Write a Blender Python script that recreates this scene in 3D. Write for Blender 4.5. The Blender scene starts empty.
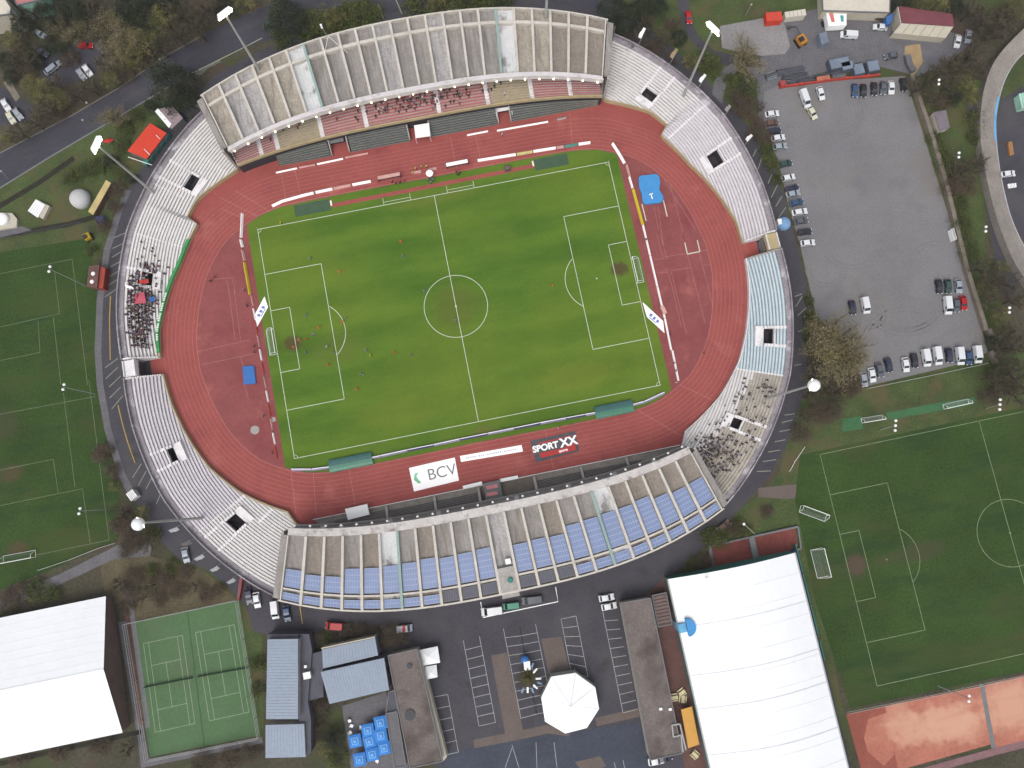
import bpy, bmesh, math, random
from mathutils import Vector, Matrix, Euler
random.seed(11)
R = math.radians
scene = bpy.context.scene
COL = scene.collection

# ------------------------------------------------------------------ camera
CAM = Vector((5.87927, -53.22676, 207.49036))
CROT = Euler((0.1360445, 0.00053, -0.198764), 'XYZ')
FPX = 737.553
MC = CROT.to_matrix()
cd = bpy.data.cameras.new('camera'); cam = bpy.data.objects.new('camera', cd); COL.objects.link(cam)
cam.location = CAM; cam.rotation_euler = CROT
cd.sensor_fit = 'HORIZONTAL'; cd.sensor_width = 36; cd.lens = FPX*36/1024
cd.clip_start = 1; cd.clip_end = 4000
scene.camera = cam

def P(x, y, z=0.0):
    """ground position (metres, pitch centre = origin) of a survey point read off the photo at height z"""
    d = MC @ Vector(((x-512)/FPX, -(y-384)/FPX, -1.0))
    t = (z-CAM.z)/d.z
    return CAM + d*t

# ------------------------------------------------------------------ materials
K = 1.6
EXPO = 0.55
def lin(c):
    out = []
    for v in c:
        v /= 255.0
        out.append(v/12.92 if v <= .04045 else ((v+.055)/1.055)**2.4)
    return out
def base(c, k=K): return [min(.85, v/k) for v in lin(c)]
MATS = {}
def mat(name, rgb, rough=.85, var=.14, scale=.35, rgb2=None, scale2=None, spec=.3, bump=0., metal=0., fine=.08, k=K):
    if name in MATS: return MATS[name]
    m = bpy.data.materials.new(name); m.use_nodes = True; MATS[name] = m
    nt = m.node_tree; N = nt.nodes; L = nt.links
    b = N['Principled BSDF']; b.inputs['Roughness'].default_value = rough
    b.inputs['Specular IOR Level'].default_value = spec; b.inputs['Metallic'].default_value = metal
    c = base(rgb, k); c2 = base(rgb2, k) if rgb2 else [min(.9, v*(1+var)) for v in c]
    c1 = c if rgb2 else [v*(1-var) for v in c]
    geo = N.new('ShaderNodeNewGeometry')
    n1 = N.new('ShaderNodeTexNoise'); n1.inputs['Scale'].default_value = scale; n1.inputs['Detail'].default_value = 5
    n1.inputs['Roughness'].default_value = .62
    L.new(geo.outputs['Position'], n1.inputs['Vector'])
    rp = N.new('ShaderNodeValToRGB'); rp.color_ramp.elements[0].position = .34; rp.color_ramp.elements[1].position = .66
    rp.color_ramp.elements[0].color = (*c1, 1); rp.color_ramp.elements[1].color = (*c2, 1)
    L.new(n1.outputs['Fac'], rp.inputs['Fac'])
    n2 = N.new('ShaderNodeTexNoise'); n2.inputs['Scale'].default_value = scale2 or scale*9; n2.inputs['Detail'].default_value = 3
    L.new(geo.outputs['Position'], n2.inputs['Vector'])
    mr = N.new('ShaderNodeMapRange'); mr.inputs[1].default_value = .25; mr.inputs[2].default_value = .75
    mr.inputs[3].default_value = 1-fine*2; mr.inputs[4].default_value = 1+fine*2
    L.new(n2.outputs['Fac'], mr.inputs[0])
    mx = N.new('ShaderNodeVectorMath'); mx.operation = 'SCALE'
    L.new(rp.outputs['Color'], mx.inputs[0]); L.new(mr.outputs[0], mx.inputs['Scale'])
    L.new(mx.outputs[0], b.inputs['Base Color'])
    if bump:
        bp = N.new('ShaderNodeBump'); bp.inputs['Strength'].default_value = bump
        L.new(n2.outputs['Fac'], bp.inputs['Height']); L.new(bp.outputs['Normal'], b.inputs['Normal'])
    return m
def add_patch(m, rgb, scale, lo, hi, seedv=0, stretch=(1, 1, 1), amount=1.0):
    """worn / stained patches of another colour with a shape of their own"""
    nt = m.node_tree; N = nt.nodes; L = nt.links; b = N['Principled BSDF']
    old = b.inputs['Base Color'].links[0].from_socket
    geo = N.new('ShaderNodeNewGeometry'); mp = N.new('ShaderNodeMapping')
    mp.inputs['Location'].default_value = (seedv, seedv*1.7, 0); mp.inputs['Scale'].default_value = stretch
    L.new(geo.outputs['Position'], mp.inputs['Vector'])
    n = N.new('ShaderNodeTexNoise'); n.inputs['Scale'].default_value = scale; n.inputs['Detail'].default_value = 6
    n.inputs['Roughness'].default_value = .65
    L.new(mp.outputs[0], n.inputs['Vector'])
    mr = N.new('ShaderNodeMapRange'); mr.inputs[1].default_value = lo; mr.inputs[2].default_value = hi; mr.inputs[4].default_value = amount
    L.new(n.outputs['Fac'], mr.inputs[0])
    mix = N.new('ShaderNodeMix'); mix.data_type = 'RGBA'
    L.new(mr.outputs[0], mix.inputs[0]); L.new(old, mix.inputs[6]); mix.inputs[7].default_value = (*base(rgb), 1)
    L.new(mix.outputs[2], b.inputs['Base Color'])
    return m
def add_spot(m, rgb, c, r, amount=.8, rough=.5):
    """a worn spot with a ragged soft edge at a place on the ground"""
    nt = m.node_tree; N = nt.nodes; L = nt.links; b = N['Principled BSDF']
    old = b.inputs['Base Color'].links[0].from_socket
    geo = N.new('ShaderNodeNewGeometry'); su = N.new('ShaderNodeVectorMath'); su.operation = 'SUBTRACT'; su.inputs[1].default_value = (c[0], c[1], 0)
    L.new(geo.outputs['Position'], su.inputs[0])
    mu = N.new('ShaderNodeVectorMath'); mu.operation = 'MULTIPLY'; mu.inputs[1].default_value = (1/r[0], 1/r[1], 0); L.new(su.outputs[0], mu.inputs[0])
    le = N.new('ShaderNodeVectorMath'); le.operation = 'LENGTH'; L.new(mu.outputs[0], le.inputs[0])
    n = N.new('ShaderNodeTexNoise'); n.inputs['Scale'].default_value = 2.2/min(r); n.inputs['Detail'].default_value = 5; L.new(geo.outputs['Position'], n.inputs['Vector'])
    ma = N.new('ShaderNodeMath'); ma.operation = 'MULTIPLY_ADD'; ma.inputs[1].default_value = rough*2; L.new(n.outputs['Fac'], ma.inputs[0]); L.new(le.outputs['Value'], ma.inputs[2])
    mr = N.new('ShaderNodeMapRange'); mr.interpolation_type = 'SMOOTHSTEP'; mr.inputs[1].default_value = .45+rough; mr.inputs[2].default_value = 1.15+rough; mr.inputs[3].default_value = amount; mr.inputs[4].default_value = 0
    L.new(ma.outputs[0], mr.inputs[0])
    mix = N.new('ShaderNodeMix'); mix.data_type = 'RGBA'; L.new(mr.outputs[0], mix.inputs[0]); L.new(old, mix.inputs[6]); mix.inputs[7].default_value = (*base(rgb), 1)
    L.new(mix.outputs[2], b.inputs['Base Color'])
def emis(name, rgb, s):
    m = bpy.data.materials.new(name); m.use_nodes = True; MATS[name] = m
    b = m.node_tree.nodes['Principled BSDF']
    b.inputs['Base Color'].default_value = (.8, .8, .8, 1)
    b.inputs['Emission Color'].default_value = (*lin(rgb), 1); b.inputs['Emission Strength'].default_value = s
    return m

M_ground = mat('rough_ground', (66, 64, 46), var=.3, scale=.07, rgb2=(86, 80, 64), scale2=1.2, fine=.2)
add_patch(M_ground, (72, 84, 42), .045, .5, .62, 5)
add_patch(M_ground, (84, 66, 58), .06, .55, .68, 31)
M_lawn = mat('lawn', (74, 88, 46), var=.25, scale=.12, scale2=1.6, fine=.16)
add_patch(M_lawn, (98, 88, 58), .09, .5, .68, 12)
M_asph = mat('asphalt', (74, 72, 79), var=.13, scale=.08, scale2=1.3, fine=.08, rough=.8)
add_patch(M_asph, (86, 83, 86), .05, .52, .66, 3)
add_patch(M_asph, (64, 60, 62), .13, .56, .7, 45)
M_road = mat('road_asphalt', (70, 69, 78), var=.12, scale=.09, scale2=1.3, fine=.08)
add_patch(M_road, (84, 82, 86), .05, .55, .7, 9, (1, 3, 1))
M_gravel = mat('gravel', (131, 129, 131), var=.09, scale=.06, scale2=2.2, fine=.1)
add_patch(M_gravel, (134, 127, 120), .035, .52, .7, 4)
add_patch(M_gravel, (120, 118, 120), .1, .55, .75, 19)
M_pale = mat('pale_paving', (150, 146, 146), var=.12, scale=.12, scale2=1.5, fine=.09)
M_path = mat('path_grey', (112, 110, 114), var=.12, scale=.2, fine=.1)
M_brownpave = mat('brown_paving', (112, 100, 94), var=.1, scale=.2, fine=.08)
M_track = mat('running_track', (160, 81, 76), var=.07, scale=.08, rgb2=(172, 90, 84), scale2=1.4, fine=.05, rough=.9)
add_patch(M_track, (190, 112, 102), .07, .58, .74, 6)
add_patch(M_track, (146, 70, 72), .1, .56, .72, 16)
M_dzone = mat('track_infield', (150, 82, 81), var=.1, scale=.12, scale2=1.2, fine=.06, rough=.9)
add_patch(M_dzone, (140, 70, 72), .09, .5, .66, 8)
add_patch(M_dzone, (182, 108, 98), .08, .58, .72, 22)
def pitch_mat():
    m = bpy.data.materials.new('pitch_turf'); m.use_nodes = True; MATS['pitch_turf'] = m
    nt = m.node_tree; N = nt.nodes; L = nt.links; b = N['Principled BSDF']; b.inputs['Roughness'].default_value = .95
    b.inputs['Specular IOR Level'].default_value = .1
    geo = N.new('ShaderNodeNewGeometry')
    def noise(sc, st, det=5, loc=(0, 0, 0)):
        mp = N.new('ShaderNodeMapping'); mp.inputs['Scale'].default_value = st; mp.inputs['Location'].default_value = loc
        L.new(geo.outputs['Position'], mp.inputs['Vector'])
        n = N.new('ShaderNodeTexNoise'); n.inputs['Scale'].default_value = sc; n.inputs['Detail'].default_value = det
        n.inputs['Roughness'].default_value = .6
        L.new(mp.outputs[0], n.inputs['Vector']); return n.outputs['Fac']
    a = noise(.09, (.35, 1.6, 1)); c = noise(.022, (1, 1, 1), 4, (7.3, 2.1, 0)); f = noise(2.2, (1, 1, 1), 3)
    # mowing bands along the pitch
    sx = N.new('ShaderNodeSeparateXYZ'); L.new(geo.outputs['Position'], sx.inputs[0])
    w = N.new('ShaderNodeMath'); w.operation = 'MULTIPLY'; w.inputs[1].default_value = 2*math.pi/11.4
    L.new(sx.outputs['Y'], w.inputs[0])
    s = N.new('ShaderNodeMath'); s.operation = 'SINE'; L.new(w.outputs[0], s.inputs[0])
    ad = N.new('ShaderNodeMath'); ad.operation = 'MULTIPLY_ADD'; ad.inputs[1].default_value = .085; L.new(s.outputs[0], ad.inputs[0]); L.new(a, ad.inputs[2])
    r1 = N.new('ShaderNodeValToRGB'); e = r1.color_ramp.elements
    e[0].position = .34; e[0].color = (*base((77, 112, 39)), 1); e[1].position = .66; e[1].color = (*base((99, 130, 47)), 1)
    L.new(ad.outputs[0], r1.inputs[0])
    mr = N.new('ShaderNodeMapRange'); mr.inputs[1].default_value = .4; mr.inputs[2].default_value = .66; mr.inputs[4].default_value = .55
    L.new(c, mr.inputs[0])
    mx = N.new('ShaderNodeMix'); mx.data_type = 'RGBA'; L.new(mr.outputs[0], mx.inputs[0]); L.new(r1.outputs[0], mx.inputs[6])
    mx.inputs[7].default_value = (*base((120, 137, 50)), 1)
    m2 = N.new('ShaderNodeMapRange'); m2.inputs[1].default_value = .25; m2.inputs[2].default_value = .75; m2.inputs[3].default_value = .86; m2.inputs[4].default_value = 1.14
    L.new(f, m2.inputs[0])
    sc = N.new('ShaderNodeVectorMath'); sc.operation = 'SCALE'; L.new(mx.outputs[2], sc.inputs[0]); L.new(m2.outputs[0], sc.inputs['Scale'])
    L.new(sc.outputs[0], b.inputs['Base Color'])
    return m
M_pitch = pitch_mat()
M_train = mat('training_turf', (61, 83, 41), var=.16, scale=.06, scale2=1.5, fine=.13, rough=.95, spec=.1)
add_patch(M_train, (76, 84, 50), .05, .53, .68, 14, (.6, 1.6, 1))
add_patch(M_train, (52, 74, 42), .09, .52, .66, 24, (.5, 2, 1))
M_mud = mat('worn_turf', (92, 82, 56), var=.2, scale=.5, fine=.15)
M_astro = mat('green_court', (87, 118, 79), var=.08, scale=.1, scale2=1.4, fine=.06)
add_patch(M_astro, (96, 112, 82), .06, .52, .7, 2)
M_astro2 = mat('green_mat', (66, 112, 72), var=.1, scale=.2, fine=.08)
M_pad = mat('dark_green_pad', (72, 98, 74), var=.1, scale=.3, fine=.08)
M_clay = mat('clay_court', (188, 118, 98), var=.1, scale=.12, scale2=1.2, fine=.08)
for px, rx, ry, am in (((948, 722), 10, 5.5, .95), ((915, 728), 8, 5, .7), ((900, 724), 5, 7, .6), ((1008, 706), 8, 8, .95), ((965, 726), 6, 5, .6)):
    q = P(*px); add_spot(M_clay, (224, 174, 146), (q.x, q.y), (rx, ry), am*.85, .7)
add_patch(M_clay, (206, 140, 116), .1, .5, .7, 7, (.5, 2, 1), .6)
M_clayd = mat('clay_dark', (158, 88, 74), var=.1, scale=.2, fine=.08)
M_claypit = mat('red_gravel', (138, 74, 66), var=.2, scale=.25, fine=.15)
M_white = mat('white_paint', (240, 240, 238), k=1.15, var=.03, scale=.5, fine=.03, rough=.6)
M_line = mat('line_white', (216, 222, 204), var=.06, scale=.6, fine=.06)
M_linef = mat('line_faded', (158, 164, 146), var=.12, scale=.5, fine=.1)
M_lanel = mat('lane_line', (190, 126, 120), var=.1, scale=.4, fine=.06)
M_ylw = mat('yellow_line', (190, 160, 80), var=.1, scale=.5, fine=.08)
M_membrane = mat('white_membrane', (248, 250, 252), k=1.42, var=.02, scale=.06, fine=.01, rough=.45)
M_conc = mat('concrete', (178, 172, 166), var=.12, scale=.3, fine=.1, bump=.1)
M_concw = mat('white_concrete', (230, 226, 226), k=1.35, var=.07, scale=.35, fine=.07)
add_patch(M_concw, (186, 180, 176), .3, .55, .75, 4)
M_roofc = mat('roof_shell', (160, 154, 149), var=.1, scale=.22, scale2=1.4, fine=.07)
add_patch(M_roofc, (126, 117, 108), .5, .5, .72, 13, (1.6, .16, 1))
add_patch(M_roofc, (186, 183, 180), .42, .55, .75, 51, (1.5, .14, 1))
add_patch(M_roofc, (170, 162, 150), .05, .54, .68, 80, (1, 1, 1), .5)
M_rooft = mat('roof_shell_tan', (178, 169, 155), var=.1, scale=.3, scale2=1.4, fine=.1)
add_patch(M_rooft, (140, 130, 120), .5, .5, .7, 23, (1.6, .2, 1))
M_roofp = mat('roof_shell_pale', (184, 180, 178), var=.1, scale=.3, scale2=1.4, fine=.1)
add_patch(M_roofp, (142, 136, 132), .5, .5, .7, 41, (1.6, .16, 1))
M_roofb = mat('roof_shell_brown', (150, 140, 130), var=.1, scale=.3, scale2=1.4, fine=.1)
add_patch(M_roofb, (176, 164, 150), .6, .56, .76, 43, (1.6, .2, 1))
M_rib = mat('rib_concrete', (216, 209, 198), var=.1, scale=.4, fine=.09)
M_stain = mat('washed_roof', (226, 226, 226), var=.06, scale=.3, fine=.06)
add_patch(M_stain, (150, 146, 144), .28, .54, .66, 7, (1, .6, 1))
M_teal = mat('teal_joint', (160, 182, 174), var=.06, scale=.5, fine=.05)
M_fascia = mat('roof_fascia', (230, 224, 224), var=.06, scale=.4, fine=.06)
add_patch(M_fascia, (186, 178, 172), .3, .55, .72, 33)
M_fascia2 = mat('roof_fascia_aged', (212, 206, 202), var=.1, scale=.4, fine=.08)
add_patch(M_fascia2, (150, 142, 136), .35, .5, .7, 3)
M_solar = mat('solar_blue', (128, 147, 190), var=.05, scale=.4, fine=.04, rough=.3, spec=.5)
M_solard = mat('solar_dark', (94, 94, 108), var=.08, scale=.4, fine=.05, rough=.4)
M_solarf = mat('solar_frame', (176, 186, 212), var=.03, scale=.5, fine=.03)
M_bench = mat('bench_white', (224, 221, 218), k=1.45, var=.07, scale=.4, fine=.08)
M_benchp = mat('bench_mauve', (216, 209, 216), k=1.45, var=.07, scale=.4, fine=.08)
M_benchb = mat('bench_blue', (202, 218, 224), k=1.45, var=.07, scale=.4, fine=.07)
M_benchc = mat('bench_bare', (186, 178, 165), var=.16, scale=.4, fine=.12)
M_foot = mat('footway', (214, 208, 206), var=.14, scale=.5, fine=.1)
M_footb = mat('footway_blue', (158, 178, 188), var=.1, scale=.5, fine=.08)
M_riser = mat('riser', (206, 201, 201), var=.14, scale=.5, fine=.1)
M_rim = mat('rim_concrete', (158, 150, 156), var=.18, scale=.25, fine=.14)
add_patch(M_rim, (206, 202, 206), .22, .54, .64, 21)
M_wall = mat('outer_wall', (120, 114, 112), var=.15, scale=.3, fine=.1)
M_dark = mat('recess_shade', (66, 61, 66), var=.1, scale=1, fine=.05)  # shade of openings and recesses put into the colour
M_parapet = mat('parapet_tan', (196, 178, 138), var=.1, scale=.4, fine=.08)
M_seatr = mat('seat_red', (184, 112, 112), var=.1, scale=1, fine=.12)
M_seatt = mat('seat_tan', (186, 168, 132), var=.1, scale=1, fine=.1)
M_seatd = mat('seat_slate', (84, 92, 98), var=.1, scale=.8, fine=.1)
M_seatdd = mat('seat_black', (98, 94, 98), var=.15, scale=.8, fine=.12)
M_floor = mat('stand_floor', (158, 150, 140), var=.15, scale=.3, fine=.1)
M_steel = mat('galvanised', (182, 182, 178), var=.05, scale=1, fine=.03, rough=.5)
M_head = mat('lamp_housing', (240, 240, 238), k=1.25, var=.02, scale=1, fine=.02, rough=.5)
M_lamp = emis('lamp_lit', (255, 250, 226), 9.0)
M_bulb = emis('bulb_lit', (255, 246, 190), 3.0)
M_glass = mat('glass', (46, 52, 60), var=.05, scale=2, fine=.02, rough=.12, spec=.6)
M_tyre = mat('tyre', (34, 34, 36), var=.05, scale=3, fine=.04)
M_bark = mat('bark', (82, 74, 66), var=.2, scale=1.5, fine=.12)
M_net = mat('net', (190, 200, 190), var=.05, scale=1, fine=.05)
M_blueroof = mat('zinc_blue_roof', (134, 150, 170), var=.05, scale=.15, scale2=1.2, fine=.04, rough=.45, spec=.5)
M_greyroof = mat('grey_flat_roof', (96, 96, 106), var=.1, scale=.3, fine=.08)
M_dirty = mat('gravel_flat_roof', (122, 112, 108), var=.12, scale=.18, scale2=1.8, fine=.1)
add_patch(M_dirty, (88, 78, 72), .09, .52, .68, 61)
M_brick = mat('red_brick', (112, 80, 74), var=.15, scale=.4, fine=.12)
M_cream = mat('cream_render', (204, 196, 178), var=.06, scale=.3, fine=.05)
M_paleroof = mat('pale_roof', (222, 214, 198), var=.05, scale=.2, fine=.04)
M_redroof = mat('red_roof', (128, 72, 80), var=.1, scale=.25, fine=.1)
M_orange = mat('orange_tarp', (226, 74, 52), var=.06, scale=.5, fine=.05)
M_red = mat('red_paint', (196, 52, 48), var=.06, scale=.8, fine=.04, rough=.5)
M_blue = mat('blue_paint', (58, 118, 190), var=.07, scale=.6, fine=.05, rough=.6)
M_sky = mat('sky_blue_mat', (76, 156, 220), var=.06, scale=.4, fine=.05, rough=.7)
M_navy = mat('navy', (52, 58, 108), var=.08, scale=.5, fine=.05)
M_tealfab = mat('teal_fabric', (66, 134, 122), var=.08, scale=.5, fine=.06)
M_green = mat('green_paint', (70, 160, 92), var=.08, scale=.6, fine=.05)
M_yellow = mat('yellow_paint', (236, 214, 50), var=.05, scale=.6, fine=.04)
M_amber = mat('amber_canvas', (236, 178, 92), var=.04, scale=.5, fine=.04)
M_timber = mat('timber', (176, 150, 112), var=.12, scale=.5, fine=.08)
M_grey = mat('mid_grey', (128, 128, 130), var=.08, scale=.6, fine=.06)
M_dgrey = mat('charcoal', (84, 86, 90), var=.06, scale=.6, fine=.05)
M_stonewall = mat('stone_wall', (134, 124, 112), var=.14, scale=.6, fine=.12)

# ------------------------------------------------------------------ mesh builder
class MB:
    def __init__(s): s.v = []; s.f = []; s.m = []
    def quad(s, pts, mi=0):
        i = len(s.v); s.v += [tuple(p) for p in pts]; s.f.append(tuple(range(i, i+len(pts)))); s.m.append(mi)
    def box(s, c, size, rz=0., mi=0, ax=None):
        cx, cy, cz = c; hx, hy, hz = size[0]/2, size[1]/2, size[2]/2
        ca, sa = math.cos(rz), math.sin(rz)
        i = len(s.v)
        for dz in (-hz, hz):
            for dx, dy in ((-hx, -hy), (hx, -hy), (hx, hy), (-hx, hy)):
                s.v.append((cx+dx*ca-dy*sa, cy+dx*sa+dy*ca, cz+dz))
        for f in ((3, 2, 1, 0), (4, 5, 6, 7), (0, 1, 5, 4), (1, 2, 6, 5), (2, 3, 7, 6), (3, 0, 4, 7)):
            s.f.append(tuple(i+k for k in f)); s.m.append(mi)
    def prism(s, poly, z0, z1, mi=0, ms=None, ztop=None):
        """poly: xy list (any winding). ztop: optional per-vertex top heights"""
        a = sum(poly[k][0]*poly[(k+1) % len(poly)][1]-poly[(k+1) % len(poly)][0]*poly[k][1] for k in range(len(poly)))
        if a < 0:
            poly = poly[::-1]; ztop = ztop[::-1] if ztop else None
        n = len(poly); i = len(s.v)
        s.v += [(p[0], p[1], z0) for p in poly]
        s.v += [(p[0], p[1], (ztop[k] if ztop else z1)) for k, p in enumerate(poly)]
        s.f.append(tuple(i+n+k for k in range(n))); s.m.append(mi)
        s.f.append(tuple(i+k for k in reversed(range(n)))); s.m.append(mi if ms is None else ms)
        for k in range(n):
            s.f.append((i+k, i+(k+1) % n, i+n+(k+1) % n, i+n+k)); s.m.append(mi if ms is None else ms)
    def tube(s, a, b, r0, r1=None, n=6, mi=0, cap=True):
        a = Vector(a); b = Vector(b); r1 = r0 if r1 is None else r1
        d = (b-a)
        if d.length < 1e-6: return
        q = d.to_track_quat('Z', 'Y').to_matrix(); i = len(s.v)
        for p, r in ((a, r0), (b, r1)):
            for k in range(n):
                t = 2*math.pi*k/n
                s.v.append(tuple(p + q @ Vector((r*math.cos(t), r*math.sin(t), 0))))
        for k in range(n):
            s.f.append((i+k, i+(k+1) % n, i+n+(k+1) % n, i+n+k)); s.m.append(mi)
        if cap:
            s.f.append(tuple(i+n+k for k in range(n))); s.m.append(mi)
            s.f.append(tuple(i+k for k in reversed(range(n)))); s.m.append(mi)
    def ribbon(s, pts, w, z, mi=0, closed=False):
        pts = [Vector((p[0], p[1])) for p in pts]; n = len(pts)
        nor = []
        for k in range(n):
            if closed: a, b = pts[k-1], pts[(k+1) % n]
            else: a, b = pts[max(0, k-1)], pts[min(n-1, k+1)]
            d = (b-a).normalized(); nor.append(Vector((-d.y, d.x)))
        i = len(s.v)
        for p, q in zip(pts, nor):
            s.v.append((p.x+q.x*w/2, p.y+q.y*w/2, z)); s.v.append((p.x-q.x*w/2, p.y-q.y*w/2, z))
        for k in range(n if closed else n-1):
            a = i+2*k; b = i+2*((k+1) % n)
            s.f.append((a+1, b+1, b, a)); s.m.append(mi)
    def dome(s, c, r, h, n=16, rings=6, mi=0):
        i = len(s.v)
        for j in range(rings):
            t = j/rings*math.pi/2
            for k in range(n):
                a = 2*math.pi*k/n
                s.v.append((c[0]+r*math.cos(t)*math.cos(a), c[1]+r*math.cos(t)*math.sin(a), c[2]+h*math.sin(t)))
        s.v.append((c[0], c[1], c[2]+h))
        for j in range(rings-1):
            for k in range(n):
                a = i+j*n+k; b = i+j*n+(k+1) % n
                s.f.append((a, b, b+n, a+n)); s.m.append(mi)
        for k in range(n):
            s.f.append((i+(rings-1)*n+k, i+(rings-1)*n+(k+1) % n, len(s.v)-1)); s.m.append(mi)
    def mesh(s, name, mats):
        me = bpy.data.meshes.new(name); me.from_pydata(s.v, [], s.f)
        for m in (mats if isinstance(mats, (list, tuple)) else [mats]): me.materials.append(m)
        me.polygons.foreach_set('material_index', s.m); me.update(); return me
    def build(s, name, mats, parent=None, smooth=False):
        me = s.mesh(name, mats)
        if smooth:
            for p in me.polygons: p.use_smooth = True
        return link(name, me, parent)
def link(name, data, parent=None):
    o = bpy.data.objects.new(name, data); COL.objects.link(o)
    if parent is not None:
        o.parent = parent
    return o
def tag(o, label=None, cat=None, group=None, kind=None):
    if label: o['label'] = label
    if cat: o['category'] = cat
    if group: o['group'] = group
    if kind: o['kind'] = kind
    return o
def thing(name, label, cat, group=None, loc=(0, 0, 0), rz=0.):
    o = bpy.data.objects.new(name, None); COL.objects.link(o); o.location = loc; o.rotation_euler = (0, 0, rz)
    o.empty_display_size = .5
    return tag(o, label, cat, group)
class TB:
    """a thing whose parts are written in world coordinates and stored relative to its base"""
    def __init__(s, name, label, cat, at, group=None):
        s.o = thing(name, label, cat, group, loc=(at[0], at[1], at[2] if len(at) > 2 else 0.))
        s.loc = Vector(s.o.location)
    def part(s, name, mb, mats, parent=None, label=None, smooth=False):
        mb.v = [(v[0]-s.loc.x, v[1]-s.loc.y, v[2]-s.loc.z) for v in mb.v]
        o = mb.build(name, mats, parent or s.o, smooth)
        if label: o['label'] = label
        return o
def copy_thing(root, loc, rz=0., label=None, group=None, scale=None):
    r = root.copy(); COL.objects.link(r); r.location = loc; r.rotation_euler = (0, 0, rz)
    if scale: r.scale = scale
    if label: r['label'] = label
    if group: r['group'] = group
    for ch in KIDS[root.name]:
        c = ch.copy(); COL.objects.link(c); c.parent = r
        for g in KIDS.get(ch.name, []):
            d = g.copy(); COL.objects.link(d); d.parent = c
    return r
KIDS = {}
def remember(root):
    KIDS[root.name] = [c for c in COL.objects if c.parent == root]
    for c in KIDS[root.name]: KIDS[c.name] = [g for g in COL.objects if g.parent == c]
def sheet(name, pts, z, m, label=None):
    mb = MB(); ps = [P(x, y) for x, y in pts]
    a = sum(ps[k].x*ps[(k+1) % len(ps)].y-ps[(k+1) % len(ps)].x*ps[k].y for k in range(len(ps)))
    if a < 0: ps = ps[::-1]
    mb.quad([(p.x, p.y, z) for p in ps])
    return tag(mb.build(name, m), label, kind='structure')
def lines_px(name, segs, w, z, m):
    mb = MB()
    for sg in segs:
        mb.ribbon([P(x, y) for x, y in sg], w, z)
    return tag(mb.build(name, m), kind='structure')
def interp(tab, x):
    if x <= tab[0][0]: return tab[0][1]
    for (a, va), (b, vb) in zip(tab, tab[1:]):
        if x <= b: return va+(vb-va)*(x-a)/(b-a)
    return tab[-1][1]
def crm(pts, n=6, closed=True):
    out = []; L = len(pts)
    for i in range(L if closed else L-1):
        p = [Vector(pts[(i+k-1) % L] if closed else pts[min(max(i+k-1, 0), L-1)]) for k in range(4)]
        for j in range(n):
            t = j/n
            out.append(.5*((2*p[1])+(-p[0]+p[2])*t+(2*p[0]-5*p[1]+4*p[2]-p[3])*t*t+(-p[0]+3*p[1]-3*p[2]+p[3])*t**3))
    if not closed: out.append(Vector(pts[-1]))
    return out

# ------------------------------------------------------------------ ground, roads, yards
mb = MB(); mb.quad([(-900, -900, 0), (900, -900, 0), (900, 900, 0), (-900, 900, 0)]); tag(mb.build('ground', M_ground), kind='structure')
sheet('lawn', [(-30, 195), (60, 150), (150, 100), (190, 100), (110, 240), (95, 260), (-30, 300)], .012, M_lawn)
sheet('lawn', [(780, 470), (800, 400), (865, 385), (990, 355), (1060, 340), (1060, 430), (810, 470), (830, 640), (845, 720), (830, 720), (795, 560), (760, 500)], .012, M_lawn)
sheet('lawn', [(620, -6), (900, -30), (900, -6), (760, 22), (715, 30), (740, 62), (768, 112), (792, 212), (786, 214), (760, 150), (700, 82), (640, 36)], .013, M_lawn)
sheet('dry_grass', [(100, 560), (150, 556), (205, 572), (238, 600), (128, 622), (122, 606), (106, 598)], .011, mat('dry_grass', (98, 89, 66), var=.22, scale=.3, scale2=1.8, fine=.18))
sheet('lawn', [(905, 80), (985, 80), (985, 250), (1010, 330), (990, 350)], .012, M_lawn)
sheet('lawn', [(244, 606), (262, 636), (264, 742), (258, 742), (240, 602)], .014, M_lawn)
sheet('lawn', [(690, 560), (745, 505), (790, 480), (800, 530), (710, 548)], .014, M_lawn)
sheet('ring_road', [(128, 190), (118, 215), (108, 250), (100, 300), (98, 350), (101, 385), (110, 430), (124, 475), (140, 510), (165, 545), (180, 561), (203, 567), (225, 584), (246, 606), (254, 632), (300, 640), (322, 648), (388, 655), (402, 700), (446, 790), (700, 790), (655, 600), (668, 578), (700, 552), (743, 506), (763, 483), (771, 475), (779, 459), (791, 436), (797, 415), (802, 399), (807, 374), (807, 323), (806, 284), (794, 233), (788, 219), (786, 201), (776, 168), (761, 148), (751, 130), (738, 113), (722, 98), (700, 72), (640, 20), (500, -8), (300, 30), (215, 75), (165, 130)], .02, M_asph)
sheet('road', [(-60, 186), (0, 152), (71, 115), (122, 85), (162, 57), (216, 28), (260, 8), (330, -14), (620, -45), (622, 16), (500, 18), (370, 30), (310, 38), (260, 42), (225, 55), (188, 76), (150, 97), (100, 127), (0, 188), (-60, 222)], .016, M_road)
lines_px('road_kerb_line', [[(-40, 212), (0, 188), (50, 157), (101, 127), (150, 98), (170, 86)]], .45, .03, M_grey)
lines_px('road_kerb_line', [[(-40, 176), (0, 153), (71, 116), (122, 86), (162, 58), (200, 37)]], .35, .03, M_stonewall)
lines_px('road_marking', [[(186, 76), (205, 67), (225, 57), (245, 47), (262, 38)], [(378, 4), (384, 20)], [(396, 0), (402, 14)]], .3, .031, M_linef)
sheet('zebra_patch', [(195, 74), (199, 69), (210, 64), (220, 60), (221, 62), (207, 69), (199, 77)], .028, mat('worn_marking', (112, 112, 104), var=.3, scale=1.2, fine=.25))
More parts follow.
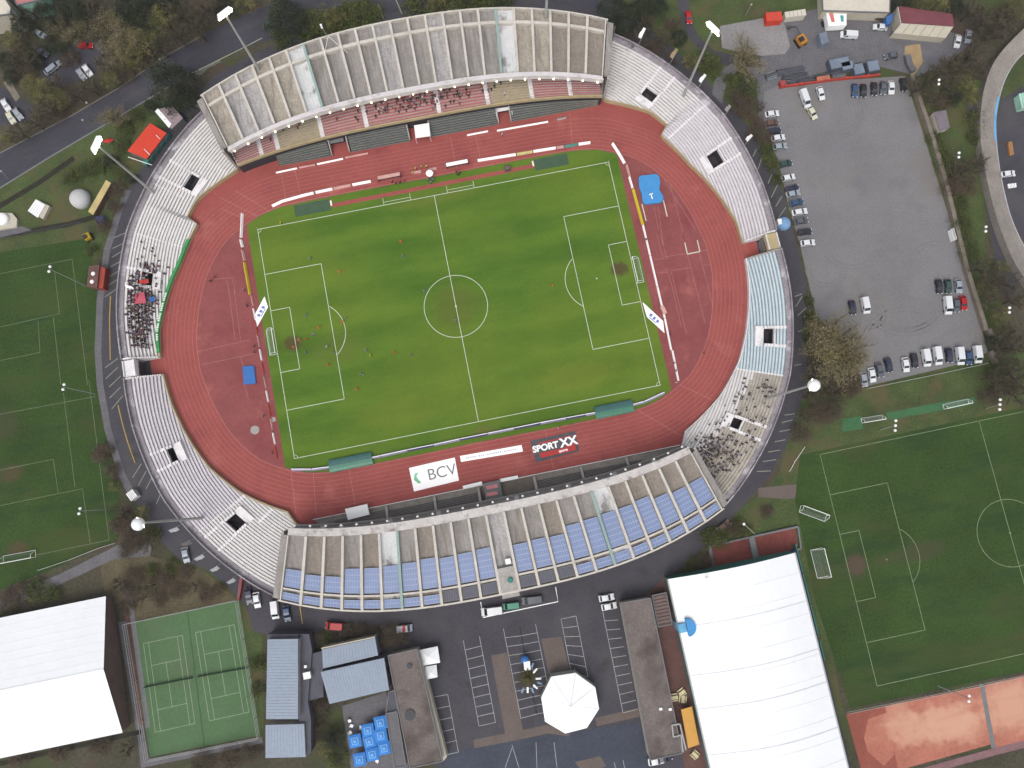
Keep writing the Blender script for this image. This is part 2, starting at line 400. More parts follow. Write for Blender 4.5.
sheet('wood_car_park', [(42, 62), (50, 52), (98, 38), (104, 52), (92, 78), (60, 88), (40, 80)], .02, M_road)
sheet('wood_car_park', [(-10, 84), (10, 90), (32, 105), (30, 122), (-20, 128)], .02, M_road)
sheet('dirt_yard', [(3, 82), (10, 80), (20, 97), (16, 102)], .026, M_stonewall)
sheet('gravel_car_park', [(764, 92), (782, 84), (905, 76), (950, 220), (988, 352), (960, 364), (868, 386), (845, 345), (816, 315), (800, 245), (788, 205), (778, 160), (764, 125)], .026, M_gravel)
sheet('yard', [(760, 60), (772, 20), (820, 8), (890, 12), (975, 40), (950, 62), (918, 76), (860, 62), (782, 84), (764, 92)], .024, M_path)
sheet('sand_heap_ground', [(905, 46), (920, 44), (923, 62), (912, 78), (904, 60)], .03, M_timber)
sheet('pale_yard', [(720, 26), (764, 18), (784, 22), (790, 46), (785, 54), (760, 56), (722, 48)], .03, M_pale)
sheet('access_road', [(676, -8), (688, -8), (690, 20), (700, 38), (714, 50), (736, 56), (734, 68), (716, 62), (700, 52), (686, 34), (680, 16)], .022, M_asph)
sheet('access_path', [(714, 82), (720, 72), (732, 63), (738, 70), (728, 80), (724, 92), (722, 104), (712, 94)], .025, M_path)
sheet('access_path', [(744, 66), (758, 64), (768, 86), (768, 120), (760, 128), (757, 92)], .023, M_path)
sheet('foot_path', [(-20, 606), (0, 598), (60, 574), (118, 545), (152, 545), (150, 556), (112, 560), (76, 577), (0, 612), (-20, 620)], .024, M_path)
sheet('foot_path', [(758, 488), (800, 484), (803, 498), (785, 499), (758, 497)], .024, M_brownpave)
sheet('foot_path', [(0, 226), (20, 226), (32, 230), (0, 238)], .024, M_path)
lines_px('hedge_ditch', [[(-20, 214), (0, 206), (40, 182), (74, 158)], [(-10, 238), (30, 231), (70, 224), (98, 216)]], 1.6, .022, mat('ditch', (46, 44, 32), var=.2, scale=.5))
lines_px('ring_kerb', [[(128, 190), (118, 215), (107, 250), (100, 300), (98, 350), (100, 385), (108, 430), (122, 475), (134, 498)]], 1.9, .034, M_path)
# gravel tyre marks
mb = MB()
for cx, cy, rr, a0, a1 in ((835, 112, 24, -40, 130), (835, 112, 27, -30, 120), (836, 113, 21, 0, 120), (853, 240, 30, 20, 150), (905, 300, 34, 30, 140), (905, 300, 38, 40, 140), (907, 302, 30, 50, 130), (935, 262, 20, 180, 300), (826, 270, 16, 0, 200), (870, 315, 12, -60, 100), (905, 345, 40, 200, 300)):
    for w in (0, 1):
        pts = [P(cx+(rr+w*4.2)*math.cos(R(a)), cy+.85*(rr+w*4.2)*math.sin(R(a))) for a in range(a0, a1, 6)]
        mb.ribbon(pts, .35, .034+.001*w)
tag(mb.build('tyre_marks', mat('tyre_mark', (126, 123, 124), var=.1, scale=.3, fine=.1)), kind='structure')
# south parking markings
def ladder(a0, a1, b0, b1, n, skip0=0):
    s = [[a0, a1], [b0, b1]]
    for k in range(skip0, n+1):
        t = k/n
        s.append([(a0[0]+(a1[0]-a0[0])*t, a0[1]+(a1[1]-a0[1])*t), (b0[0]+(b1[0]-b0[0])*t, b0[1]+(b1[1]-b0[1])*t)])
    return s
segs = ladder((463.3, 640.5), (479, 726), (479.4, 636.3), (495.5, 722.3), 9, 1)
segs += ladder((503.4, 628.7), (520.8, 718.3), (519.8, 627), (536.7, 714), 10, 1) + ladder((519.8, 627), (536.7, 714), (535.5, 624), (553, 711), 10, 1)
segs += ladder((561, 619), (571, 672), (576, 616), (588, 677), 6, 0)
segs += ladder((602.7, 611.6), (623, 713), (616, 611), (638, 709), 11, 1)[0:1] + ladder((602.7, 611.6), (623, 713), (616, 611), (638, 709), 11, 1)[2:]
segs += ladder((447.7, 694.4), (458.4, 752), (434, 697), (446, 755), 5, 0)[0:1] + ladder((447.7, 694.4), (458.4, 752), (434, 697), (446, 755), 5, 0)[2:]
segs += [[(512, 745), (519, 768)], [(512, 748), (505, 768)], [(536, 742), (537, 768)], [(554, 742), (557, 768)], [(614, 762), (618, 775)], [(623, 760), (626, 775)]]
lines_px('parking_lines', segs, .13, .036, mat('bay_line', (186, 186, 186), var=.15, scale=.4, fine=.12))
lines_px('compound_outline', [[(480.7, 602), (483, 617.5), (558, 601.6), (555.6, 587)]], .22, .05, M_white)
sheet('paved_strip', [(491, 655.5), (507, 652.5), (524, 735), (506, 738)], .03, M_brownpave)
sheet('paved_strip', [(541, 639), (561.5, 636.5), (570, 672), (549, 675)], .03, M_brownpave)
sheet('south_road', [(444, 752), (500, 742), (640, 722), (650, 760), (690, 790), (446, 800)], .028, mat('blue_asphalt', (70, 75, 88), var=.14, scale=.12, fine=.08))
lines_px('planted_kerb', [[(474, 744), (520, 735), (548, 729), (570, 732)], [(596, 722), (640, 712)]], 2.2, .034, M_brownpave)
sheet('kerbed_bed', [(575, 762), (600, 756), (606, 766), (585, 775)], .04, M_brownpave)
sheet('yard_between_halls', [(640, 600), (652, 590), (664, 578), (674, 582), (724, 790), (690, 790), (668, 690)], .03, M_brick)
sheet('restaurant_terrace', [(342, 706), (386, 692), (389, 704), (398, 715), (410, 775), (352, 775)], .03, M_path)
segs = []
def add(cx, cy, s, L):
    for a, b in L: segs.append([(cx+a[0]/s, cy+a[1]/s), (cx+b[0]/s, cy+b[1]/s)])
add(90, 230, 7.314, [((165, 135), (262, 90)), ((160, 200), (250, 145)), ((150, 270), (240, 220)), ((145, 340), (235, 285)), ((130, 410), (225, 345)), ((110, 490), (210, 420)), ((168, 60), (262, 20))])
add(90, 320, 7.314, [((110, 350), (205, 280)), ((115, 430), (205, 345)), ((140, 490), (225, 410)), ((145, 570), (225, 490)), ((160, 650), (240, 555))])
add(110, 400, 7.314, [((165, 570), (230, 465)), ((205, 630), (265, 520)), ((265, 650), (305, 570)), ((340, 760), (372, 680))])
add(680, 130, 7.84, [((570, 210), (600, 150)), ((610, 310), (640, 220)), ((690, 420), (720, 350)), ((715, 530), (765, 430)), ((750, 600), (800, 520)), ((765, 700), (830, 605))])
add(660, 370, 7.314, [((910, 330), (985, 320)), ((890, 385), (970, 365)), ((875, 450), (955, 435)), ((840, 525), (915, 510)), ((790, 600), (880, 585)), ((750, 670), (850, 655)), ((710, 742), (810, 738))])
add(700, 220, 7.84, [((742, 600), (800, 580)), ((750, 680), (800, 600)), ((765, 750), (830, 690))])
add(700, 310, 7.84, [((770, 170), (830, 145)), ((740, 435), (795, 425))])
lines_px('bay_lines', segs, .2, .036, M_linef)
lines_px('yellow_lines', [[(110.5, 296), (109.5, 320), (110.3, 360)], [(118, 405), (122, 422), (127, 440), (135, 463)], [(298, 594), (302.5, 624)]], .25, .037, M_ylw)

# ------------------------------------------------------------------ athletics track and pitch
FRONT_N = [(0, 84.9), (6, 84.9), (11.7, 83.3), (17, 81.7), (20.2, 80.5), (24.5, 79.8), (29.2, 79.0), (29.7, 82.6), (34.3, 82.0), (43.4, 76.3), (45.2, 76.6), (46.5, 80.5), (48, 86), (49.6, 91)]
ZF_N = 76.3
FRONT_S = [(0, 84.9), (8.4, 84.3), (16.4, 83.2), (22.6, 82.1), (30.5, 79.2), (40.5, 74.0), (42, 74.6), (44.5, 75.5), (46, 80), (47.5, 85), (49.5, 91)]
RIM = [(0, 93.3), (10, 94.3), (24, 95.2), (35, 94.4), (45, 93.4), (48.2, 92.9), (50, 92.5)]
def quad_ang(t):
    """world angle deg -> (angle in quadrant 0..90, is_north)"""
    t = t % 360
    if t <= 90: return t, True
    if t <= 180: return 180-t, True
    if t <= 270: return t-180, False
    return 360-t, False
def rf(t):
    q, n = quad_ang(t); return interp(FRONT_N if n else FRONT_S, q)
def rz_(t):
    q, n = quad_ang(t); return min(rf(t), interp([(0, 99), (42, 99), (42.01, 76.3 if n else 74.6), (50, 76.3 if n else 74.6)], q))
def rb(t):
    return interp(RIM, quad_ang(t)[0])
def pol(r, t): return (r*math.cos(R(t)), r*math.sin(R(t)))
pts = []
for t in range(-46, 47, 2): pts.append(pol(rz_(t)+1.2, t))
pts += [(50, 57), (-50, 57)]
for t in range(134, 227, 2): pts.append(pol(rz_(t)+1.2, t))
pts += [(-50, -56), (50, -56)]
mb = MB(); mb.quad([(x, y, .045) for x, y in pts]); tag(mb.build('running_track', M_track), kind='structure')
mb = MB(); mb.quad([(84, -2.9, .04), (89.5, -2.9, .04), (89.5, 2, .04), (84, 2, .04)]); mb.quad([(-88.5, -2.9, .04), (-84, -2.9, .04), (-84, 2, .04), (-88.5, 2, .04)]); tag(mb.build('track_entry', M_track), kind='structure')
qi = [(30, 40), (38, 39.95), (44.5, 39.6), (50.5, 38.5), (55.4, 36.4), (62.4, 32), (68.4, 24.3), (72.4, 14.8), (74.6, 5)]
inner = [(x, y) for x, y in qi]+[(74.8, 0)]+[(x, -y) for x, y in reversed(qi)]+[(10, -40), (-10, -40)]+[(-x, -y) for x, y in qi]+[(-74.8, 0)]+[(-x, y) for x, y in reversed(qi)]+[(-10, 40), (10, 40)]
inner = crm([Vector((a, b)) for a, b in inner], 8)
mb = MB(); mb.quad([(p.x, p.y, .053) for p in reversed(inner)]); tag(mb.build('track_infield', M_dzone), kind='structure')
def offs(pts, d):
    out = []; n = len(pts)
    for k in range(n):
        t = (pts[(k+1) % n]-pts[k-1]).normalized(); out.append(pts[k]+Vector((-t.y, t.x))*d)
    return out
mb = MB()
for k in range(0, 9): mb.ribbon(offs(inner, 1.2*k+.02), .085 if k else .15, .062+.0005*k, closed=True)
for segm in ([(-46, 36.6), (-57, 47)], [(-52, 38), (-62, 46)], [(-43, 41), (-43, 51)], [(-38.5, 41), (-39, 51.5)], [(8, 41), (8, 51)], [(15.5, 41.2), (15.5, 50.5)], [(43, 40), (44.5, 51.5)], [(-54, -37), (-54.5, -49)], [(-48, -39), (-49, -50)], [(-38, -40.3), (-38, -51)], [(45, -40), (56, -50)], [(58, -35), (66, -41)], [(18, -40.2), (18, -51)], [(-56, 38), (-62, 42.4)]):
    mb.ribbon([Vector(a) for a in segm], .14, .068)
tag(mb.build('lane_lines', M_lanel), kind='structure')
M_infl = mat('infield_line', (186, 122, 120), var=.1, scale=.4, fine=.06)
segs = []
add(610, 230, 6.4, [((275, 190), (345, 183)), ((350, 172), (620, 130)), ((300, 275), (365, 270)), ((390, 260), (520, 240)), ((370, 275), (400, 370)), ((400, 370), (455, 620)), ((390, 265), (415, 365)), ((415, 365), (490, 665)), ((495, 160), (610, 600)), ((570, 140), (660, 495)), ((600, 225), (650, 222)), ((322, 30), (365, 190)), ((300, 30), (340, 185)), ((460, 0), (480, 70))])
add(600, 130, 6.4, [((345, 490), (375, 640)), ((370, 490), (410, 768)), ((450, 350), (545, 715)), ((410, 320), (610, 640))])
add(150, 290, 6.4, [((305, 395), (640, 318)), ((330, 478), (670, 408)), ((505, 0), (545, 320)), ((540, 0), (580, 320)), ((580, 430), (600, 490)), ((605, 600), (630, 700))])
add(150, 180, 6.4, [((415, 635), (530, 625)), ((490, 640), (510, 720)), ((525, 630), (548, 720))])
lines_px('infield_lines', segs, .13, .07, M_infl)
segs = []
add(610, 230, 6.4, [((478, 80), (495, 155)), ((495, 155), (575, 138)), ((575, 138), (558, 65))])
add(600, 130, 6.4, [((268, 475), (295, 582)), ((405, 450), (430, 555))])
lines_px('sector_lines', segs, .3, .075, M_line)
grass = [(55.4, 36.0), (50.4, 38.3), (45.1, 39.3), (38, 39.7), (21, 39.8), (0, 39.6), (-21, 39.8), (-38, 39.6), (-45.4, 39.3), (-50.8, 38.1), (-55.4, 36.0)]
grass += [(-x, -y) for x, y in grass]
mb = MB(); mb.quad([(x, y, .075) for x, y in reversed(grass)]); tag(mb.build('football_pitch', M_pitch), kind='structure')
mb = MB(); z = .088; W = .17
def rect(mb, x0, y0, x1, y1, w=W, zz=z): mb.ribbon([Vector(p) for p in ((x0, y0), (x1, y0))], w, zz); mb.ribbon([Vector(p) for p in ((x0, y1), (x1, y1))], w, zz); mb.ribbon([Vector(p) for p in ((x0, y0-w/2), (x0, y1+w/2))], w, zz+.001); mb.ribbon([Vector(p) for p in ((x1, y0-w/2), (x1, y1+w/2))], w, zz+.001)
def pitch_lines(mb, mapf, w, zz, L=52.5, H=34.):
    def rb_(a, b): mb.ribbon([mapf(*a), mapf(*b)], w, zz)
    for s in (-1, 1):
        rb_((-L, s*H), (L, s*H)); rb_((s*L, -H), (s*L, H))
        for d, h in ((16.5, 20.16), (5.5, 9.16)):
            rb_((s*L, h), (s*(L-d), h)); rb_((s*L, -h), (s*(L-d), -h)); rb_((s*(L-d), -h), (s*(L-d), h))
        mb.ribbon([mapf(s*(L-11)-s*9.15*math.cos(R(a)), 9.15*math.sin(R(a))) for a in range(-53, 54, 4)], w, zz+.001)
        mb.ribbon([mapf(s*(L-11.2), 0), mapf(s*(L-10.8), 0)], .4, zz+.001)
    rb_((0, -H), (0, H))
    mb.ribbon([mapf(9.15*math.cos(R(a)), 9.15*math.sin(R(a))) for a in range(0, 360, 5)], w, zz+.001, closed=True)
    mb.ribbon([mapf(-.25, 0), mapf(.25, 0)], .5, zz+.002)
pitch_lines(mb, lambda x, y: Vector((x, y)), W, z)
for s in (-1, 1):
    x = s*9.5-1.5
    for a, b in (((x-4, 34), (x-4, 36.2)), ((x+4, 34), (x+4, 36.2)), ((x-4, 34.9), (x+4, 34.9))): mb.ribbon([Vector(a), Vector(b)], .13, z+.003)
    for sy in (-1, 1):
        mb.ribbon([Vector((s*52.5-s*1*math.cos(R(a)), sy*34-sy*1*math.sin(R(a)))) for a in range(0, 91, 15)], .13, z+.003)
tag(mb.build('pitch_lines', M_line), kind='structure')
mb = MB(); mb.ribbon([Vector((-30, 36.9)), Vector((31, 37.2))], 1.25, .082); tag(mb.build('jump_runway', M_track), kind='structure')
for s, x0, x1 in ((-1, -41, -30.4), (1, 30.8, 40.9)):
    mb = MB(); mb.prism([(x0, 35.6), (x1, 35.6), (x1, 39.1), (x0, 39.1)], .08, .12); tag(mb.build('landing_pit_cover', M_pad), kind='structure')
for cx, cy, rx, ry, am, cc in ((-47.8, -1.5, 3.2, 2.6, .85, (94, 78, 54)), (48.6, 1.5, 3.0, 2.4, .85, (92, 74, 56)), (0, 0, 8, 7, .5, (106, 108, 54)), (1, -36.7, 3.5, 1.6, .6, (120, 118, 66)), (0, 33, 14, 2, .35, (120, 122, 62)), (-36, -6, 9, 5, .35, (112, 118, 58)), (30, -27, 14, 5, .35, (132, 140, 54)), (-20, -27, 16, 5, .3, (128, 138, 52))):
    add_spot(M_pitch, cc, (cx, cy), (rx, ry), am)
mb = MB(); c = P(255, 430); mb.prism([(c.x+1.25*math.cos(a), c.y+1.25*math.sin(a)) for a in [k*math.pi/8 for k in range(16)]], .06, .1); tag(mb.build('throwing_circle', M_conc), kind='structure')
mb = MB(); c = P(273.5, 419.5); mb.prism([(c.x+.7*math.cos(a), c.y+.7*math.sin(a)) for a in [k*math.pi/8 for k in range(16)]], .06, .1); tag(mb.build('throwing_circle', M_conc), kind='structure')

# ------------------------------------------------------------------ training pitches, courts
sheet('training_pitch', [(-60, 262), (90, 238), (98, 300), (97, 350), (100, 390), (112, 440), (120, 500), (118, 540), (60, 566), (0, 590), (-60, 600)], .03, M_train)
sheet('training_pitch', [(800, 455), (1080, 395), (1080, 660), (850, 708), (815, 600), (795, 500)], .03, M_train)
segs = []
add(0, 190, 3.938, [((0, 330), (285, 272)), ((285, 275), (345, 768)), ((0, 540), (235, 487)), ((215, 320), (235, 490)), ((210, 500), (240, 768)), ((150, 515), (158, 640)), ((0, 672), (158, 640))])
add(0, 380, 3.938, [((350, 0), (430, 630)), ((430, 630), (140, 690)), ((250, 50), (295, 420)), ((0, 135), (375, 65)), ((0, 355), (210, 312)), ((210, 312), (230, 445)), ((0, 495), (325, 428)), ((325, 428), (355, 640))])
lines_px('training_lines', segs, .15, .04, mat('turf_line', (116, 128, 98), var=.15, scale=.3, fine=.15))
# right pitch: corner (820,454), halfway (979,420), right lower corner (878,686)
A = P(820, 454.5); B = P(979, 421); Cc = P(877, 686)
ux = (B-A).normalized(); uy = (Cc-A).normalized(); hl = (B-A).length; hw = (Cc-A).length
mb = MB()
def mp(x, y):
    q = A + ux*(x+hl) + uy*(hw/2-y); return Vector((q.x, q.y))
pitch_lines(mb, mp, .17, .04, hl, hw/2); tag(mb.build('training_lines', mat('turf_line2', (132, 146, 112), var=.15, scale=.3, fine=.15)), kind='structure')
for px, rx, ry, am, cc in (((856, 565), 3.4, 3.6, .8, (98, 80, 70)), ((920, 552), 9, 3, .55, (84, 80, 60)), ((884, 560), 4, 2, .4, (84, 80, 58)), ((11, 473), 4, 3, .7, (92, 80, 60)), ((18, 549), 3.4, 2.6, .8, (94, 82, 62)), ((4, 425), 5, 5, .5, (84, 80, 62)), ((985, 655), 14, 4, .35, (80, 82, 50)), ((60, 540), 10, 4, .35, (82, 88, 50)), ((50, 300), 12, 5, .3, (80, 88, 48))):
    q = P(*px); add_spot(M_train, cc, (q.x, q.y), (rx, ry), am)
sheet('synthetic_strip', [(886, 413), (942, 402), (975, 397), (974, 404), (944, 410), (889, 420)], .036, M_astro2)
sheet('synthetic_strip', [(843, 419), (862, 416), (863, 429), (842, 432)], .036, M_astro2)
sheet('tennis_court', [(128, 624), (239, 600.5), (260, 735.5), (150, 757)], .04, M_astro)
sheet('court_path', [(118, 622), (126, 621), (149, 759), (262, 737), (263, 743), (141, 768), (138, 740)], .035, M_path)
segs = []
for q in ([(565, 278), (718, 245), (768, 592), (612, 627)], [(770, 235), (922, 203), (980, 548), (825, 582)]):
    q = [(a/3.938, 573+b/3.938) for a, b in q]
    def lp(u, v):
        a = (q[0][0]+(q[1][0]-q[0][0])*u, q[0][1]+(q[1][1]-q[0][1])*u); b = (q[3][0]+(q[2][0]-q[3][0])*u, q[3][1]+(q[2][1]-q[3][1])*u)
        return (a[0]+(b[0]-a[0])*v, a[1]+(b[1]-a[1])*v)
    for u in (0, .13, .87, 1): segs.append([lp(u, 0), lp(u, 1)])
    for v in (0, 1): segs.append([lp(0, v), lp(1, v)])
    for v in (.26, .76): segs.append([lp(.13, v), lp(.87, v)])
    segs.append([lp(.5, .26), lp(.5, .76)])
lines_px('tennis_lines', segs, .12, .05, mat('tennis_line', (166, 180, 156), var=.1, scale=.4))
lines_px('court_seam', [[(187.5, 612), (204.5, 745.5)]], .35, .048, mat('seam', (66, 98, 62), var=.1, scale=.4))
sheet('clay_court', [(846, 714), (980, 686), (992, 744), (864, 780)], .036, M_clay)
sheet('clay_court', [(984, 685), (1060, 668), (1060, 736), (994, 748)], .036, M_clay)
sheet('clay_edge', [(846, 714), (885, 706), (898, 770), (864, 780)], .04, M_clayd)
sheet('sand_patch', [(868, 719), (889, 712), (894, 755), (884, 766), (868, 752), (864, 738)], .044, M_clay)
lines_px('court_gutter', [[(981.5, 684), (993.5, 748)]], 1.2, .046, M_grey)
lines_px('court_gutter', [[(893, 780), (993, 752), (1060, 735)]], 1.8, .047, mat('mauve_path', (140, 106, 108)))
sheet('red_gravel_pit', [(711, 546), (750, 538), (753, 560), (714, 568)], .03, M_claypit)
sheet('red_gravel_pit', [(755, 536), (795, 528), (798, 548), (758, 558)], .03, M_claypit)
print('PART1 ok')

# ================================================================== STADIUM
NROW = 13
ZTOP, ZLOW, DR, RW = 5.8, 1.2, .78, 1.6
def row_r(t, k):
    """radius at fraction k/13 of the rake"""
    a = rz_(t)+.5; b = rb(t)-RW
    return a+(b-a)*k/NROW
def z_at(t, r):
    a = rz_(t)+.5; b = rb(t)-RW
    return ZLOW+(ZTOP-ZLOW)*min(1, max(0, (r-a)/(b-a)))
def row_z(k, t=None, r=None):
    if t is None: t = CUR
    if r is None: r = row_r(t, k)
    b = rb(t)-RW; j = math.floor(max(0, (b-r-.01)/DR))
    return z_at(t, b-DR*(j+.6))
CUR = 0.
def terrace(name, label, a0, a1, zones, voms=(), aisles=(), wallcol=None, lowfeat=()):
    """raked terrace between world angles a0 < a1.  zones: (from angle, to angle, from fraction, to fraction, bench material)"""
    global CUR
    mid = (a0+a1)/2
    mats = [M_bench, M_benchp, M_benchb, M_benchc, M_foot, M_riser, M_footb, M_concw]
    T = TB(name, label, 'terrace', (*pol(rf(mid), mid), 0))
    st = MB(); n = max(2, int(round((a1-a0)/.8))); angs = [a0+(a1-a0)*i/n for i in range(n+1)]
    for v in voms: angs += [v[0]-v[1], v[0]+v[1]]
    angs = sorted(set(round(a, 3) for a in angs if a0-1e-6 <= a <= a1+1e-6))
    vj = []
    for v in voms:
        b = rb(v[0])-RW
        vj.append((round((b-row_r(v[0], v[3]))/DR), round((b-row_r(v[0], v[2]))/DR)))
    def rj(t, j): return rb(t)-RW-DR*j
    def zj(t, j): return z_at(t, rj(t, j+.6))
    for i in range(len(angs)-1):
        t0, t1 = angs[i], angs[i+1]; tm = (t0+t1)/2
        lim0, lim1 = rf(t0)+.45, rf(t1)+.45
        j = 0
        while True:
            o0, o1 = rj(t0, j), rj(t1, j)
            if o0 <= lim0+.05 and o1 <= lim1+.05: break
            n0, n1 = max(lim0, o0-DR), max(lim1, o1-DR); o0, o1 = max(o0, lim0), max(o1, lim1)
            za, zb_ = zj(t0, j), zj(t1, j); ua, ub = zj(t0, j-1), zj(t1, j-1); la, lb_ = zj(t0, j+1), zj(t1, j+1); j += 1
            if any(abs(tm-v[0]) < v[1] and jj[0] <= j-1 < jj[1] for v, jj in zip(voms, vj)): continue
            rm = (o0+o1+n0+n1)/4; k = NROW*(rm-rz_(tm)-.5)/(rb(tm)-RW-rz_(tm)-.5)
            bm_i = 0
            for (b0, b1, k0, k1, mi) in zones:
                if b0 <= tm < b1 and k0 <= k < k1: bm_i = mi
            foot = 6 if bm_i == 2 else (3 if bm_i == 3 else 4)
            m0, m1 = n0+(o0-n0)*.66, n1+(o1-n1)*.66
            last = n0 <= lim0+.01 and n1 <= lim1+.01
            st.quad([(*pol(n0, t0), .1 if last else la-.1), (*pol(n0, t0), za), (*pol(n1, t1), zb_), (*pol(n1, t1), .1 if last else lb_-.1)], 5)
            st.quad([(*pol(n0, t0), za), (*pol(m0, t0), za), (*pol(m1, t1), zb_), (*pol(n1, t1), zb_)], bm_i)
            st.quad([(*pol(m0, t0), za), (*pol(m0, t0), za-.08), (*pol(m1, t1), zb_-.08), (*pol(m1, t1), zb_)], foot)
            st.quad([(*pol(m0, t0), za-.08), (*pol(o0, t0), za-.08), (*pol(o1, t1), zb_-.08), (*pol(m1, t1), zb_-.08)], foot)
    T.part('step_rows', st, mats)
    fw = MB(); wk = MB(); rw = MB(); ow = MB()
    zt = ZTOP
    for i in range(len(angs)-1):
        t0, t1 = angs[i], angs[i+1]
        f0, f1 = rf(t0), rf(t1)
        p = [pol(f0, t0), pol(f0+.28, t0), pol(f1+.28, t1), pol(f1, t1)]
        h_ = max(z_at(t0, f0), z_at(t1, f1), ZLOW)+.45
        fw.prism(p, 0, h_)
        r0, r1 = rb(t0)-RW, rb(t1)-RW
        wk.quad([(*pol(r0, t0), zt-.3), (*pol(r0, t0), zt), (*pol(r1, t1), zt), (*pol(r1, t1), zt-.3)])
        wk.quad([(*pol(r0, t0), zt), (*pol(rb(t0)-.3, t0), zt), (*pol(rb(t1)-.3, t1), zt), (*pol(r1, t1), zt)])
        rw.prism([pol(rb(t0)-.3, t0), pol(rb(t0), t0), pol(rb(t1), t1), pol(rb(t1)-.3, t1)], zt-.3, zt+1.0)
        ow.quad([(*pol(rb(t0)-.05, t0), 0), (*pol(rb(t0)-.05, t0), zt-.3), (*pol(rb(t1)-.05, t1), zt-.3), (*pol(rb(t1)-.05, t1), 0)][::-1])
    T.part('front_wall', fw, wallcol or M_parapet); T.part('rim_walkway', wk, M_rim); T.part('rim_wall', rw, M_rim); T.part('outer_wall', ow, M_wall)
    for t in (a0, a1):
        ew = MB()
        q_ = quad_ang(t)[0]
        if q_ < 20:
            for k in range(NROW+1):
                r = row_r(t, k); d = .35*(1 if t == a0 else -1)*57.3/r
                r2 = row_r(t, k+1) if k < NROW else rb(t)
                CUR = t; ew.prism([pol(r, t), pol(r2, t), pol(r2, t+d), pol(r, t+d)], 0, (z_at(t, r2) if k < NROW else ZTOP)+.5)
            T.part('end_wall', ew, M_concw if wallcol is None else M_conc)
    for (a, hw, k0, k1), (j0, j1) in zip(voms, vj):
        t0, t1 = a-hw, a+hw; CUR = a; e = .35*57.3/90
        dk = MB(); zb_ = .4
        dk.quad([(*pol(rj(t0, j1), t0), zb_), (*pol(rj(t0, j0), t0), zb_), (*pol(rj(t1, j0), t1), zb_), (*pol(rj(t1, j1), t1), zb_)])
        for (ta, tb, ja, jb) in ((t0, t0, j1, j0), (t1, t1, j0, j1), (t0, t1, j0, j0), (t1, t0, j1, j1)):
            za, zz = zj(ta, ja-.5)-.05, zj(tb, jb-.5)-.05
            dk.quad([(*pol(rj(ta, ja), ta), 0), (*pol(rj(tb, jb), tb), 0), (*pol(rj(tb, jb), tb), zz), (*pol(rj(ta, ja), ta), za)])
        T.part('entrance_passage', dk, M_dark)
        vm = MB()
        for ta, s in ((t0, -1), (t1, 1)):
            for j in range(j1-1, -1, -1):
                d = s*e*2.3
                vm.prism([pol(rj(ta, j+1), ta), pol(rj(ta, j), ta), pol(rj(ta, j), ta+d), pol(rj(ta, j+1), ta+d)], zj(ta, j)-.3, zj(ta, j)+.1+(.4 if j >= j0-1 else 0))
        tl, th = t0-e*2.3, t1+e*2.3
        vm.prism([pol(rj(tl, j0), tl), pol(rj(tl, j0)+.35, tl), pol(rj(th, j0)+.35, th), pol(rj(th, j0), th)], zj(a, j0)-.3, zj(a, j0-1)+.5)
        jl = j1+3
        vm.prism([pol(max(rf(tl)+.5, rj(tl, jl)), tl), pol(rj(tl, j1), tl), pol(rj(th, j1), th), pol(max(rf(th)+.5, rj(th, jl)), th)], zj(a, jl)-.3, zj(a, j1)+.02)
        T.part('entrance_surround', vm, M_concw)
    for (t, k0, k1, w) in aisles:
        am = MB(); b = rb(t)-RW
        for j in range(int(round((b-row_r(t, k1))/DR)), int(round((b-row_r(t, k0))/DR))):
            d = w/2*57.3/rj(t, j)
            am.prism([pol(rj(t, j+1), t-d), pol(rj(t, j), t-d), pol(rj(t, j), t+d), pol(rj(t, j+1), t+d)], zj(t, j)-.3, zj(t, j)+.05)
        T.part('aisle_stairs', am, M_concw)
    for (m, t0, t1, k, z_) in lowfeat:
        bm = MB(); nn = max(1, int((t1-t0)/1.2)); zf = ZLOW+.45
        for i in range(nn):
            ta, tb = t0+(t1-t0)*i/nn, t0+(t1-t0)*(i+1)/nn-.06
            bm.prism([pol(rf(ta)-.12, ta), pol(rf(ta)+.75, ta), pol(rf(tb)+.75, tb), pol(rf(tb)-.12, tb)], zf-.5, zf+.14)
        for i in range(28):
            t = 166.3+i*.34; d = .1
            if i % 6 == 5: continue
            bm.prism([pol(rf(t)+.1, t-d), pol(rf(t)+.6, t-d), pol(rf(t)+.6, t+d), pol(rf(t)+.1, t+d)], zf-.5, zf+.175, 1)
        T.part('front_banner', bm, [m, M_white])
    return T
def ang(px, py, z=3.):
    w = P(px, py, z); return math.degrees(math.atan2(w.y, w.x))
v_ne1 = ang(652, 92); v_ne2 = ang(720, 157); v_se = ang(769, 337) % 360; v_nw = ang(188, 181); v_sw1 = ang(170, 457) % 360; v_sw2 = ang(235, 524) % 360
T_NE = terrace('terrace', 'pale open terrace at upper right with two square stair openings', 1.2, 49.3,
    [(1, 29.5, 0, 14, 1), (29.5, 50, 0, 14, 0)], [(v_ne1, 1.35, 3.6, 6.2), (v_ne2, 1.4, 4.4, 7.6)], [(27.6, 0, 13, .6)])
T_SE = terrace('terrace', 'open terrace at lower right with blue rows and a crowd below them', 360-49.3, 360-2.0,
    [(335.5, 360, 0, 14, 2), (310, 335.5, 0, 5, 0), (310, 335.5, 5, 14, 3)], [(v_se, 1.4, 5.4, 8.6), (325.0, 1.0, 6, 7.8)], [(335.6, 0, 13, .5)], wallcol=M_concw)
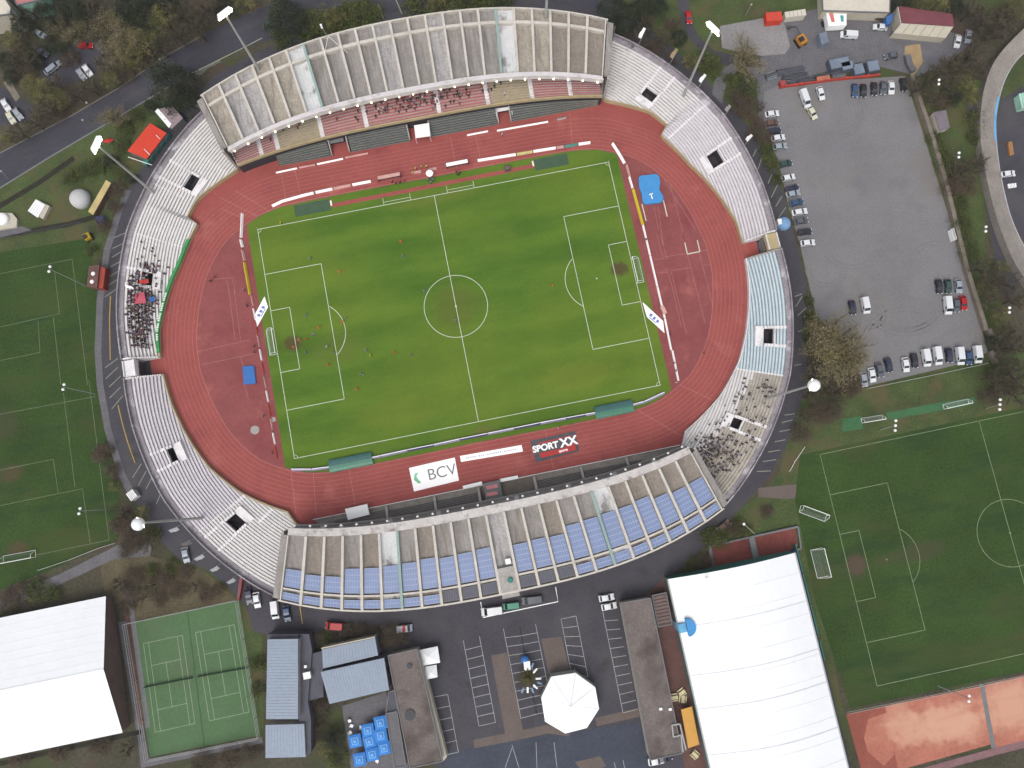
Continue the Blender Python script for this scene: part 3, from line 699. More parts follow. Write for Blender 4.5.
T_NW = terrace('terrace', 'open terrace at upper left whose lower half is packed with spectators', 130.7, 178.9,
    [], [(v_nw, 1.5, 3.4, 6.4), (164.0, 1.2, 5, 8)], [(156.3, 0, 13, .35), (146.8, 3, 13, .4), (171.3, 0, 3, .3)], lowfeat=[(M_green, 154.5, 178, 0, .62)])
T_SW = terrace('terrace', 'empty whitish terrace at lower left with rows curving round the bend', 182.2, 229.3,
    [(182, 211.5, 0, 14, 1), (211.5, 230, 0, 14, 0)], [(v_sw1, 1.3, 5.2, 8.2), (v_sw2, 1.35, 5.2, 7.7)], [(211.6, 0, 13, .3), (v_sw2-3.0, 0, 4, .9), (v_sw2+3, 0, 4, .9)])
# ---- roofed grandstands
def y_t(x): return 55.8-3.8*(abs(x)/53.5)**3      # front of the upper tier
def y_f(x): return 57.2-4.9*(abs(x)/54.)**3       # roof front edge
def y_fn(x): return 59.3-7.5*(abs(x)/53.6)**2.7    # same, top stand
def y_o(x): return 81.3-12.6*(abs(x)/60.)**2.4    # roof outer edge, top stand
def y_os(x): return 79.6-10.6*(abs(x)/60.)**2.8   # bottom stand
ZR = 14.
def grandstand(S, label):
    T = TB('grandstand', label, 'grandstand', (0, S*68, 0))
    south = S < 0
    def W(x, y, z): return (x, S*y, z)
    def rp(u, t):   # roof plan: u 0..23 rib index, t 0 front .. 1 rim
        xf = -52.9+105.8*u/23; xo = -57.9+115.8*u/23
        yf, yo = (y_f if south else y_fn)(xf), (y_os if south else y_o)(xo)
        return xf+(xo-xf)*t, yf+(yo-yf)*t
    def zr(t): return 13.75-.35*math.sin(math.pi*t) + .1*t
    def q(mb, pts, mi=0):
        mb.quad(pts if S > 0 else pts[::-1], mi)
    stain = (5, 17)
    roof = MB()
    TF = .065 if S > 0 else .1
    tb, bw_ = (.80, .022) if S > 0 else (.83, .011)     # transverse beam position
    NS = 5
    for i in range(23):
        mi = 1 if i in stain else ((2, 3, 3, 2, 2, 0, 0, 0, 0, 0, 3, 0, 0, 3, 0, 0, 0, 0, 2, 2, 4, 4, 4) if S > 0 else (0, 4, 4, 0, 4, 0, 0, 4, 0, 0, 0, 3, 0, 0, 4, 0, 0, 0, 4, 4, 4, 4, 4))[i]
        for (ta, tb_) in ((TF, tb), (tb, 1.)):
            for js in range(4):
                t0, t1 = ta+(tb_-ta)*js/4, ta+(tb_-ta)*(js+1)/4
                for k in range(NS):
                    u0, u1 = i+k/NS, i+(k+1)/NS
                    s0, s1 = (math.sin(math.pi*k/NS), math.sin(math.pi*(k+1)/NS))
                    p = []
                    for (u, t, s_) in ((u0, t0, s0), (u1, t0, s1), (u1, t1, s1), (u0, t1, s0)):
                        x, y = rp(u, t); p.append(W(x, y, zr(t)-.7*s_))
                    q(roof, p, mi)
    # soffit
    for i in range(23):
        p = [W(*rp(i+1, 0), 12.45), W(*rp(i, 0), 12.45), W(*rp(i, 1), 12.45), W(*rp(i+1, 1), 12.45)]
        q(roof, p, 0)
    T.part('roof', roof, [M_roofc, M_stain, M_rooft, M_roofp, M_roofb])
    def strip(u0, u1, t0, t1, z0, z1, mb, mi=0):
        n = max(1, int(math.ceil(abs(u1-u0)))) if abs(u1-u0) > .5 else 1
        for k in range(n):
            a, b = u0+(u1-u0)*k/n, u0+(u1-u0)*(k+1)/n
            pl = [rp(a, t0), rp(b, t0), rp(b, t1), rp(a, t1)]
            mb.prism([(x, S*y) for x, y in pl], z0, z1, mi)
    for i in range(24):
        m = MB(); h = .068 if i not in (6, 17) else .07
        strip(max(0, i-h), min(23, i+h), TF+.002,   .995, 12.5, 14.38, m)
        T.part('roof_rib', m, M_teal if i in (6, 17) else M_rib)
    m = MB()
    for i in range(23): strip(i+.075, i+.925, tb-bw_, tb+bw_, 12.5, 14.2, m)
    T.part('cross_beam', m, M_rib)
    m = MB(); strip(0, 23, 0, TF, 12.5, 14.1, m); fs = T.part('roof_fascia', m, M_fascia if S > 0 else M_fascia2)
    m = MB(); strip(-.05, 23.05, 0, .022, 13.4, 14.3, m); T.part('roof_front_beam', m, M_fascia if S > 0 else M_fascia2)
    m = MB(); strip(-.08, 23.08, .996, 1.016, 12.6, 14.3, m); T.part('roof_edge_beam', m, M_rib)
    for u in (-.38, 23.06):
        m = MB(); strip(u, u+.32, .1, .995, 12.9, 13.5, m); T.part('roof_end_slab', m, M_roofc)
        m = MB(); strip(u, u+.12, .05, .995, 3, 13.45, m) if u < 0 else strip(u+.2, u+.32, .05, .995, 3, 13.45, m); T.part('end_wall', m, M_conc)
    # lamps on the front edge
    for i in range(27):
        u = .3+i*22.4/26
        x, y = rp(u, 0); y -= (.35 if S > 0 else .5)
        m = MB(); m.tube(W(x, y+.9, 13.7), W(x, y-.15, 13.5), .07, .07); m.dome(W(x, y-.15, 13.32), .26 if S > 0 else .34, .3, 8, 3, 1)
        T.part('edge_lamp', m, [M_steel, M_bulb if S > 0 else M_head])
    # upper tier: 16 rows
    tm = MB(); mats = [M_seatr, M_seatt, M_conc, M_riser, mat('tier_step_pink', (188, 152, 144)), mat('tier_step_tan', (172, 160, 136))]
    nr = 26; nx = 54; RZ = .254
    secs = [(-54, -46.5, 0), (-46.5, -41, 0), (-41, -28.5, 1), (-28.5, -15.3, 0), (-15.3, 6, 0), (6, 21, 0), (21, 33.5, 1), (33.5, 44.5, 0), (44.5, 54, 0)]
    for k in range(nr):
        z = 5.0+RZ*k
        for i in range(nx):
            x0, x1 = -53.8+107.6*i/nx, -53.8+107.6*(i+1)/nx
            def ry(x, k): return y_t(x)+.4+((y_os if south else y_o)(x*1.1)-4-y_t(x)-.4)*k/nr
            xm = (x0+x1)/2; mi = 0
            for a, b, mm in secs:
                if a <= xm < b: mi = mm
            if south: mi = 2
            d = (ry(x0, k+1)-ry(x0, k))*.6
            q(tm, [W(x0, ry(x0, k), z-RZ), W(x1, ry(x1, k), z-RZ), W(x1, ry(x1, k), z), W(x0, ry(x0, k), z)], 3)
            q(tm, [W(x0, ry(x0, k), z), W(x1, ry(x1, k), z), W(x1, ry(x1, k)+d, z), W(x0, ry(x0, k)+d, z)], mi)
            q(tm, [W(x0, ry(x0, k)+d, z-.02), W(x1, ry(x1, k)+d, z-.02), W(x1, ry(x1, k+1), z-.02), W(x0, ry(x0, k+1), z-.02)], {0: 4, 1: 5, 2: 2}[mi])
    T.part('upper_tier', tm, mats)
    m = MB()
    for i in range(nx):
        x0, x1 = -53.9+107.8*i/nx, -53.9+107.8*(i+1)/nx
        m.prism([(x0, S*y_t(x0)), (x1, S*y_t(x1)), (x1, S*(y_t(x1)+.4)), (x0, S*(y_t(x0)+.4))], 4.3, 5.4)
    T.part('tier_parapet', m, M_parapet if S > 0 else M_conc)
    for x in (-46.5, -41.6, -28.3, -15.2, 6.3, 20.8, 33.8, 45.0):
        m = MB()
        for k in range(14):
            dy_ = (y_o(x*1.1)-4-y_t(x)-.4)/26; y = y_t(x)+.4+dy_*k; m.prism([(x-.6, S*y), (x+.6, S*y), (x+.6, S*(y+dy_)), (x-.6, S*(y+dy_))], 4.6+RZ*k, 5.1+RZ*k)
        T.part('aisle_stairs', m, M_concw)
    # back wall
    m = MB()
    for i in range(24):
        u0, u1 = i-.5, i+.5
        a, b = rp(max(-.5, u0), .97), rp(min(23.5, u1), .97)
        q(m, [W(a[0], a[1], 0), W(b[0], b[1], 0), W(b[0], b[1], 13.2), W(a[0], a[1], 13.2)][::-1])
        q(m, [W(a[0], a[1]-.3, 0), W(b[0], b[1]-.3, 0), W(b[0], b[1]-.3, 13.2), W(a[0], a[1]-.3, 13.2)])
    T.part('back_wall', m, M_wall)
    # underside of the tier, closing the front down to the lower stand
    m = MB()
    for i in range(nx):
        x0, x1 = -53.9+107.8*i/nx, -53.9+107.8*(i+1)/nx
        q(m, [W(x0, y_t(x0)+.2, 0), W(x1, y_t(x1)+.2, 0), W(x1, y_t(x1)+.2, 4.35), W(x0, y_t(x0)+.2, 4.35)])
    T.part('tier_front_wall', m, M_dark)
    return T, rp, zr, tb, W, strip, q
GN = grandstand(1, 'long roofed grandstand at top with red seats under a ribbed concrete roof')
GS = grandstand(-1, 'long roofed grandstand at bottom with blue solar panels on its ribbed roof')

# lower stands in front of the grandstands
def lower_bank(T, S, x0, x1, yfront, n, ztop, dark, foot):
    m = MB()
    nx = max(1, int((x1-x0)/3))
    for i in range(nx):
        a, b = x0+(x1-x0)*i/nx, x0+(x1-x0)*(i+1)/nx
        ya, yb = y_t(a)-.05, y_t(b)-.05
        for k in range(n):
            z = .7+(ztop-.7)*k/(n-1)
            f0, f1 = yfront+(ya-yfront)*k/n, yfront+(yb-yfront)*k/n
            g0, g1 = yfront+(ya-yfront)*(k+1)/n, yfront+(yb-yfront)*(k+1)/n
            if g0-f0 < .12: continue
            m.prism([(a, S*f0), (b, S*f1), (b, S*g1), (a, S*g0)], .05, z-.16, 1)
            m.prism([(a, S*(f0+.02)), (b, S*(f1+.02)), (b, S*(f1+(g1-f1)*.62)), (a, S*(f0+(g0-f0)*.62))], z-.17, z, 0)
    T.part('seat_bank', m, [dark, foot])
TN = GN[0]
for x0, x1, n in ((-43, -27.8, 6), (-21.5, -3.6, 7), (2.2, 22.6, 7), (27, 42, 6), (42, 53, 5)):
    lower_bank(TN, 1, x0, x1, 52.0, n, 3.4, M_seatd, mat('bank_step', (150, 147, 134), var=.12, scale=.4))
for x in (-27.3, -22, -3.9, 2.5, 22.9, 26.7):
    m = MB(); m.prism([(x-.15, 52.0), (x+.15, 52.0), (x+.15, 55.4), (x-.15, 55.4)], .05, 2.2, ztop=[1.2, 1.2, 3.6, 3.6]); TN.part('side_wall', m, M_conc)
m = MB(); a = [P(414, 125.5, 3.6), P(429, 123, 3.6), P(430.2, 136, 3.6), P(415.6, 138, 3.6)]; m.prism([(v.x, v.y) for v in a], 3.4, 3.65)
for v in a: m.tube((v.x*.99+.01*a[0].x, v.y, .05), (v.x*.99+.01*a[0].x, v.y, 3.4), .07)
TN.part('tunnel_canopy', m, M_head)
m = MB(); a = P(504, 112, 2.6); m.box((a.x, 55.2, 2.6), (4.6, 1.2, .15)); m.box((a.x-2.3, 54.4, 1.5), (.2, 2.2, 2.4)); m.box((a.x+2.3, 54.4, 1.5), (.2, 2.2, 2.4)); TN.part('entrance_hood', m, M_concw)
m = MB(); m.box((-25, 55.2, 2.6), (4.2, 1.2, .15)); TN.part('entrance_hood', m, M_grey)
TS = GS[0]
m = MB(); m.quad([(-50, -51.6, .2), (-46, -57, .2), (50, -57, .2), (54, -51.6, .2)]); TS.part('stand_floor', m, M_floor)
for x0, x1 in ((-44, -30), (-29, -16.5), (-15.6, -4), (12.6, 25), (26, 38), (39, 46)):
    lower_bank(TS, -1, x0, x1, 53.4 if abs(x0) < 40 else 53.0, 5, 2.6, M_seatdd, M_floor)
for x in (-29.5, -16, -3.6, 12.2, 25.5, 38.5):
    m = MB(); m.prism([(x-.35, -52), (x+.35, -52), (x+.35, -56.2), (x-.35, -56.2)], .05, 2.5, ztop=[.9, .9, 2.7, 2.7]); TS.part('side_wall', m, M_conc)
m = MB(); m.prism([(-50, -51.75), (54, -51.75), (54, -51.55), (-50, -51.55)], .05, .75); TS.part('track_side_wall', m, M_concw)
m = MB(); a = [P(345, 509, 2.8), P(367, 504, 2.8), P(369.5, 514.5, 2.8), P(348, 520, 2.8)]; m.prism([(v.x, v.y) for v in a], 2.6, 2.85)
for v in a: m.tube((v.x, v.y, .05), (v.x, v.y, 2.6), .07)
TS.part('flat_canopy', m, M_head)
m = MB(); a = [P(483, 483.5, 2.2), P(499.5, 480, 2.2), P(503, 497, 2.2), P(486, 501, 2.2)]; m.prism([(v.x, v.y) for v in a], .05, 2.2)
tun = TS.part('players_tunnel', m, M_grey)
for y0, y1 in ((485.5, 489), (492.5, 496)):
    m = MB(); a = [P(486, y0+.6, 2.25), P(497, y0-1.6, 2.25), P(498, y1-1.6, 2.25), P(487, y1+.6, 2.25)]; m.prism([(v.x, v.y) for v in a], 2.15, 2.3); m.v = [(v[0], v[1]-TS.loc.y, v[2]) for v in m.v]; m.build('tunnel_panel', mat('pink_panel', (226, 150, 150)), tun)
for x in ((463, 487.5, 482, 483), (500, 480.5, 518, 477)):
    m = MB(); a, b = P(x[0], x[1], 1.), P(x[2], x[3], 1.); m.ribbon([a, b], .9, 1.1); m.prism([(a.x, a.y-.4), (b.x, b.y-.4), (b.x, b.y+.4), (a.x, a.y+.4)], .05, 1.09); TS.part('white_board', m, M_head)
# floor flanking the tunnel, stand shade put into its darker colour
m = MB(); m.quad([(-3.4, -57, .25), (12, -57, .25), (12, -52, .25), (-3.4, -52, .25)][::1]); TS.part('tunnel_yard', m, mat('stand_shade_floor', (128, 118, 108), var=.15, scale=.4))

# solar panels, one block per bay
_, rp, zr, tbm, W, strip, q = GS
def solar(i, t0, t1, u0, u1, m, mats, nu=6, nt_=6, lift=.12):
    mb = MB(); zl = lambda t: zr(t0)+(zr(t1)-zr(t0))*(t-t0)/(t1-t0)+.02
    for a in range(nu):
        for b in range(nt_):
            ua, ub = u0+(u1-u0)*a/nu, u0+(u1-u0)*(a+1)/nu
            ta, tb_ = t0+(t1-t0)*b/nt_, t0+(t1-t0)*(b+1)/nt_
            e = .012; f = .006
            p = [W(*rp(i+ua+e, ta+f), zl(ta)+lift), W(*rp(i+ub-e, ta+f), zl(ta)+lift), W(*rp(i+ub-e, tb_-f), zl(tb_)+lift), W(*rp(i+ua+e, tb_-f), zl(tb_)+lift)]
            q(mb, p, 0)
    fr = [W(*rp(i+u0-.01, t0-.004), zr(t0)+lift-.03), W(*rp(i+u1+.01, t0-.004), zr(t0)+lift-.03), W(*rp(i+u1+.01, t1+.004), zr(t1)+lift-.03), W(*rp(i+u0-.01, t1+.004), zr(t1)+lift-.03)]
    q(mb, fr, 1)
    q(mb, [(v[0], v[1], v[2]-.06) for v in fr][::-1], 1)
    TS.part('solar_panel', mb, mats)
starts = [.57, .61, .61, .51, .51, .50, .49, .47, .49, .48, .47, None, .50, .49, .50, .42, .41, .40, .40, .38, .44, .47, .47]
for i in range(23):
    if starts[i] is None: continue
    solar(i, starts[i], .80, .11, .89, None, [M_solar, M_solarf], 6, max(3, int((.80-starts[i])*17)))
    if i in (8, 9, 10, 12, 13, 14): solar(i, .86, .975, .12, .88, None, [M_solard, M_grey], 6, 1, .1)
    else: solar(i, .885 if i < 8 else .88, .975, .1, .9, None, [M_solar, M_solarf], 5, 2)
# concrete platform with hatch in the middle bay
m = MB(); strip(11.06, 11.94, .72, 1.06, 13.6, 14.27, m); TS.part('roof_platform', m, M_conc)
x, y = rp(11.62, .87); m = MB(); m.tube(W(x, y, 14.2), W(x, y, 14.9), .75, .7, 8); TS.part('roof_vent', m, M_tealfab)
x, y = rp(11.7, .66); m = MB(); m.box(W(x, y, 14.3), (1.3, 1.3, 1.0)); TS.part('roof_hatch', m, M_white)
# wires and aerial on the north roof
x, y = GN[1](7.6, .86)
aer = TB('aerial_mast', 'thin lattice aerial mast with guy wires on the grandstand roof', 'mast', (x, y, 14.3))
m = MB(); m.tube((x, y, 13.6), (x-1.2, y+.6, 22), .09, .05); aer.part('pole', m, M_steel)
for dx, dy in ((-3, -2.5), (3.6, -3), (1.5, 3)):
    m = MB(); m.tube((x-.5, y+.3, 18), (x+dx, y+dy, 14.0), .05, .05, 4); aer.part('guy_wire', m, M_white)
m = MB(); m.box((x-1.2, y+.6, 22.2), (.5, .5, 1.4)); aer.part('aerial', m, M_white)

# link blocks closing the gaps behind the goals
for nm, lb, t, c in (('gateway', 'white gateway block across the gap in the left terrace', 180.55, M_concw), ('gateway', 'tan gateway block across the gap in the right terrace', 359.6, M_parapet)):
    r = rb(t); hw_ = 2.6
    g = TB(nm, lb, 'gate', (*pol(r-1.5, t), 0))
    m = MB(); cx, cy = pol(r-1.6, t); m.box((cx, cy, 4.9), (3.4, 4.6, 1.5)); m.box((cx, cy-2.1, 2.1), (3.0, .35, 4.2)); m.box((cx, cy+2.1, 2.1), (3.0, .35, 4.2)); g.part('bridge', m, c)
    m = MB(); m.box((cx-1.55, cy, 5.95), (.22, 4.5, .6)); m.box((cx+1.55, cy, 5.95), (.22, 4.5, .6)); g.part('parapet', m, M_concw)
    m = MB(); d = -1 if cx > 0 else 1; m.box((cx+d*1.9, cy, 2), (.12, 3.8, 3.8)); g.part('gate_leaf', m, M_grey if cx > 0 else M_dark)

# ---- floodlight masts
def floodlight(b, zb, H, h, lit, label):
    w = P(*b, zb); hd = P(*h, H)
    T = TB('floodlight_mast', label, 'floodlight', (w.x, w.y, zb-.4), 'stadium floodlight masts')
    m = MB(); m.tube((w.x, w.y, zb-.8), (hd.x, hd.y, H-1), .42, .24, 10); T.part('mast', m, M_steel)
    to = Vector((-hd.x, -hd.y, -H*1.15)).normalized()
    sx = Vector((-to.y, to.x, 0)).normalized(); sy = to.cross(sx).normalized()
    c = Vector((hd.x, hd.y, H))
    m = MB()
    def pt(u, v, d): return tuple(c+sx*u+sy*v+to*d)
    hw_, hh = (2.2, 1.5) if lit else (1.2, .9)
    f = [pt(-hw_, -hh, .1), pt(hw_, -hh, .1), pt(hw_, hh, .1), pt(-hw_, hh, .1)]; bk = [pt(-hw_*.8, -hh*.8, -.7), pt(hw_*.8, -hh*.8, -.7), pt(hw_*.8, hh*.8, -.7), pt(-hw_*.8, hh*.8, -.7)]
    m.quad(f); m.quad(bk[::-1])
    for k in range(4): m.quad([f[k], bk[k], bk[(k+1) % 4], f[(k+1) % 4]])
    fr = T.part('head_frame', m, M_head)
    m = MB()
    for a in range(5):
        for b_ in range(4):
            u = -hw_+hw_*2*(a+.5)/5; v = -hh+hh*2*(b_+.5)/4
            ring = [pt(u+.36*math.cos(k*math.pi/4), v+.33*math.sin(k*math.pi/4), .22) for k in range(8)]; m.quad(ring if True else ring[::-1])
            r2 = [pt(u+.3*math.cos(k*math.pi/4), v+.28*math.sin(k*math.pi/4), .1) for k in range(8)]
            for k in range(8): m.quad([r2[k], r2[(k+1) % 8], ring[(k+1) % 8], ring[k]])
    m.v = [(v[0]-T.loc.x, v[1]-T.loc.y, v[2]-T.loc.z) for v in m.v]
    m.build('lamp_array', M_lamp, fr)
    if not lit:
        m = MB(); m.dome(pt(0, 0, -.4), 1.5, 1.5, 14, 5); m.dome(pt(0, 0, -.4), 1.5, -.9, 14, 5); T.part('head_cover', m, M_head, smooth=True)
floodlight((258, 68), 14, 37.5, (225, 14), 1, 'tall floodlight mast rising behind the top grandstand roof, its lit head over the road')
floodlight((154, 193), 5, 35.5, (97, 145), 1, 'tall floodlight mast leaning past the orange roofed hut, head lit white')
floodlight((683, 97), 4, 37, (713, 29), 1, 'tall floodlight mast at the upper right terrace, head lit yellow white')
floodlight((765, 399), 4, 36.5, (812, 385), 0, 'tall floodlight mast by the crowd beside the gravel car park, head a white dome')
floodlight((203, 518), 4, 38, (140, 523), 0, 'tall floodlight mast over the lower left terrace, white head above brown bushes')
w = P(546, 16, 14); T = TB('floodlight_mast', 'grey mast standing at the back of the top grandstand roof, head out of the photo', 'floodlight', (w.x, w.y, 13.5), 'stadium floodlight masts')
m = MB(); m.tube((w.x, w.y, 13.5), (w.x, w.y+1, 36), .42, .24, 10); T.part('mast', m, M_steel)

# flags on the rim
k = 0
where = ['nearest the top grandstand', 'second from the top grandstand', 'beside the access road at upper right', 'beside the round planted island', 'above the diagonal bays at right',
         'above the parked silver car at lower left', 'just right of the silver car at lower left', 'third along the lower left rim', 'fourth along the lower left rim', 'left of the red banner at lower left']
for n_, (px, py, c) in enumerate([(643, 34, M_white), (674.5, 54.6, M_timber), (702.5, 80, M_white), (726.6, 110.5, M_conc), (748, 139.7, M_white), (174, 527, M_white), (186.6, 540.7, M_conc), (199, 555, M_white), (214.6, 566, M_white), (231, 578, M_white)]):
    z = 9.5; w = P(px, py, z); d = Vector((w.x, w.y, 0)).normalized(); t = math.degrees(math.atan2(w.y, w.x))
    b = Vector((*pol(rb(t)+.2, t), 5.2))
    T = TB('flag', ('white' if c in (M_white,) else 'dull') + ' flag leaning over the rim, ' + where[n_], 'flag', tuple(b), 'flags along the stadium rim')
    top = Vector((w.x, w.y, z))+d*1.2+Vector((0, 0, 1.2))
    m = MB(); m.tube(b, top, .07, .05); T.part('pole', m, M_steel)
    s = Vector((-d.y, d.x, 0)); m = MB()
    ps = []
    for j in range(7):
        f = j/6; a = b.lerp(top, .45+.55*f); wv = .25*math.sin(f*6)
        ps.append((a+s*wv*.3, a+s*(1.0+.15*math.sin(f*5))+Vector((0, 0, -.25+wv))))
    for j in range(6): m.quad([ps[j][0], ps[j+1][0], ps[j+1][1], ps[j][1]])
    T.part('cloth', m, c)
print('PART2 ok')

# ================================================================== BUILDINGS
def wpts(px, z): return [(lambda v: (v.x, v.y))(P(x, y, z)) for x, y in px]
def seams(mb, quad, z0, z1, step, h=.06, w=.06, mi=0):
    """standing seams: quad corners a,b (one eave) c,d (other eave) as 3d points, lines from ab to dc"""
    a, b, c, d = [Vector(v) for v in quad]
    n = max(2, int((b-a).length/step))
    for k in range(n+1):
        p = a.lerp(b, k/n); q_ = d.lerp(c, k/n); t = (b-a).normalized()*w/2; u = Vector((0, 0, h))
        mb.quad([p-t+u, q_-t+u, q_+t+u, p+t+u], mi); mb.quad([p-t, q_-t, q_-t+u, p-t+u], mi); mb.quad([p+t+u, q_+t+u, q_+t, p+t], mi)
# white gabled hall, lower left
T = TB('gabled_hall', 'large white gabled sports hall at the bottom left corner beside the tennis courts', 'hall', (-130, -78, 0))
x0, x1, y0, y1, yr, ze, zg = -175., -106.5, -60.7, -95.9, -78.6, 4.5, 9.6
m = MB()
m.quad([(x0, y0, ze), (x0, yr, zg), (x1, yr, zg), (x1, y0, ze)]); m.quad([(x0, yr, zg), (x0, y1, ze), (x1, y1, ze), (x1, yr, zg)])
for k in range(8):
    y = y0+(yr-y0)*k/8; z = ze+(zg-ze)*k/8; m.box(((x0+x1)/2, y, z+.03), (x1-x0, .08, .08)); y = y1+(yr-y1)*k/8; m.box(((x0+x1)/2, y, z+.03), (x1-x0, .08, .08))
m.box(((x0+x1)/2, yr, zg+.03), (x1-x0, .5, .12))
T.part('roof', m, M_membrane)
m = MB(); m.quad([(x1-.5, y0-.4, 0), (x1-.5, y1+.4, 0), (x1-.5, y1+.4, ze-.15), (x1-.5, yr, zg-.2), (x1-.5, y0-.4, ze-.15)]); m.quad([(x0, y0-.4, 0), (x1-.5, y0-.4, 0), (x1-.5, y0-.4, ze-.15), (x0, y0-.4, ze-.15)][::-1]); m.quad([(x0, y1+.4, 0), (x1-.5, y1+.4, 0), (x1-.5, y1+.4, ze-.15), (x0, y1+.4, ze-.15)]); T.part('wall', m, mat('hall_wall', (120, 98, 90)))
m = MB(); m.ribbon([Vector((-102.6, -60)), Vector((-102.2, -97))], 1.3, .06); tag(m.build('gutter_path', M_grey), kind='structure')
m = MB(); m.ribbon([Vector((-103.9, -61)), Vector((-103.7, -96))], 1.2, .05); tag(m.build('planted_bed', M_brick), kind='structure')
m = MB(); m.ribbon([Vector((-160, -98.5)), Vector((-104, -97.6))], 1.2, .05); tag(m.build('hedge_ditch', mat('ditch', (46, 44, 32))), kind='structure')
# white barrel hall, lower right
T = TB('barrel_hall', 'huge white vaulted membrane hall at bottom right of the parking', 'hall', (59, -118, 0))
x0, x1, y0, y1 = 41.7, 76.4, -85.8, -160.
n = 14; m = MB(); prof = []
for k in range(n+1):
    a = k/n; prof.append((x0+(x1-x0)*a, 5.6+3.4*math.sin(math.pi*a)))
for k in range(n): m.quad([(prof[k][0], y0, prof[k][1]), (prof[k][0], y1, prof[k][1]), (prof[k+1][0], y1, prof[k+1][1]), (prof[k+1][0], y0, prof[k+1][1])])
for j in range(1, 14):
    y = y0+(y1-y0)*j/14
    for k in range(n): m.quad([(prof[k][0], y-.12, prof[k][1]), (prof[k][0], y, prof[k][1]-.0+.06), (prof[k+1][0], y, prof[k+1][1]+.06), (prof[k+1][0], y-.12, prof[k+1][1])][::-1])
T.part('roof', m, M_membrane, smooth=False)
m = MB()
for y in (-98.5, -111, -119.5, -131, -142):
    m = MB()
    for k in range(n): m.quad([(prof[k][0], y-.07, prof[k][1]+.07), (prof[k][0], y+.07, prof[k][1]+.07), (prof[k+1][0], y+.07, prof[k+1][1]+.07), (prof[k+1][0], y-.07, prof[k+1][1]+.07)][::-1])
    T.part('roof_seam', m, mat('membrane_seam', (222, 226, 232), fine=.04))
m = MB(); m.quad([(p[0], y0-.02, p[1]-.02) for p in prof]+[(x1, y0-.02, 0), (x0, y0-.02, 0)]); T.part('end_wall', m, M_tealfab)
m = MB(); m.box((x0+.15, (y0+y1)/2, 2.8), (.3, y0-y1, 5.5)); m.box((x1-.15, (y0+y1)/2, 2.8), (.3, y0-y1, 5.5)); T.part('side_wall', m, mat('hall_side', (104, 134, 134)))
m = MB(); m.box((x0-.1, (y0+y1)/2, 5.5), (.5, y0-y1, .22)); m.box((x1+.1, (y0+y1)/2, 5.5), (.5, y0-y1, .22)); T.part('gutter', m, M_steel)
m = MB(); m.box((x1+1.0, (y0+y1)/2, 1.1), (1.7, y0-y1, 2.1)); T.part('base_skirt', m, M_navy)
for k in range(4):
    fx = TB('windbreak_panel', ['teal mesh windbreak at the corner of the right training pitch goal', 'teal mesh windbreak second along the white vaulted hall', 'teal mesh windbreak third along the white vaulted hall', 'teal mesh windbreak furthest down the white vaulted hall'][k], 'windbreak', (x1+2, -88-8.2*k, 0), 'teal windbreaks along the hall')
    m = MB(); m.box((x1+2, -88-8.2*k, 1.3), (.25, 7.6 if k < 3 else 5, 2.4)); fx.part('mesh_panel', m, M_tealfab)
    m = MB(); m.tube((x1+2, -84.3-8.2*k, 0), (x1+2, -84.3-8.2*k, 2.7), .08); fx.part('post', m, M_steel)
# roof details on the vaulted hall
w = P(687, 627.5, 7)
T = TB('air_blower', 'bright blue round air blower with square duct at the edge of the vaulted hall', 'blower', (w.x-1.5, w.y, 0))
m = MB(); m.tube((w.x+.2, w.y-1.9, 6.2), (w.x+.2, w.y-1.9, 6.9), 2.0, 2.0, 16); m.dome((w.x+.2, w.y-1.9+1.9, 6.0), .1, .1, 6, 2)
m = MB(); c = (w.x, w.y)
for k in range(9): pass
pl = [(c[0]+2.3*math.cos(a), c[1]+2.3*math.sin(a)) for a in [math.pi*(-.5+k/10) for k in range(11)]]
m.prism(pl, 0, 7.6); T.part('half_drum', m, M_sky)
m = MB(); m.box((c[0]-1.1, c[1], 3.4), (1.9, 2.3, 6.6)); T.part('duct', m, mat('pale_blue_duct', (120, 190, 230)))
def block(name, label, cat, px, h, roof_m, wall_m, par=.35, seam=None, group=None):
    pl = wpts(px, h); cx = sum(p[0] for p in pl)/len(pl); cy = sum(p[1] for p in pl)/len(pl)
    T = TB(name, label, cat, (cx, cy, 0), group)
    sh = [(cx+(p[0]-cx)*.985, cy+(p[1]-cy)*.985) for p in pl]
    m = MB(); m.prism(sh, 0, h-.12); T.part('wall', m, wall_m)
    m = MB(); m.prism(pl, h-.2, h)
    T.part('roof', m, roof_m)
    if seam is not None:
        s = MB(); q_ = [(*p, h) for p in (pl if seam == 0 else pl[1:]+pl[:1])]; seams(s, q_, h, h, .75); T.part('roof_seams', s, roof_m)
    elif par:
        m = MB()
        for k in range(len(pl)):
            a, b = Vector(pl[k]), Vector(pl[(k+1) % len(pl)]); t = (b-a).normalized(); nn = Vector((-t.y, t.x))*.13
            m.prism([tuple(a+nn), tuple(b+nn), tuple(b-nn), tuple(a-nn)], h-.3, h+par*.6+.004*k)
        T.part('roof_edge', m, M_grey)
    return T, pl
def windows(T, a, b, z0, z1, n, w, m=M_glass, frac=.1):
    a = Vector(a); b = Vector(b); t = (b-a).normalized(); nn = Vector((t.y, -t.x))
    for k in range(n):
        c = a.lerp(b, (k+.5)/n); mb = MB(); ang_ = math.atan2(t.y, t.x)
        mb.box((c.x+nn.x*.04, c.y+nn.y*.04, (z0+z1)/2), (w, .14, z1-z0), ang_); T.part('window', mb, m)
TA, pl = block('office_building', 'long office block with blue grey metal roof, leftmost beside the tennis courts', 'building', [(267.4, 639.5), (298, 639), (298, 719), (266, 719)], 7.2, M_blueroof, M_conc, seam=1)
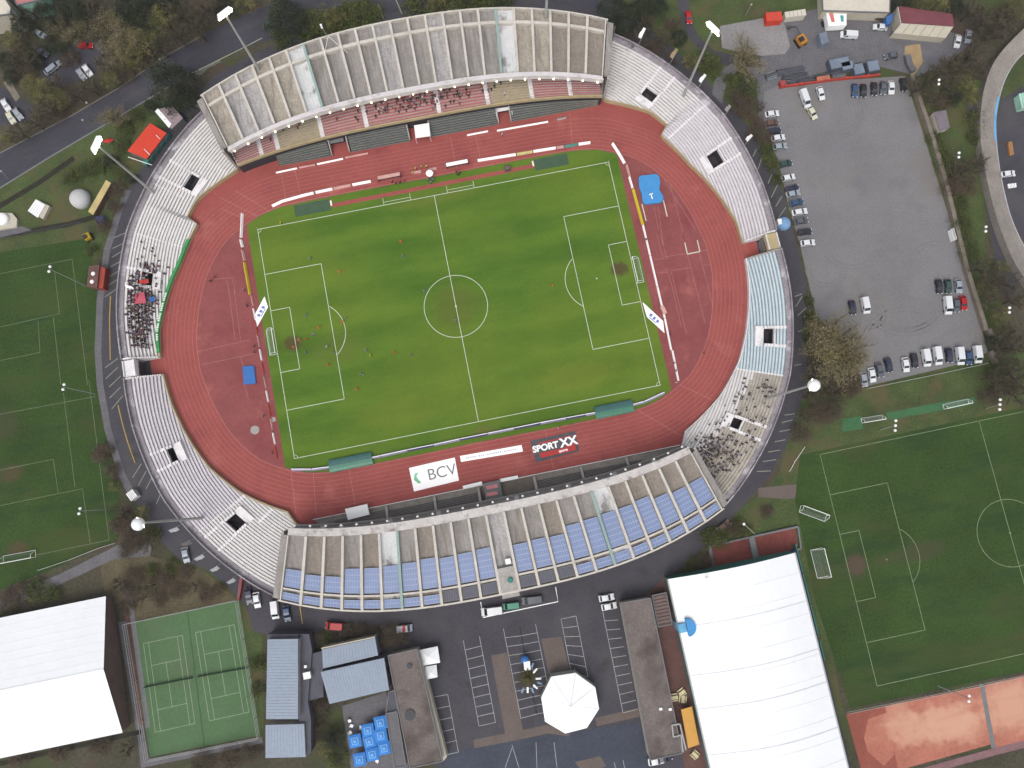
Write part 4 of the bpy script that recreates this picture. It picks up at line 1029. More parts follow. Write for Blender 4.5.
TA2, pl2 = block('office_wing', 'lower square wing with pale ribbed roof south of the long office block', 'building', [(265.6, 725), (304, 724), (305.5, 757), (265.6, 758)], 5.6, M_blueroof, M_conc, seam=0)
# stair side
m = MB(); st = wpts([(298.6, 634), (309, 634), (312, 650), (308, 702), (311, 720), (311, 752), (306, 757), (298.6, 720)], 4.6); m.prism(st, 0, 4.6); TA.part('side_wing', m, M_greyroof)
m = MB(); st = wpts([(267, 634.5), (298.4, 634), (298.4, 638.6), (267.4, 639)], 5.5); m.prism(st, 0, 5.5); TA.part('end_wing', m, M_greyroof)
w = P(307.5, 675, 5); m = MB(); m.box((w.x, w.y, 5.1), (1.9, 1.7, 1.1)); TA.part('roof_unit', m, M_head)
w = P(305.5, 666.5, 5); m = MB(); m.box((w.x, w.y, 4.9), (.7, .7, .6)); TA.part('roof_unit', m, M_head)
windows(TA, pl[2], pl[1], 2.2, 3.6, 9, 1.4); windows(TA2, pl2[2], pl2[1], 2., 3.4, 3, 1.5)
TB1, plb = block('clubhouse', 'clubhouse with two blue grey ribbed roofs between the office block and long flat roof', 'building', [(320.7, 672), (384, 658), (389, 690), (329.6, 704)], 6.2, M_blueroof, M_grey, seam=0)
windows(TB1, plb[2], plb[1], 1.8, 3.2, 3, 1.5)
m = MB(); u = wpts([(322, 649.5), (375, 638), (378, 655.5), (323, 668.5)], 5.4); m.prism(u, 0, 5.4); TB1.part('rear_roof', m, M_blueroof)
m = MB(); s_ = [(*p, 5.4) for p in u]; seams(m, s_, 5.4, 5.4, .75); TB1.part('roof_seams', m, M_blueroof)
m = MB(); m.prism(wpts([(307, 655), (322, 651), (323.5, 697), (307, 701)], 3.8), 0, 3.8); TB1.part('link_roof', m, M_greyroof)
m = MB(); m.prism(wpts([(321, 648), (374.5, 636.5), (374.8, 637.8), (321.4, 649.2)], 5.7), 0, 5.6); TB1.part('canopy_edge', m, M_cream)
TC, plc = block('flat_roofed_hall', 'long brown grey flat roof building between clubhouse and the striped parking', 'building', [(388, 655.5), (417, 649), (442.6, 761), (410, 768)], 5.0, M_dirty, M_cream)
for x, y, r in ((410, 715, 1.4), (409.5, 666, .7)):
    w = P(x, y, 5.1); m = MB(); m.tube((w.x, w.y, 4.95), (w.x, w.y, 5.35), r, r, 12); TC.part('roof_vent', m, M_dgrey)
m = MB(); m.prism(wpts([(417.6, 649), (421, 656), (447, 757), (443.4, 761)], 3.2), 0, 3.2); TC.part('arcade_roof', m, M_cream)
TC2, _ = block('lean_to', 'small grey lean-to roof beside the blue parasols', 'building', [(386, 713.5), (397, 711.5), (406, 766), (395, 768)], 3.4, M_path, M_conc)
TCx, _ = block('annex', 'grey annex roof filling the corner between clubhouse and flat roofed hall', 'building', [(389, 692), (395, 690), (398, 710), (386, 713)], 3.0, M_greyroof, M_conc)
for px, lb in (([(418.5, 650.5), (437.5, 646.6), (440, 663), (421, 666.5)], 'large white marquee tent next to the long flat roof'), ([(424.8, 667), (436.3, 665), (437.5, 677.5), (426.5, 680)], 'smaller white marquee tent just below the larger one')):
    pl_ = wpts(px, 3.0); cx = sum(p[0] for p in pl_)/4; cy = sum(p[1] for p in pl_)/4
    T = TB('marquee', lb, 'tent', (cx, cy, 0), 'white marquees by the parking')
    m = MB()
    for k in range(4): m.quad([(*pl_[k], 2.6), (*pl_[(k+1) % 4], 2.6), (cx, cy, 3.5)][::-1])
    T.part('canopy', m, M_membrane)
    for p in pl_: m = MB(); m.tube((cx+(p[0]-cx)*.97, cy+(p[1]-cy)*.97, 0), (cx+(p[0]-cx)*.97, cy+(p[1]-cy)*.97, 2.6), .05); T.part('leg', m, M_steel)
TD, pld = block('pavilion', 'long stained flat roof pavilion between parking and the vaulted white hall', 'building', [(621, 603), (650.4, 598), (682, 753), (650, 760)], 4.6, M_dirty, M_cream)
for x, y in ((660.5, 708.7), (670, 709)):
    w = P(x, y, 4.7); m = MB(); m.box((w.x, w.y, 4.85), (.8, .6, .5)); TD.part('roof_unit', m, M_head)
for a, b in (((672, 725), (680, 724)), ((672, 725), (673.5, 737)), ((673.5, 737), (681, 735)), ((680, 724), (686, 750)), ((681, 735), (683, 752))):
    u, v = P(*a, 5), P(*b, 5); m = MB(); m.tube((u.x, u.y, 4.95), (v.x, v.y, 4.95), .22, .22, 6); TD.part('vent_duct', m, M_steel)
T, _ = block('pergola', 'brown slatted pergola roof wedged between pavilion and the vaulted hall', 'pergola', [(652, 595.5), (666, 592.5), (672, 624), (658, 627)], 3.2, mat('pergola_roof', (128, 108, 104)), M_brick)
m = MB(); a_ = wpts([(652, 595.5), (666, 592.5), (672, 624), (658, 627)], 3.2)
for k in range(9):
    f = (k+.5)/9; p0 = Vector(a_[0]).lerp(Vector(a_[3]), f); p1 = Vector(a_[1]).lerp(Vector(a_[2]), f); m.tube((*p0, 3.3), (*p1, 3.3), .12, .12, 4)
T.part('slats', m, M_brownpave)
# amber awning and tables
pl_ = wpts([(681, 709.5), (692, 706.5), (699.4, 744.5), (688, 748)], 3.)
T = TB('awning', 'long amber fabric awning beside the vaulted hall', 'awning', (pl_[0][0], pl_[0][1], 0))
m = MB(); m.prism(pl_, 2.9, 3.0, ztop=[3.2, 2.9, 2.9, 3.2]); T.part('canvas', m, M_amber)
for p in pl_: m = MB(); m.tube((p[0], p[1], 0), (p[0], p[1], 2.95), .06); T.part('leg', m, M_steel)
for i, (x, y, lb) in enumerate(((681.5, 692, 'cream picnic table above the amber awning, upper of the pair'), (682.5, 698.5, 'cream picnic table just above the amber awning'), (694.5, 754, 'cream picnic table just below the amber awning'), (674, 697, 'cream bench near the pavilion edge above the awning'))):
    w = P(x, y); T = TB('picnic_table', lb, 'table', (w.x, w.y, 0), 'picnic tables by the awning')
    c_ = mat('cream_table', (232, 220, 176)); rz = .4+i*.9
    m = MB(); m.box((w.x, w.y, .76), (1.9, .9, .08), rz); T.part('tabletop', m, c_)
    for s in (-1, 1):
        m = MB(); m.box((w.x-math.sin(rz)*.85*s, w.y+math.cos(rz)*.85*s, .46), (1.9, .35, .06), rz); T.part('bench', m, c_)
        m = MB(); m.box((w.x+math.cos(rz)*.7*s, w.y+math.sin(rz)*.7*s, .4), (.1, 1.7, .7), rz); T.part('leg', m, M_timber)
# octagonal tent
oc = wpts([(512+a/3.938, 573+b/3.938) for a, b in ((155, 408), (250, 393), (328, 450), (343, 535), (295, 610), (210, 632), (130, 585), (115, 490))], 4.)
cx = sum(p[0] for p in oc)/8; cy = sum(p[1] for p in oc)/8
T = TB('octagonal_tent', 'big bright white octagonal tent pitched on the striped parking', 'tent', (cx, cy, 0))
m = MB()
for k in range(8): m.quad([(*oc[k], 4.0), (*oc[(k+1) % 8], 4.0), (cx, cy, 6.6)][::-1])
T.part('canopy', m, mat('tent_canvas', (250, 251, 252), k=1.2, var=.02, fine=.01))
for p in oc:
    m = MB(); m.tube((cx+(p[0]-cx)*.99, cy+(p[1]-cy)*.99, 4.04), (cx, cy, 6.62), .05, .05, 5); T.part('ridge_seam', m, mat('membrane_seam', (206, 211, 218)))
m = MB(); m.prism([(cx+(p[0]-cx)*.985, cy+(p[1]-cy)*.985) for p in oc], .05, 3.95); T.part('side_wall', m, mat('tent_wall', (206, 206, 196)))
for p in oc: m = MB(); m.tube((cx+(p[0]-cx)*1.03, cy+(p[1]-cy)*1.03, 0), (cx+(p[0]-cx)*1.005, cy+(p[1]-cy)*1.005, 4.05), .09); T.part('post', m, M_steel)
# round ride on the parking
w = P(527.5, 677, 1.); T = TB('fairground_ride', 'spiky round fairground ride with blue and white tipped arms on the parking', 'ride', (w.x, w.y, 0))
m = MB(); m.tube((w.x, w.y, 0), (w.x, w.y, 3.4), .8, .5, 10); m.dome((w.x, w.y, 3.4), .9, .7, 12, 4); T.part('hub', m, mat('olive_hub', (70, 66, 34)))
for k in range(16):
    a = k*math.pi/8+.2; L_ = 2.7 if k % 2 else 3.2
    m = MB(); e_ = (w.x+math.cos(a)*L_, w.y+math.sin(a)*L_, 2.0+.8*(k % 2)); m.tube((w.x, w.y, 3.1), e_, .2, .14, 5)
    am = T.part('arm', m, mat('olive_arm', (92, 84, 40)))
    if k % 16 in (1, 10, 11, 12, 13, 14, 15) or k == 2:
        m = MB(); m.tube((e_[0]-w.x-math.cos(a)*.6, e_[1]-w.y-math.sin(a)*.6, e_[2]), (e_[0]-w.x+math.cos(a)*.9, e_[1]-w.y+math.sin(a)*.9, e_[2]-.2), .3, .24, 6); m.build('seat', M_white if k % 2 else mat('pale_blue_seat', (150, 180, 214)), am)
w = P(525.5, 662.5, 1.); T = TB('ticket_booth', 'small blue topped white ticket booth beside the spiky fairground ride', 'booth', (w.x, w.y, 0))
m = MB(); m.box((w.x+.3, w.y-.6, 1.2), (1.7, 2.2, 2.4), -.1); T.part('cabin', m, M_head)
m = MB(); m.dome((w.x, w.y+.9, 1.6), 1.15, .9, 12, 4); T.part('canopy', m, M_blue); m = MB(); m.tube((w.x, w.y+.9, 0), (w.x, w.y+.9, 1.6), .1); T.part('pole', m, M_steel)
# parasols
psl = [(490, 590), (440, 620), (492, 640), (447, 663), (390, 662), (505, 690), (458, 715), (408, 735)]
pwhere = ['topmost, near the grey lean-to', 'top row left, above the middle ones', 'second down on the lean-to side', 'in the middle of the cluster', 'furthest left of the cluster', 'lowest on the lean-to side', 'bottom row middle', 'bottom left of the cluster']
proto = None
for (x, y), lw in zip(psl, pwhere):
    w = P(256+x/3.938, 573+y/3.938, 2.6)
    lb = 'square blue parasol on the restaurant terrace, '+lw
    if proto is None:
        T = TB('parasol', lb, 'parasol', (0, 0, 0), 'blue parasols on the restaurant terrace'); proto = T.o
        m = MB(); r = 1.62
        c4 = [(-r, -r), (r, -r), (r, r), (-r, r)]
        for k in range(4):
            a, b = c4[k], c4[(k+1) % 4]
            def z_(f): return 3.1-.6*f
            for f0, f1, mi in ((1, .56, 0), (.56, .42, 1), (.42, .22, 0), (.22, 0, 1)):
                if f1 > 0: m.quad([(a[0]*f0, a[1]*f0, z_(f0)), (b[0]*f0, b[1]*f0, z_(f0)), (b[0]*f1, b[1]*f1, z_(f1)), (a[0]*f1, a[1]*f1, z_(f1))], mi)
                else: m.quad([(a[0]*f0, a[1]*f0, z_(f0)), (b[0]*f0, b[1]*f0, z_(f0)), (0, 0, 3.1)], mi)
            m.quad([(a[0], a[1], 2.5), (a[0], a[1], 2.25), (b[0], b[1], 2.25), (b[0], b[1], 2.5)], 0)
        T.part('canopy', m, [mat('parasol_blue', (66, 140, 222), var=.04), mat('parasol_pale', (136, 190, 240), var=.04)])
        m = MB(); m.tube((0, 0, 0), (0, 0, 3.0), .05); T.part('pole', m, M_steel)
        m = MB(); m.box((0, 0, .06), (.8, .8, .12)); T.part('foot', m, M_conc)
        remember(proto); proto.location = (w.x, w.y, 0); proto.rotation_euler = (0, 0, R(0))
    else: copy_thing(proto, (w.x, w.y, 0), R(random.uniform(-4, 4)), lb)
for i, (x, y) in enumerate(((370, 580), (378, 600), (372, 626), (415, 605), (478, 738), (432, 744))):
    w = P(256+x/3.938, 573+y/3.938); T = TB('garden_chair', 'white garden chair '+['topmost on the grey terrace', 'second from top on the grey terrace', 'just above the leftmost blue parasol', 'left of the top row blue parasol', 'at the right foot of the bottom parasols', 'between the two bottom parasols'][i], 'chair', (w.x, w.y, 0), 'white garden chairs')
    m = MB(); m.box((w.x, w.y, .45), (.8, .8, .08), i); T.part('seat', m, M_white); m = MB(); m.box((w.x-.4*math.sin(i), w.y+.4*math.cos(i), .75), (.8, .08, .6), i); T.part('backrest', m, M_white)
    for s in (-1, 1):
        for r_ in (-1, 1): m = MB(); m.tube((w.x+s*.28, w.y+r_*.28, 0), (w.x+s*.28, w.y+r_*.28, .42), .04, .04, 4); T.part('leg', m, M_white)

# ---- upper right yard
T, _ = block('storage_shed', 'long cream roofed storage shed at the top edge above the gravel park', 'shed', [(822, -16), (890, -14), (889.5, 12.5), (823, 10.5)], 4.2, M_paleroof, M_cream, par=.2)
# red roofed garage
h = 4.8; pa = wpts([(899, 6), (952.5, 14), (954, 26), (902, 22.5)], h)
T = TB('garage_building', 'garage with dark red roof and pale front wall in the top right yard', 'building', (pa[0][0]+6, pa[0][1]-3, 0))
m = MB(); m.prism(pa, h-.3, h, ztop=[h, h, h, h]); m.quad([(*p, h+.02) for p in pa][::-1]); T.part('roof', m, M_redroof)
fr = wpts([(902, 22.5), (954, 26), (946, 38.5), (892, 33.5)], 0); f2 = [(pa[3][0], pa[3][1]), (pa[2][0], pa[2][1])]
m = MB()
pd = [(p[0], p[1]) for p in (pa[3], pa[2])]; gd = [(p.x, p.y) for p in (P(893, 33.2, 2.4), P(945.5, 38.2, 2.4))]
m.prism([pd[0], pd[1], gd[1], gd[0]], 0, 2.4, ztop=[4.5, 4.5, 2.5, 2.5]); T.part('lean_roof', m, M_cream)
m = MB(); m.prism([(p[0]*.998, p[1]) for p in pa], 0, h-.3); T.part('wall', m, M_cream)
m = MB(); a, b = Vector(gd[0]), Vector(gd[1])
for k in range(1, 6): p = a.lerp(b, k/6); q_ = Vector(pd[0]).lerp(Vector(pd[1]), k/6); m.tube((*p, 2.53), (*q_, 4.53), .05, .05, 4)
T.part('roof_joint', m, M_grey)
# trailer with posters
pa = wpts([(826, 11.5), (846.5, 11), (846.5, 25), (828.5, 26)], 2.9)
T = TB('exhibition_trailer', 'white box trailer with red and teal panels on its roof in the yard', 'trailer', (pa[0][0]+3, pa[0][1]-2, 0))
m = MB(); m.prism(pa, .5, 2.9); T.part('box_body', m, M_white)
a, b, c, d = [Vector(p) for p in pa]
m = MB(); m.prism([tuple(a.lerp(b, .12).lerp(d.lerp(c, .12), .1)), tuple(a.lerp(b, .34).lerp(d.lerp(c, .34), .1)), tuple(a.lerp(b, .38).lerp(d.lerp(c, .38), .75)), tuple(a.lerp(b, .2).lerp(d.lerp(c, .2), .75))], 2.9, 2.93); T.part('red_panel', m, mat('coral_panel', (226, 130, 118)))
m = MB(); m.prism([tuple(a.lerp(b, .68).lerp(d.lerp(c, .68), .3)), tuple(a.lerp(b, .85).lerp(d.lerp(c, .85), .3)), tuple(a.lerp(b, .85).lerp(d.lerp(c, .85), .75)), tuple(a.lerp(b, .7).lerp(d.lerp(c, .7), .75))], 2.9, 2.93); T.part('teal_panel', m, mat('teal_panel', (88, 172, 176)))
for p in (a.lerp(d, .5), b.lerp(c, .5)):
    for s in (-.3, .3): m = MB(); m.tube((p.x+s, p.y-.8, .4), (p.x+s, p.y+.8, .4), .4, .4, 10); T.part('wheel', m, M_tyre)
def crate(name, label, cat, px, h, c, parts=('lid',), group=None, cl=None):
    pl = wpts(px, h); cx = sum(p[0] for p in pl)/len(pl); cy = sum(p[1] for p in pl)/len(pl)
    T = TB(name, label, cat, (cx, cy, 0), group)
    m = MB(); m.prism(pl, .04, h-.12); T.part('body', m, c)
    m = MB(); m.prism([(cx+(p[0]-cx)*1.03, cy+(p[1]-cy)*1.03) for p in pl], h-.12, h); T.part('lid', m, cl or c)
    m = MB()
    a, b, c_, d = [Vector(p) for p in pl]
    for k in range(1, 5): m.tube((*a.lerp(b, k/5), h+.03), (*d.lerp(c_, k/5), h+.03), .05, .05, 4)
    T.part('roof_ribs', m, M_grey)
    return T
crate('shipping_container', 'orange red container at the edge of the pale yard', 'container', [(766, 12.5), (781, 11.5), (782.5, 20), (767, 21.5)], 2.5, M_orange)
crate('shipping_container', 'white and grey container right of the orange red one', 'container', [(785, 12), (805, 9), (806, 15), (786, 17.5)], 2.5, M_paleroof)
crate('site_hut', 'small blue grey hut with ribbed roof below the exhibition trailer', 'hut', [(819, 34), (826, 31.5), (829, 42), (822, 44.5)], 2.5, mat('slate_blue', (128, 140, 156)))
crate('shipping_container', 'bright blue container standing against the red roofed garage', 'container', [(886, 17), (893.5, 13), (892, 22), (887, 25)], 2.5, M_blue)
w = P(801, 41, 1); T = TB('mini_digger', 'yellow orange excavator parked on the pale yard', 'digger', (w.x, w.y, 0))
m = MB(); m.box((w.x, w.y, 1.5), (2.4, 2.8, 1.3), .3); T.part('body', m, mat('digger_orange', (206, 140, 48)))
m = MB(); m.box((w.x-.5, w.y-.3, 2.5), (1.2, 1.3, 1.0), .3); T.part('cab', m, M_glass)
for s in (-1, 1): m = MB(); m.box((w.x+s*1.1, w.y+s*.35, .4), (.55, 3.0, .75), .3); T.part('caterpillar_track', m, M_tyre)
m = MB(); m.tube((w.x, w.y+1.2, 1.8), (w.x-1.3, w.y+3.6, 3.0), .24, .2, 6); m.tube((w.x-1.3, w.y+3.6, 3.0), (w.x-2.2, w.y+5.0, 1.2), .2, .16, 6); m.box((w.x-2.3, w.y+5.1, .9), (.9, .7, .7), .3); T.part('boom', m, M_dgrey)
# scaffold and material rows behind the orange red barrier
rr = random.Random(5)
bits = [((776, 72), (806, 67), 1.8), ((782, 77), (808, 72), 1.5), ((788, 81), (812, 76), 1.6), ((797, 82), (818, 77), 1.6), ((828, 67), (848, 63), 3.2), ((840, 69), (852, 66), 2.6), ((852, 72), (862, 70), 3.4), ((866, 69), (877, 67), 3.4), ((812, 78), (832, 74), 1.6), ((832, 76), (846, 73), 2.2), ((766, 77), (777, 73), 2.4)]
names = ['long grey stack of scaffold boards nearest the pale yard', 'second long grey stack of boards behind the red barrier', 'grey board stack close to the red barrier at left', 'lower grey board stack beside the parked white van', 'wide blue grey material container in the scaffold yard', 'short blue grey container joined to the wide one', 'square blue grey container, left of the last pair', 'square blue grey container at the right end of the barrier', 'thin grey board stack in mid barrier', 'grey metal stack under the blue grey containers', 'small white topped stack at the left end of the barrier']
for (a, b, wd_), lb in zip(bits, names):
    u, v = P(*a, 1.), P(*b, 1.); t = (v-u).normalized(); ang_ = math.atan2(t.y, t.x); L_ = (v-u).length; c = (u+v)/2
    T = TB('material_stack', lb, 'materials', (c.x, c.y, 0), 'material stacks behind the barrier')
    cm = M_greyroof if wd_ < 2 else mat('slate_blue', (128, 140, 156)); big = wd_ > 2.5
    if big:
        m = MB(); m.box((c.x, c.y, 1.1), (L_, wd_, 2.2), ang_); T.part('crate_body', m, mat('slate_dark', (92, 98, 112)))
        m = MB(); m.box((c.x, c.y, 2.25), (L_*.94, wd_*.9, .1), ang_); T.part('crate_lid', m, cm)
    else:
        for k in range(5):
            m = MB(); off = (k-2)*wd_/5; s_ = rr.uniform(.75, 1)
            m.box((c.x-math.sin(ang_)*off, c.y+math.cos(ang_)*off, .3+.16*(k % 3)), (L_*s_, wd_/5.6, .5+.3*(k % 3)), ang_+rr.uniform(-.03, .03)); T.part('board', m, rr.choice([M_greyroof, cm, M_grey, M_dgrey]))
T = TB('barrier_fence', 'orange red construction barrier along the top of the gravel car park', 'barrier', (*wpts([(830, 80)], 0)[0], 0))
pth = [P(x, y) for x, y in ((781, 88), (800, 85.5), (820, 82.5), (845, 79.5), (866, 77.5), (879, 76))]
for k in range(5):
    a, b = pth[k], pth[k+1]; c = (a+b)/2; t = (b-a); m = MB(); m.box((c.x, c.y, .65), (t.length*.97, .35, 1.1), math.atan2(t.y, t.x)); T.part('panel', m, mat('barrier_red', (196, 76, 66)))
    m = MB(); m.box((a.x, a.y, .7), (.5, .5, 1.3), math.atan2(t.y, t.x)); T.part('post', m, M_orange)
crate('skip', 'red skip at the left end of the construction barrier', 'skip', [(780, 81), (785, 80), (786, 85), (781, 86.5)], 1.5, M_red)
crate('skip', 'orange rubble skip half way along the barrier', 'skip', [(817, 77), (829, 75), (830, 78.5), (818, 80.5)], 1.5, mat('rust_orange', (206, 120, 92)))
T, _ = block('garden_shed', 'small grey pitched shed on the grass strip right of the car park', 'shed', [(934, 112), (946, 110), (950, 127.5), (939.5, 131.5)], 2.8, mat('mauve_felt', (128, 118, 126)), M_cream, par=0)
# ---- upper left
T, _ = block('kiosk', 'orange red canvas roofed hut outside the upper left terrace', 'hut', [(150, 123), (166.5, 133), (146.5, 159), (127.5, 151)], 3., M_orange, M_grey, par=0)
m = MB()
for k in range(5):
    a = P(146+5*k, 162-6.5*k, 1.4); m.box((a.x, a.y, 1.), (1.9, 1.5, 1.6), .9)
T.part('counter', m, M_tealfab)
for a, b in (((128, 157), (152, 165)), ((144, 149), (150, 155)), ((156, 135), (160, 139))):
    u, v = P(*a, 3.2), P(*b, 3.2); m = MB(); m.tube(u, v, .1, .1, 5); T.part('awning_pole', m, M_white)
T, _ = block('kiosk', 'grey and white roofed hut beside the big dark tree', 'hut', [(156, 110), (172, 105.5), (183, 118), (171.5, 129)], 3., mat('mauve_panel', (164, 146, 150)), M_grey, par=0)
m = MB(); m.prism(wpts([(155, 111.5), (158, 108.5), (171.5, 124), (169, 128)], 3.05), 2.9, 3.1); T.part('roof_edge', m, M_head)
w = P(107.5, 139.5, 2.2); T = TB('stall_tent', 'small red pop-up tent beside the floodlight head at upper left', 'tent', (w.x, w.y, 0))
m = MB(); m.quad([(w.x-2.2, w.y, 1.6), (w.x, w.y-.9, 1.6), (w.x, w.y, 2.5)]); m.quad([(w.x, w.y-.9, 1.6), (w.x+1.8, w.y, 1.6), (w.x, w.y, 2.5)]); m.quad([(w.x+1.8, w.y, 1.6), (w.x, w.y+.9, 1.6), (w.x, w.y, 2.5)]); m.quad([(w.x, w.y+.9, 1.6), (w.x-2.2, w.y, 1.6), (w.x, w.y, 2.5)]); T.part('canopy', m, M_red)
for s in ((-2.1, 0), (0, -.8), (1.7, 0), (0, .8)): m = MB(); m.tube((w.x+s[0], w.y+s[1], 0), (w.x+s[0], w.y+s[1], 1.6), .05); T.part('leg', m, M_steel)
w = P(79, 198, 1.5); T = TB('observatory_dome', 'round white dome beside the upper left training pitch', 'dome', (w.x, w.y, 0))
m = MB(); m.tube((w.x, w.y, 0), (w.x, w.y, .9), 2.95, 2.95, 20); T.part('base_ring', m, M_conc); m = MB(); m.dome((w.x, w.y, .9), 2.9, 2.4, 20, 6); T.part('shell', m, mat('dome_white', (206, 206, 206), var=.05), smooth=True)
w = P(3.5, 219, 1.5); T = TB('gas_tank_hut', 'white round cap on a tan platform at the left edge', 'tank', (w.x, w.y, 0))
m = MB(); m.prism(wpts([(-10, 212), (12, 213), (17, 219), (16.5, 227), (-8, 231)], .8), 0, .8); T.part('platform', m, M_cream); m = MB(); m.tube((w.x-.6, w.y+.2, .8), (w.x-.6, w.y+.2, 1.3), 1.9, 1.9, 16); m.dome((w.x-.6, w.y+.2, 1.3), 1.9, .8, 16, 4); T.part('cap', m, M_head)
T = TB('ventilation_box', 'box with white slatted top on the upper left lawn', 'vent', (*wpts([(38, 209)], 1)[0], 0))
m = MB(); m.prism(wpts([(28, 211), (37, 199.5), (49.5, 206), (43, 219)], 1.2), 0, 1.2); T.part('base', m, M_cream)
m = MB(); q_ = wpts([(28, 211), (36, 199.5), (45.5, 205), (38, 218)], 1.4); a, b, c, d = [Vector(p) for p in q_]
for k in range(5): m.prism([tuple(a.lerp(d, k/5)), tuple(b.lerp(c, k/5)), tuple(b.lerp(c, (k+.82)/5)), tuple(a.lerp(d, (k+.82)/5))], 1.2, 1.5)
T.part('slats', m, M_head)
T, _ = block('long_hut', 'narrow tan roofed hut set diagonally beside the white dome', 'hut', [(106, 180), (111, 183), (93, 215), (88, 211.5)], 2.5, mat('tan_roof', (206, 186, 130)), M_brick, par=0)
T, _ = block('kiosk', 'dark red roofed kiosk with two skylights beside the left terrace', 'kiosk', [(89, 266), (99.5, 265), (97, 288), (86.5, 286.5)], 3.2, M_brick, M_brick, par=0)
m = MB(); m.prism(wpts([(99.6, 266), (105.5, 268), (103, 288.5), (97.2, 288)], 2.6), 0, 2.6); T.part('awning', m, mat('brick_red', (172, 74, 58)))
for x, y in ((93, 273.5), (91.8, 281.5)): w = P(x, y, 3.3); m = MB(); m.dome((w.x, w.y, 3.2), .62, .35, 10, 3); T.part('skylight', m, M_head)
w = P(88, 237, 1); T = TB('mini_digger', 'yellow excavator by the corner of the left training pitch', 'digger', (w.x, w.y, 0))
m = MB(); m.box((w.x, w.y, 1.3), (1.8, 2.0, 1.0), .3); T.part('body', m, mat('digger_yellow', (190, 160, 40)))
m = MB(); m.box((w.x-.3, w.y-.2, 2.1), (.9, 1.0, .8), .3); T.part('cab', m, M_glass)
for s in (-1, 1): m = MB(); m.box((w.x+s*.8, w.y+s*.25, .35), (.4, 2.2, .65), .3); T.part('caterpillar_track', m, M_tyre)
m = MB(); m.tube((w.x, w.y+.8, 1.5), (w.x+1.2, w.y+2.3, 2.4), .18, .15, 6); m.tube((w.x+1.2, w.y+2.3, 2.4), (w.x+2.2, w.y+2.6, .9), .15, .12, 6); T.part('boom', m, M_dgrey)
crate('skip', 'blue skip where the lawn meets the left terrace road', 'skip', [(95, 216.5), (103, 215.5), (104, 222), (96, 223)], 1.5, M_navy)
crate('site_hut', 'white roofed hut beside the brown bushes at lower left', 'hut', [(126, 494), (132, 489.5), (137, 496), (131, 501)], 2.4, M_head)
T, _ = block('apartment_house', 'pale house cut by the top left corner of the photo', 'house', [(-18, -14), (2, -6), (11, 8), (10.5, 14), (-20, 18)], 8, M_paleroof, M_cream)
T, _ = block('apartment_house', 'pink roofed house at the top edge next to the pale corner house', 'house', [(10, -12), (38, -14), (40, 0), (17, 5)], 7, mat('pink_roof', (196, 130, 126)), mat('mint_wall', (150, 196, 178)))
# boules pit walls
T = TB('low_wall', 'grey low walls framing the two red gravel pits above the vaulted hall', 'wall', (*wpts([(753, 545)], 0)[0], 0))
for a, b, w_ in (((709, 546), (797, 526.5), .5), ((709, 546), (713, 569), .9), ((750.5, 537), (756, 561), 1.6), ((713, 568.5), (800, 548.5), .4), ((797, 527), (800, 548), .4)):
    u, v = P(*a), P(*b); t = v-u; c = (u+v)/2; m = MB(); m.box((c.x, c.y, .45+.01*w_), (t.length, w_, .85), math.atan2(t.y, t.x)); T.part('wall_section', m, M_grey)
# car park wall on the right
def wall_line(name, label, pts, w_, h, mtl, cat='wall', each=True):
    ps = [P(x, y) for x, y in pts]; c = ps[len(ps)//2]
    T = TB(name, label, cat, (c.x, c.y, 0))
    for k, (a, b) in enumerate(zip(ps, ps[1:])):
        t = b-a; d = (a+b)/2; m = MB(); m.box((d.x, d.y, h/2+.003*(k % 2)), (t.length+.05, w_, h), math.atan2(t.y, t.x)); T.part('wall_section', m, mtl)
        m = MB(); m.box((d.x, d.y, h+.05+.003*(k % 2)), (t.length+.05, w_+.16, .1), math.atan2(t.y, t.x)); T.part('coping', m, mtl)
    return T
wall_line('stone_wall', 'long stone wall bounding the gravel car park on the right', [(909.5, 78), (918, 104), (930, 140), (942, 180), (953, 225), (964, 270), (975, 305), (983, 331)], 1.0, 1.6, M_stonewall)
wall_line('stone_wall', 'short piece of stone wall below the gap in the long wall', [(986, 330), (991, 341)], 1., 1.5, M_stonewall)
wall_line('stone_wall', 'last short stone wall by the white vans at the right corner', [(988, 352), (994, 364)], 1.0, 1.4, M_stonewall)
crate('notice_case', 'white cabinet fixed to the long stone wall', 'cabinet', [(951.5, 229), (954, 228), (957, 239), (954.5, 240)], 2.0, M_head)
wall_line('loading_ramp', 'grey side wall of the sand bay below the garage', [(905.5, 57), (908, 66), (912, 73)], 1.6, 1.2, M_path, 'ramp')
# fences (posts and rails)
def fence(name, label, pts, h, step, mtl, rails=(.5, 1.)):
    ps = [P(x, y) for x, y in pts]; c = ps[len(ps)//2]
    T = TB(name, label, 'fence', (c.x, c.y, 0))
    r = MB(); 
    for a, b in zip(ps, ps[1:]):
        for f in rails: r.tube((a.x, a.y, h*f), (b.x, b.y, h*f), .06, .06, 4)
        n = max(1, int((b-a).length/step))
        for k in range(n):
            p = a.lerp(b, k/n); m = MB(); m.tube((p.x, p.y, 0), (p.x, p.y, h), .07, .07, 5); T.part('post', m, mtl)
    T.part('rails', r, mtl)
fence('mesh_fence', 'grey fence around the two green tennis courts', [(128, 623), (239, 599.5), (261, 736), (150, 758.5), (128, 623)], 3., 5, M_steel, (.33, .66, 1.))
fence('mesh_fence', 'pale fence between car park and right training pitch', [(866, 389), (925, 377), (985, 364)], 1.6, 4, M_steel, (.5, .8, 1.))
fence('mesh_fence', 'low rail along the lower edge of the left training pitch', [(40, 570), (70, 560), (100, 548), (116, 543)], 1.1, 4, M_steel)
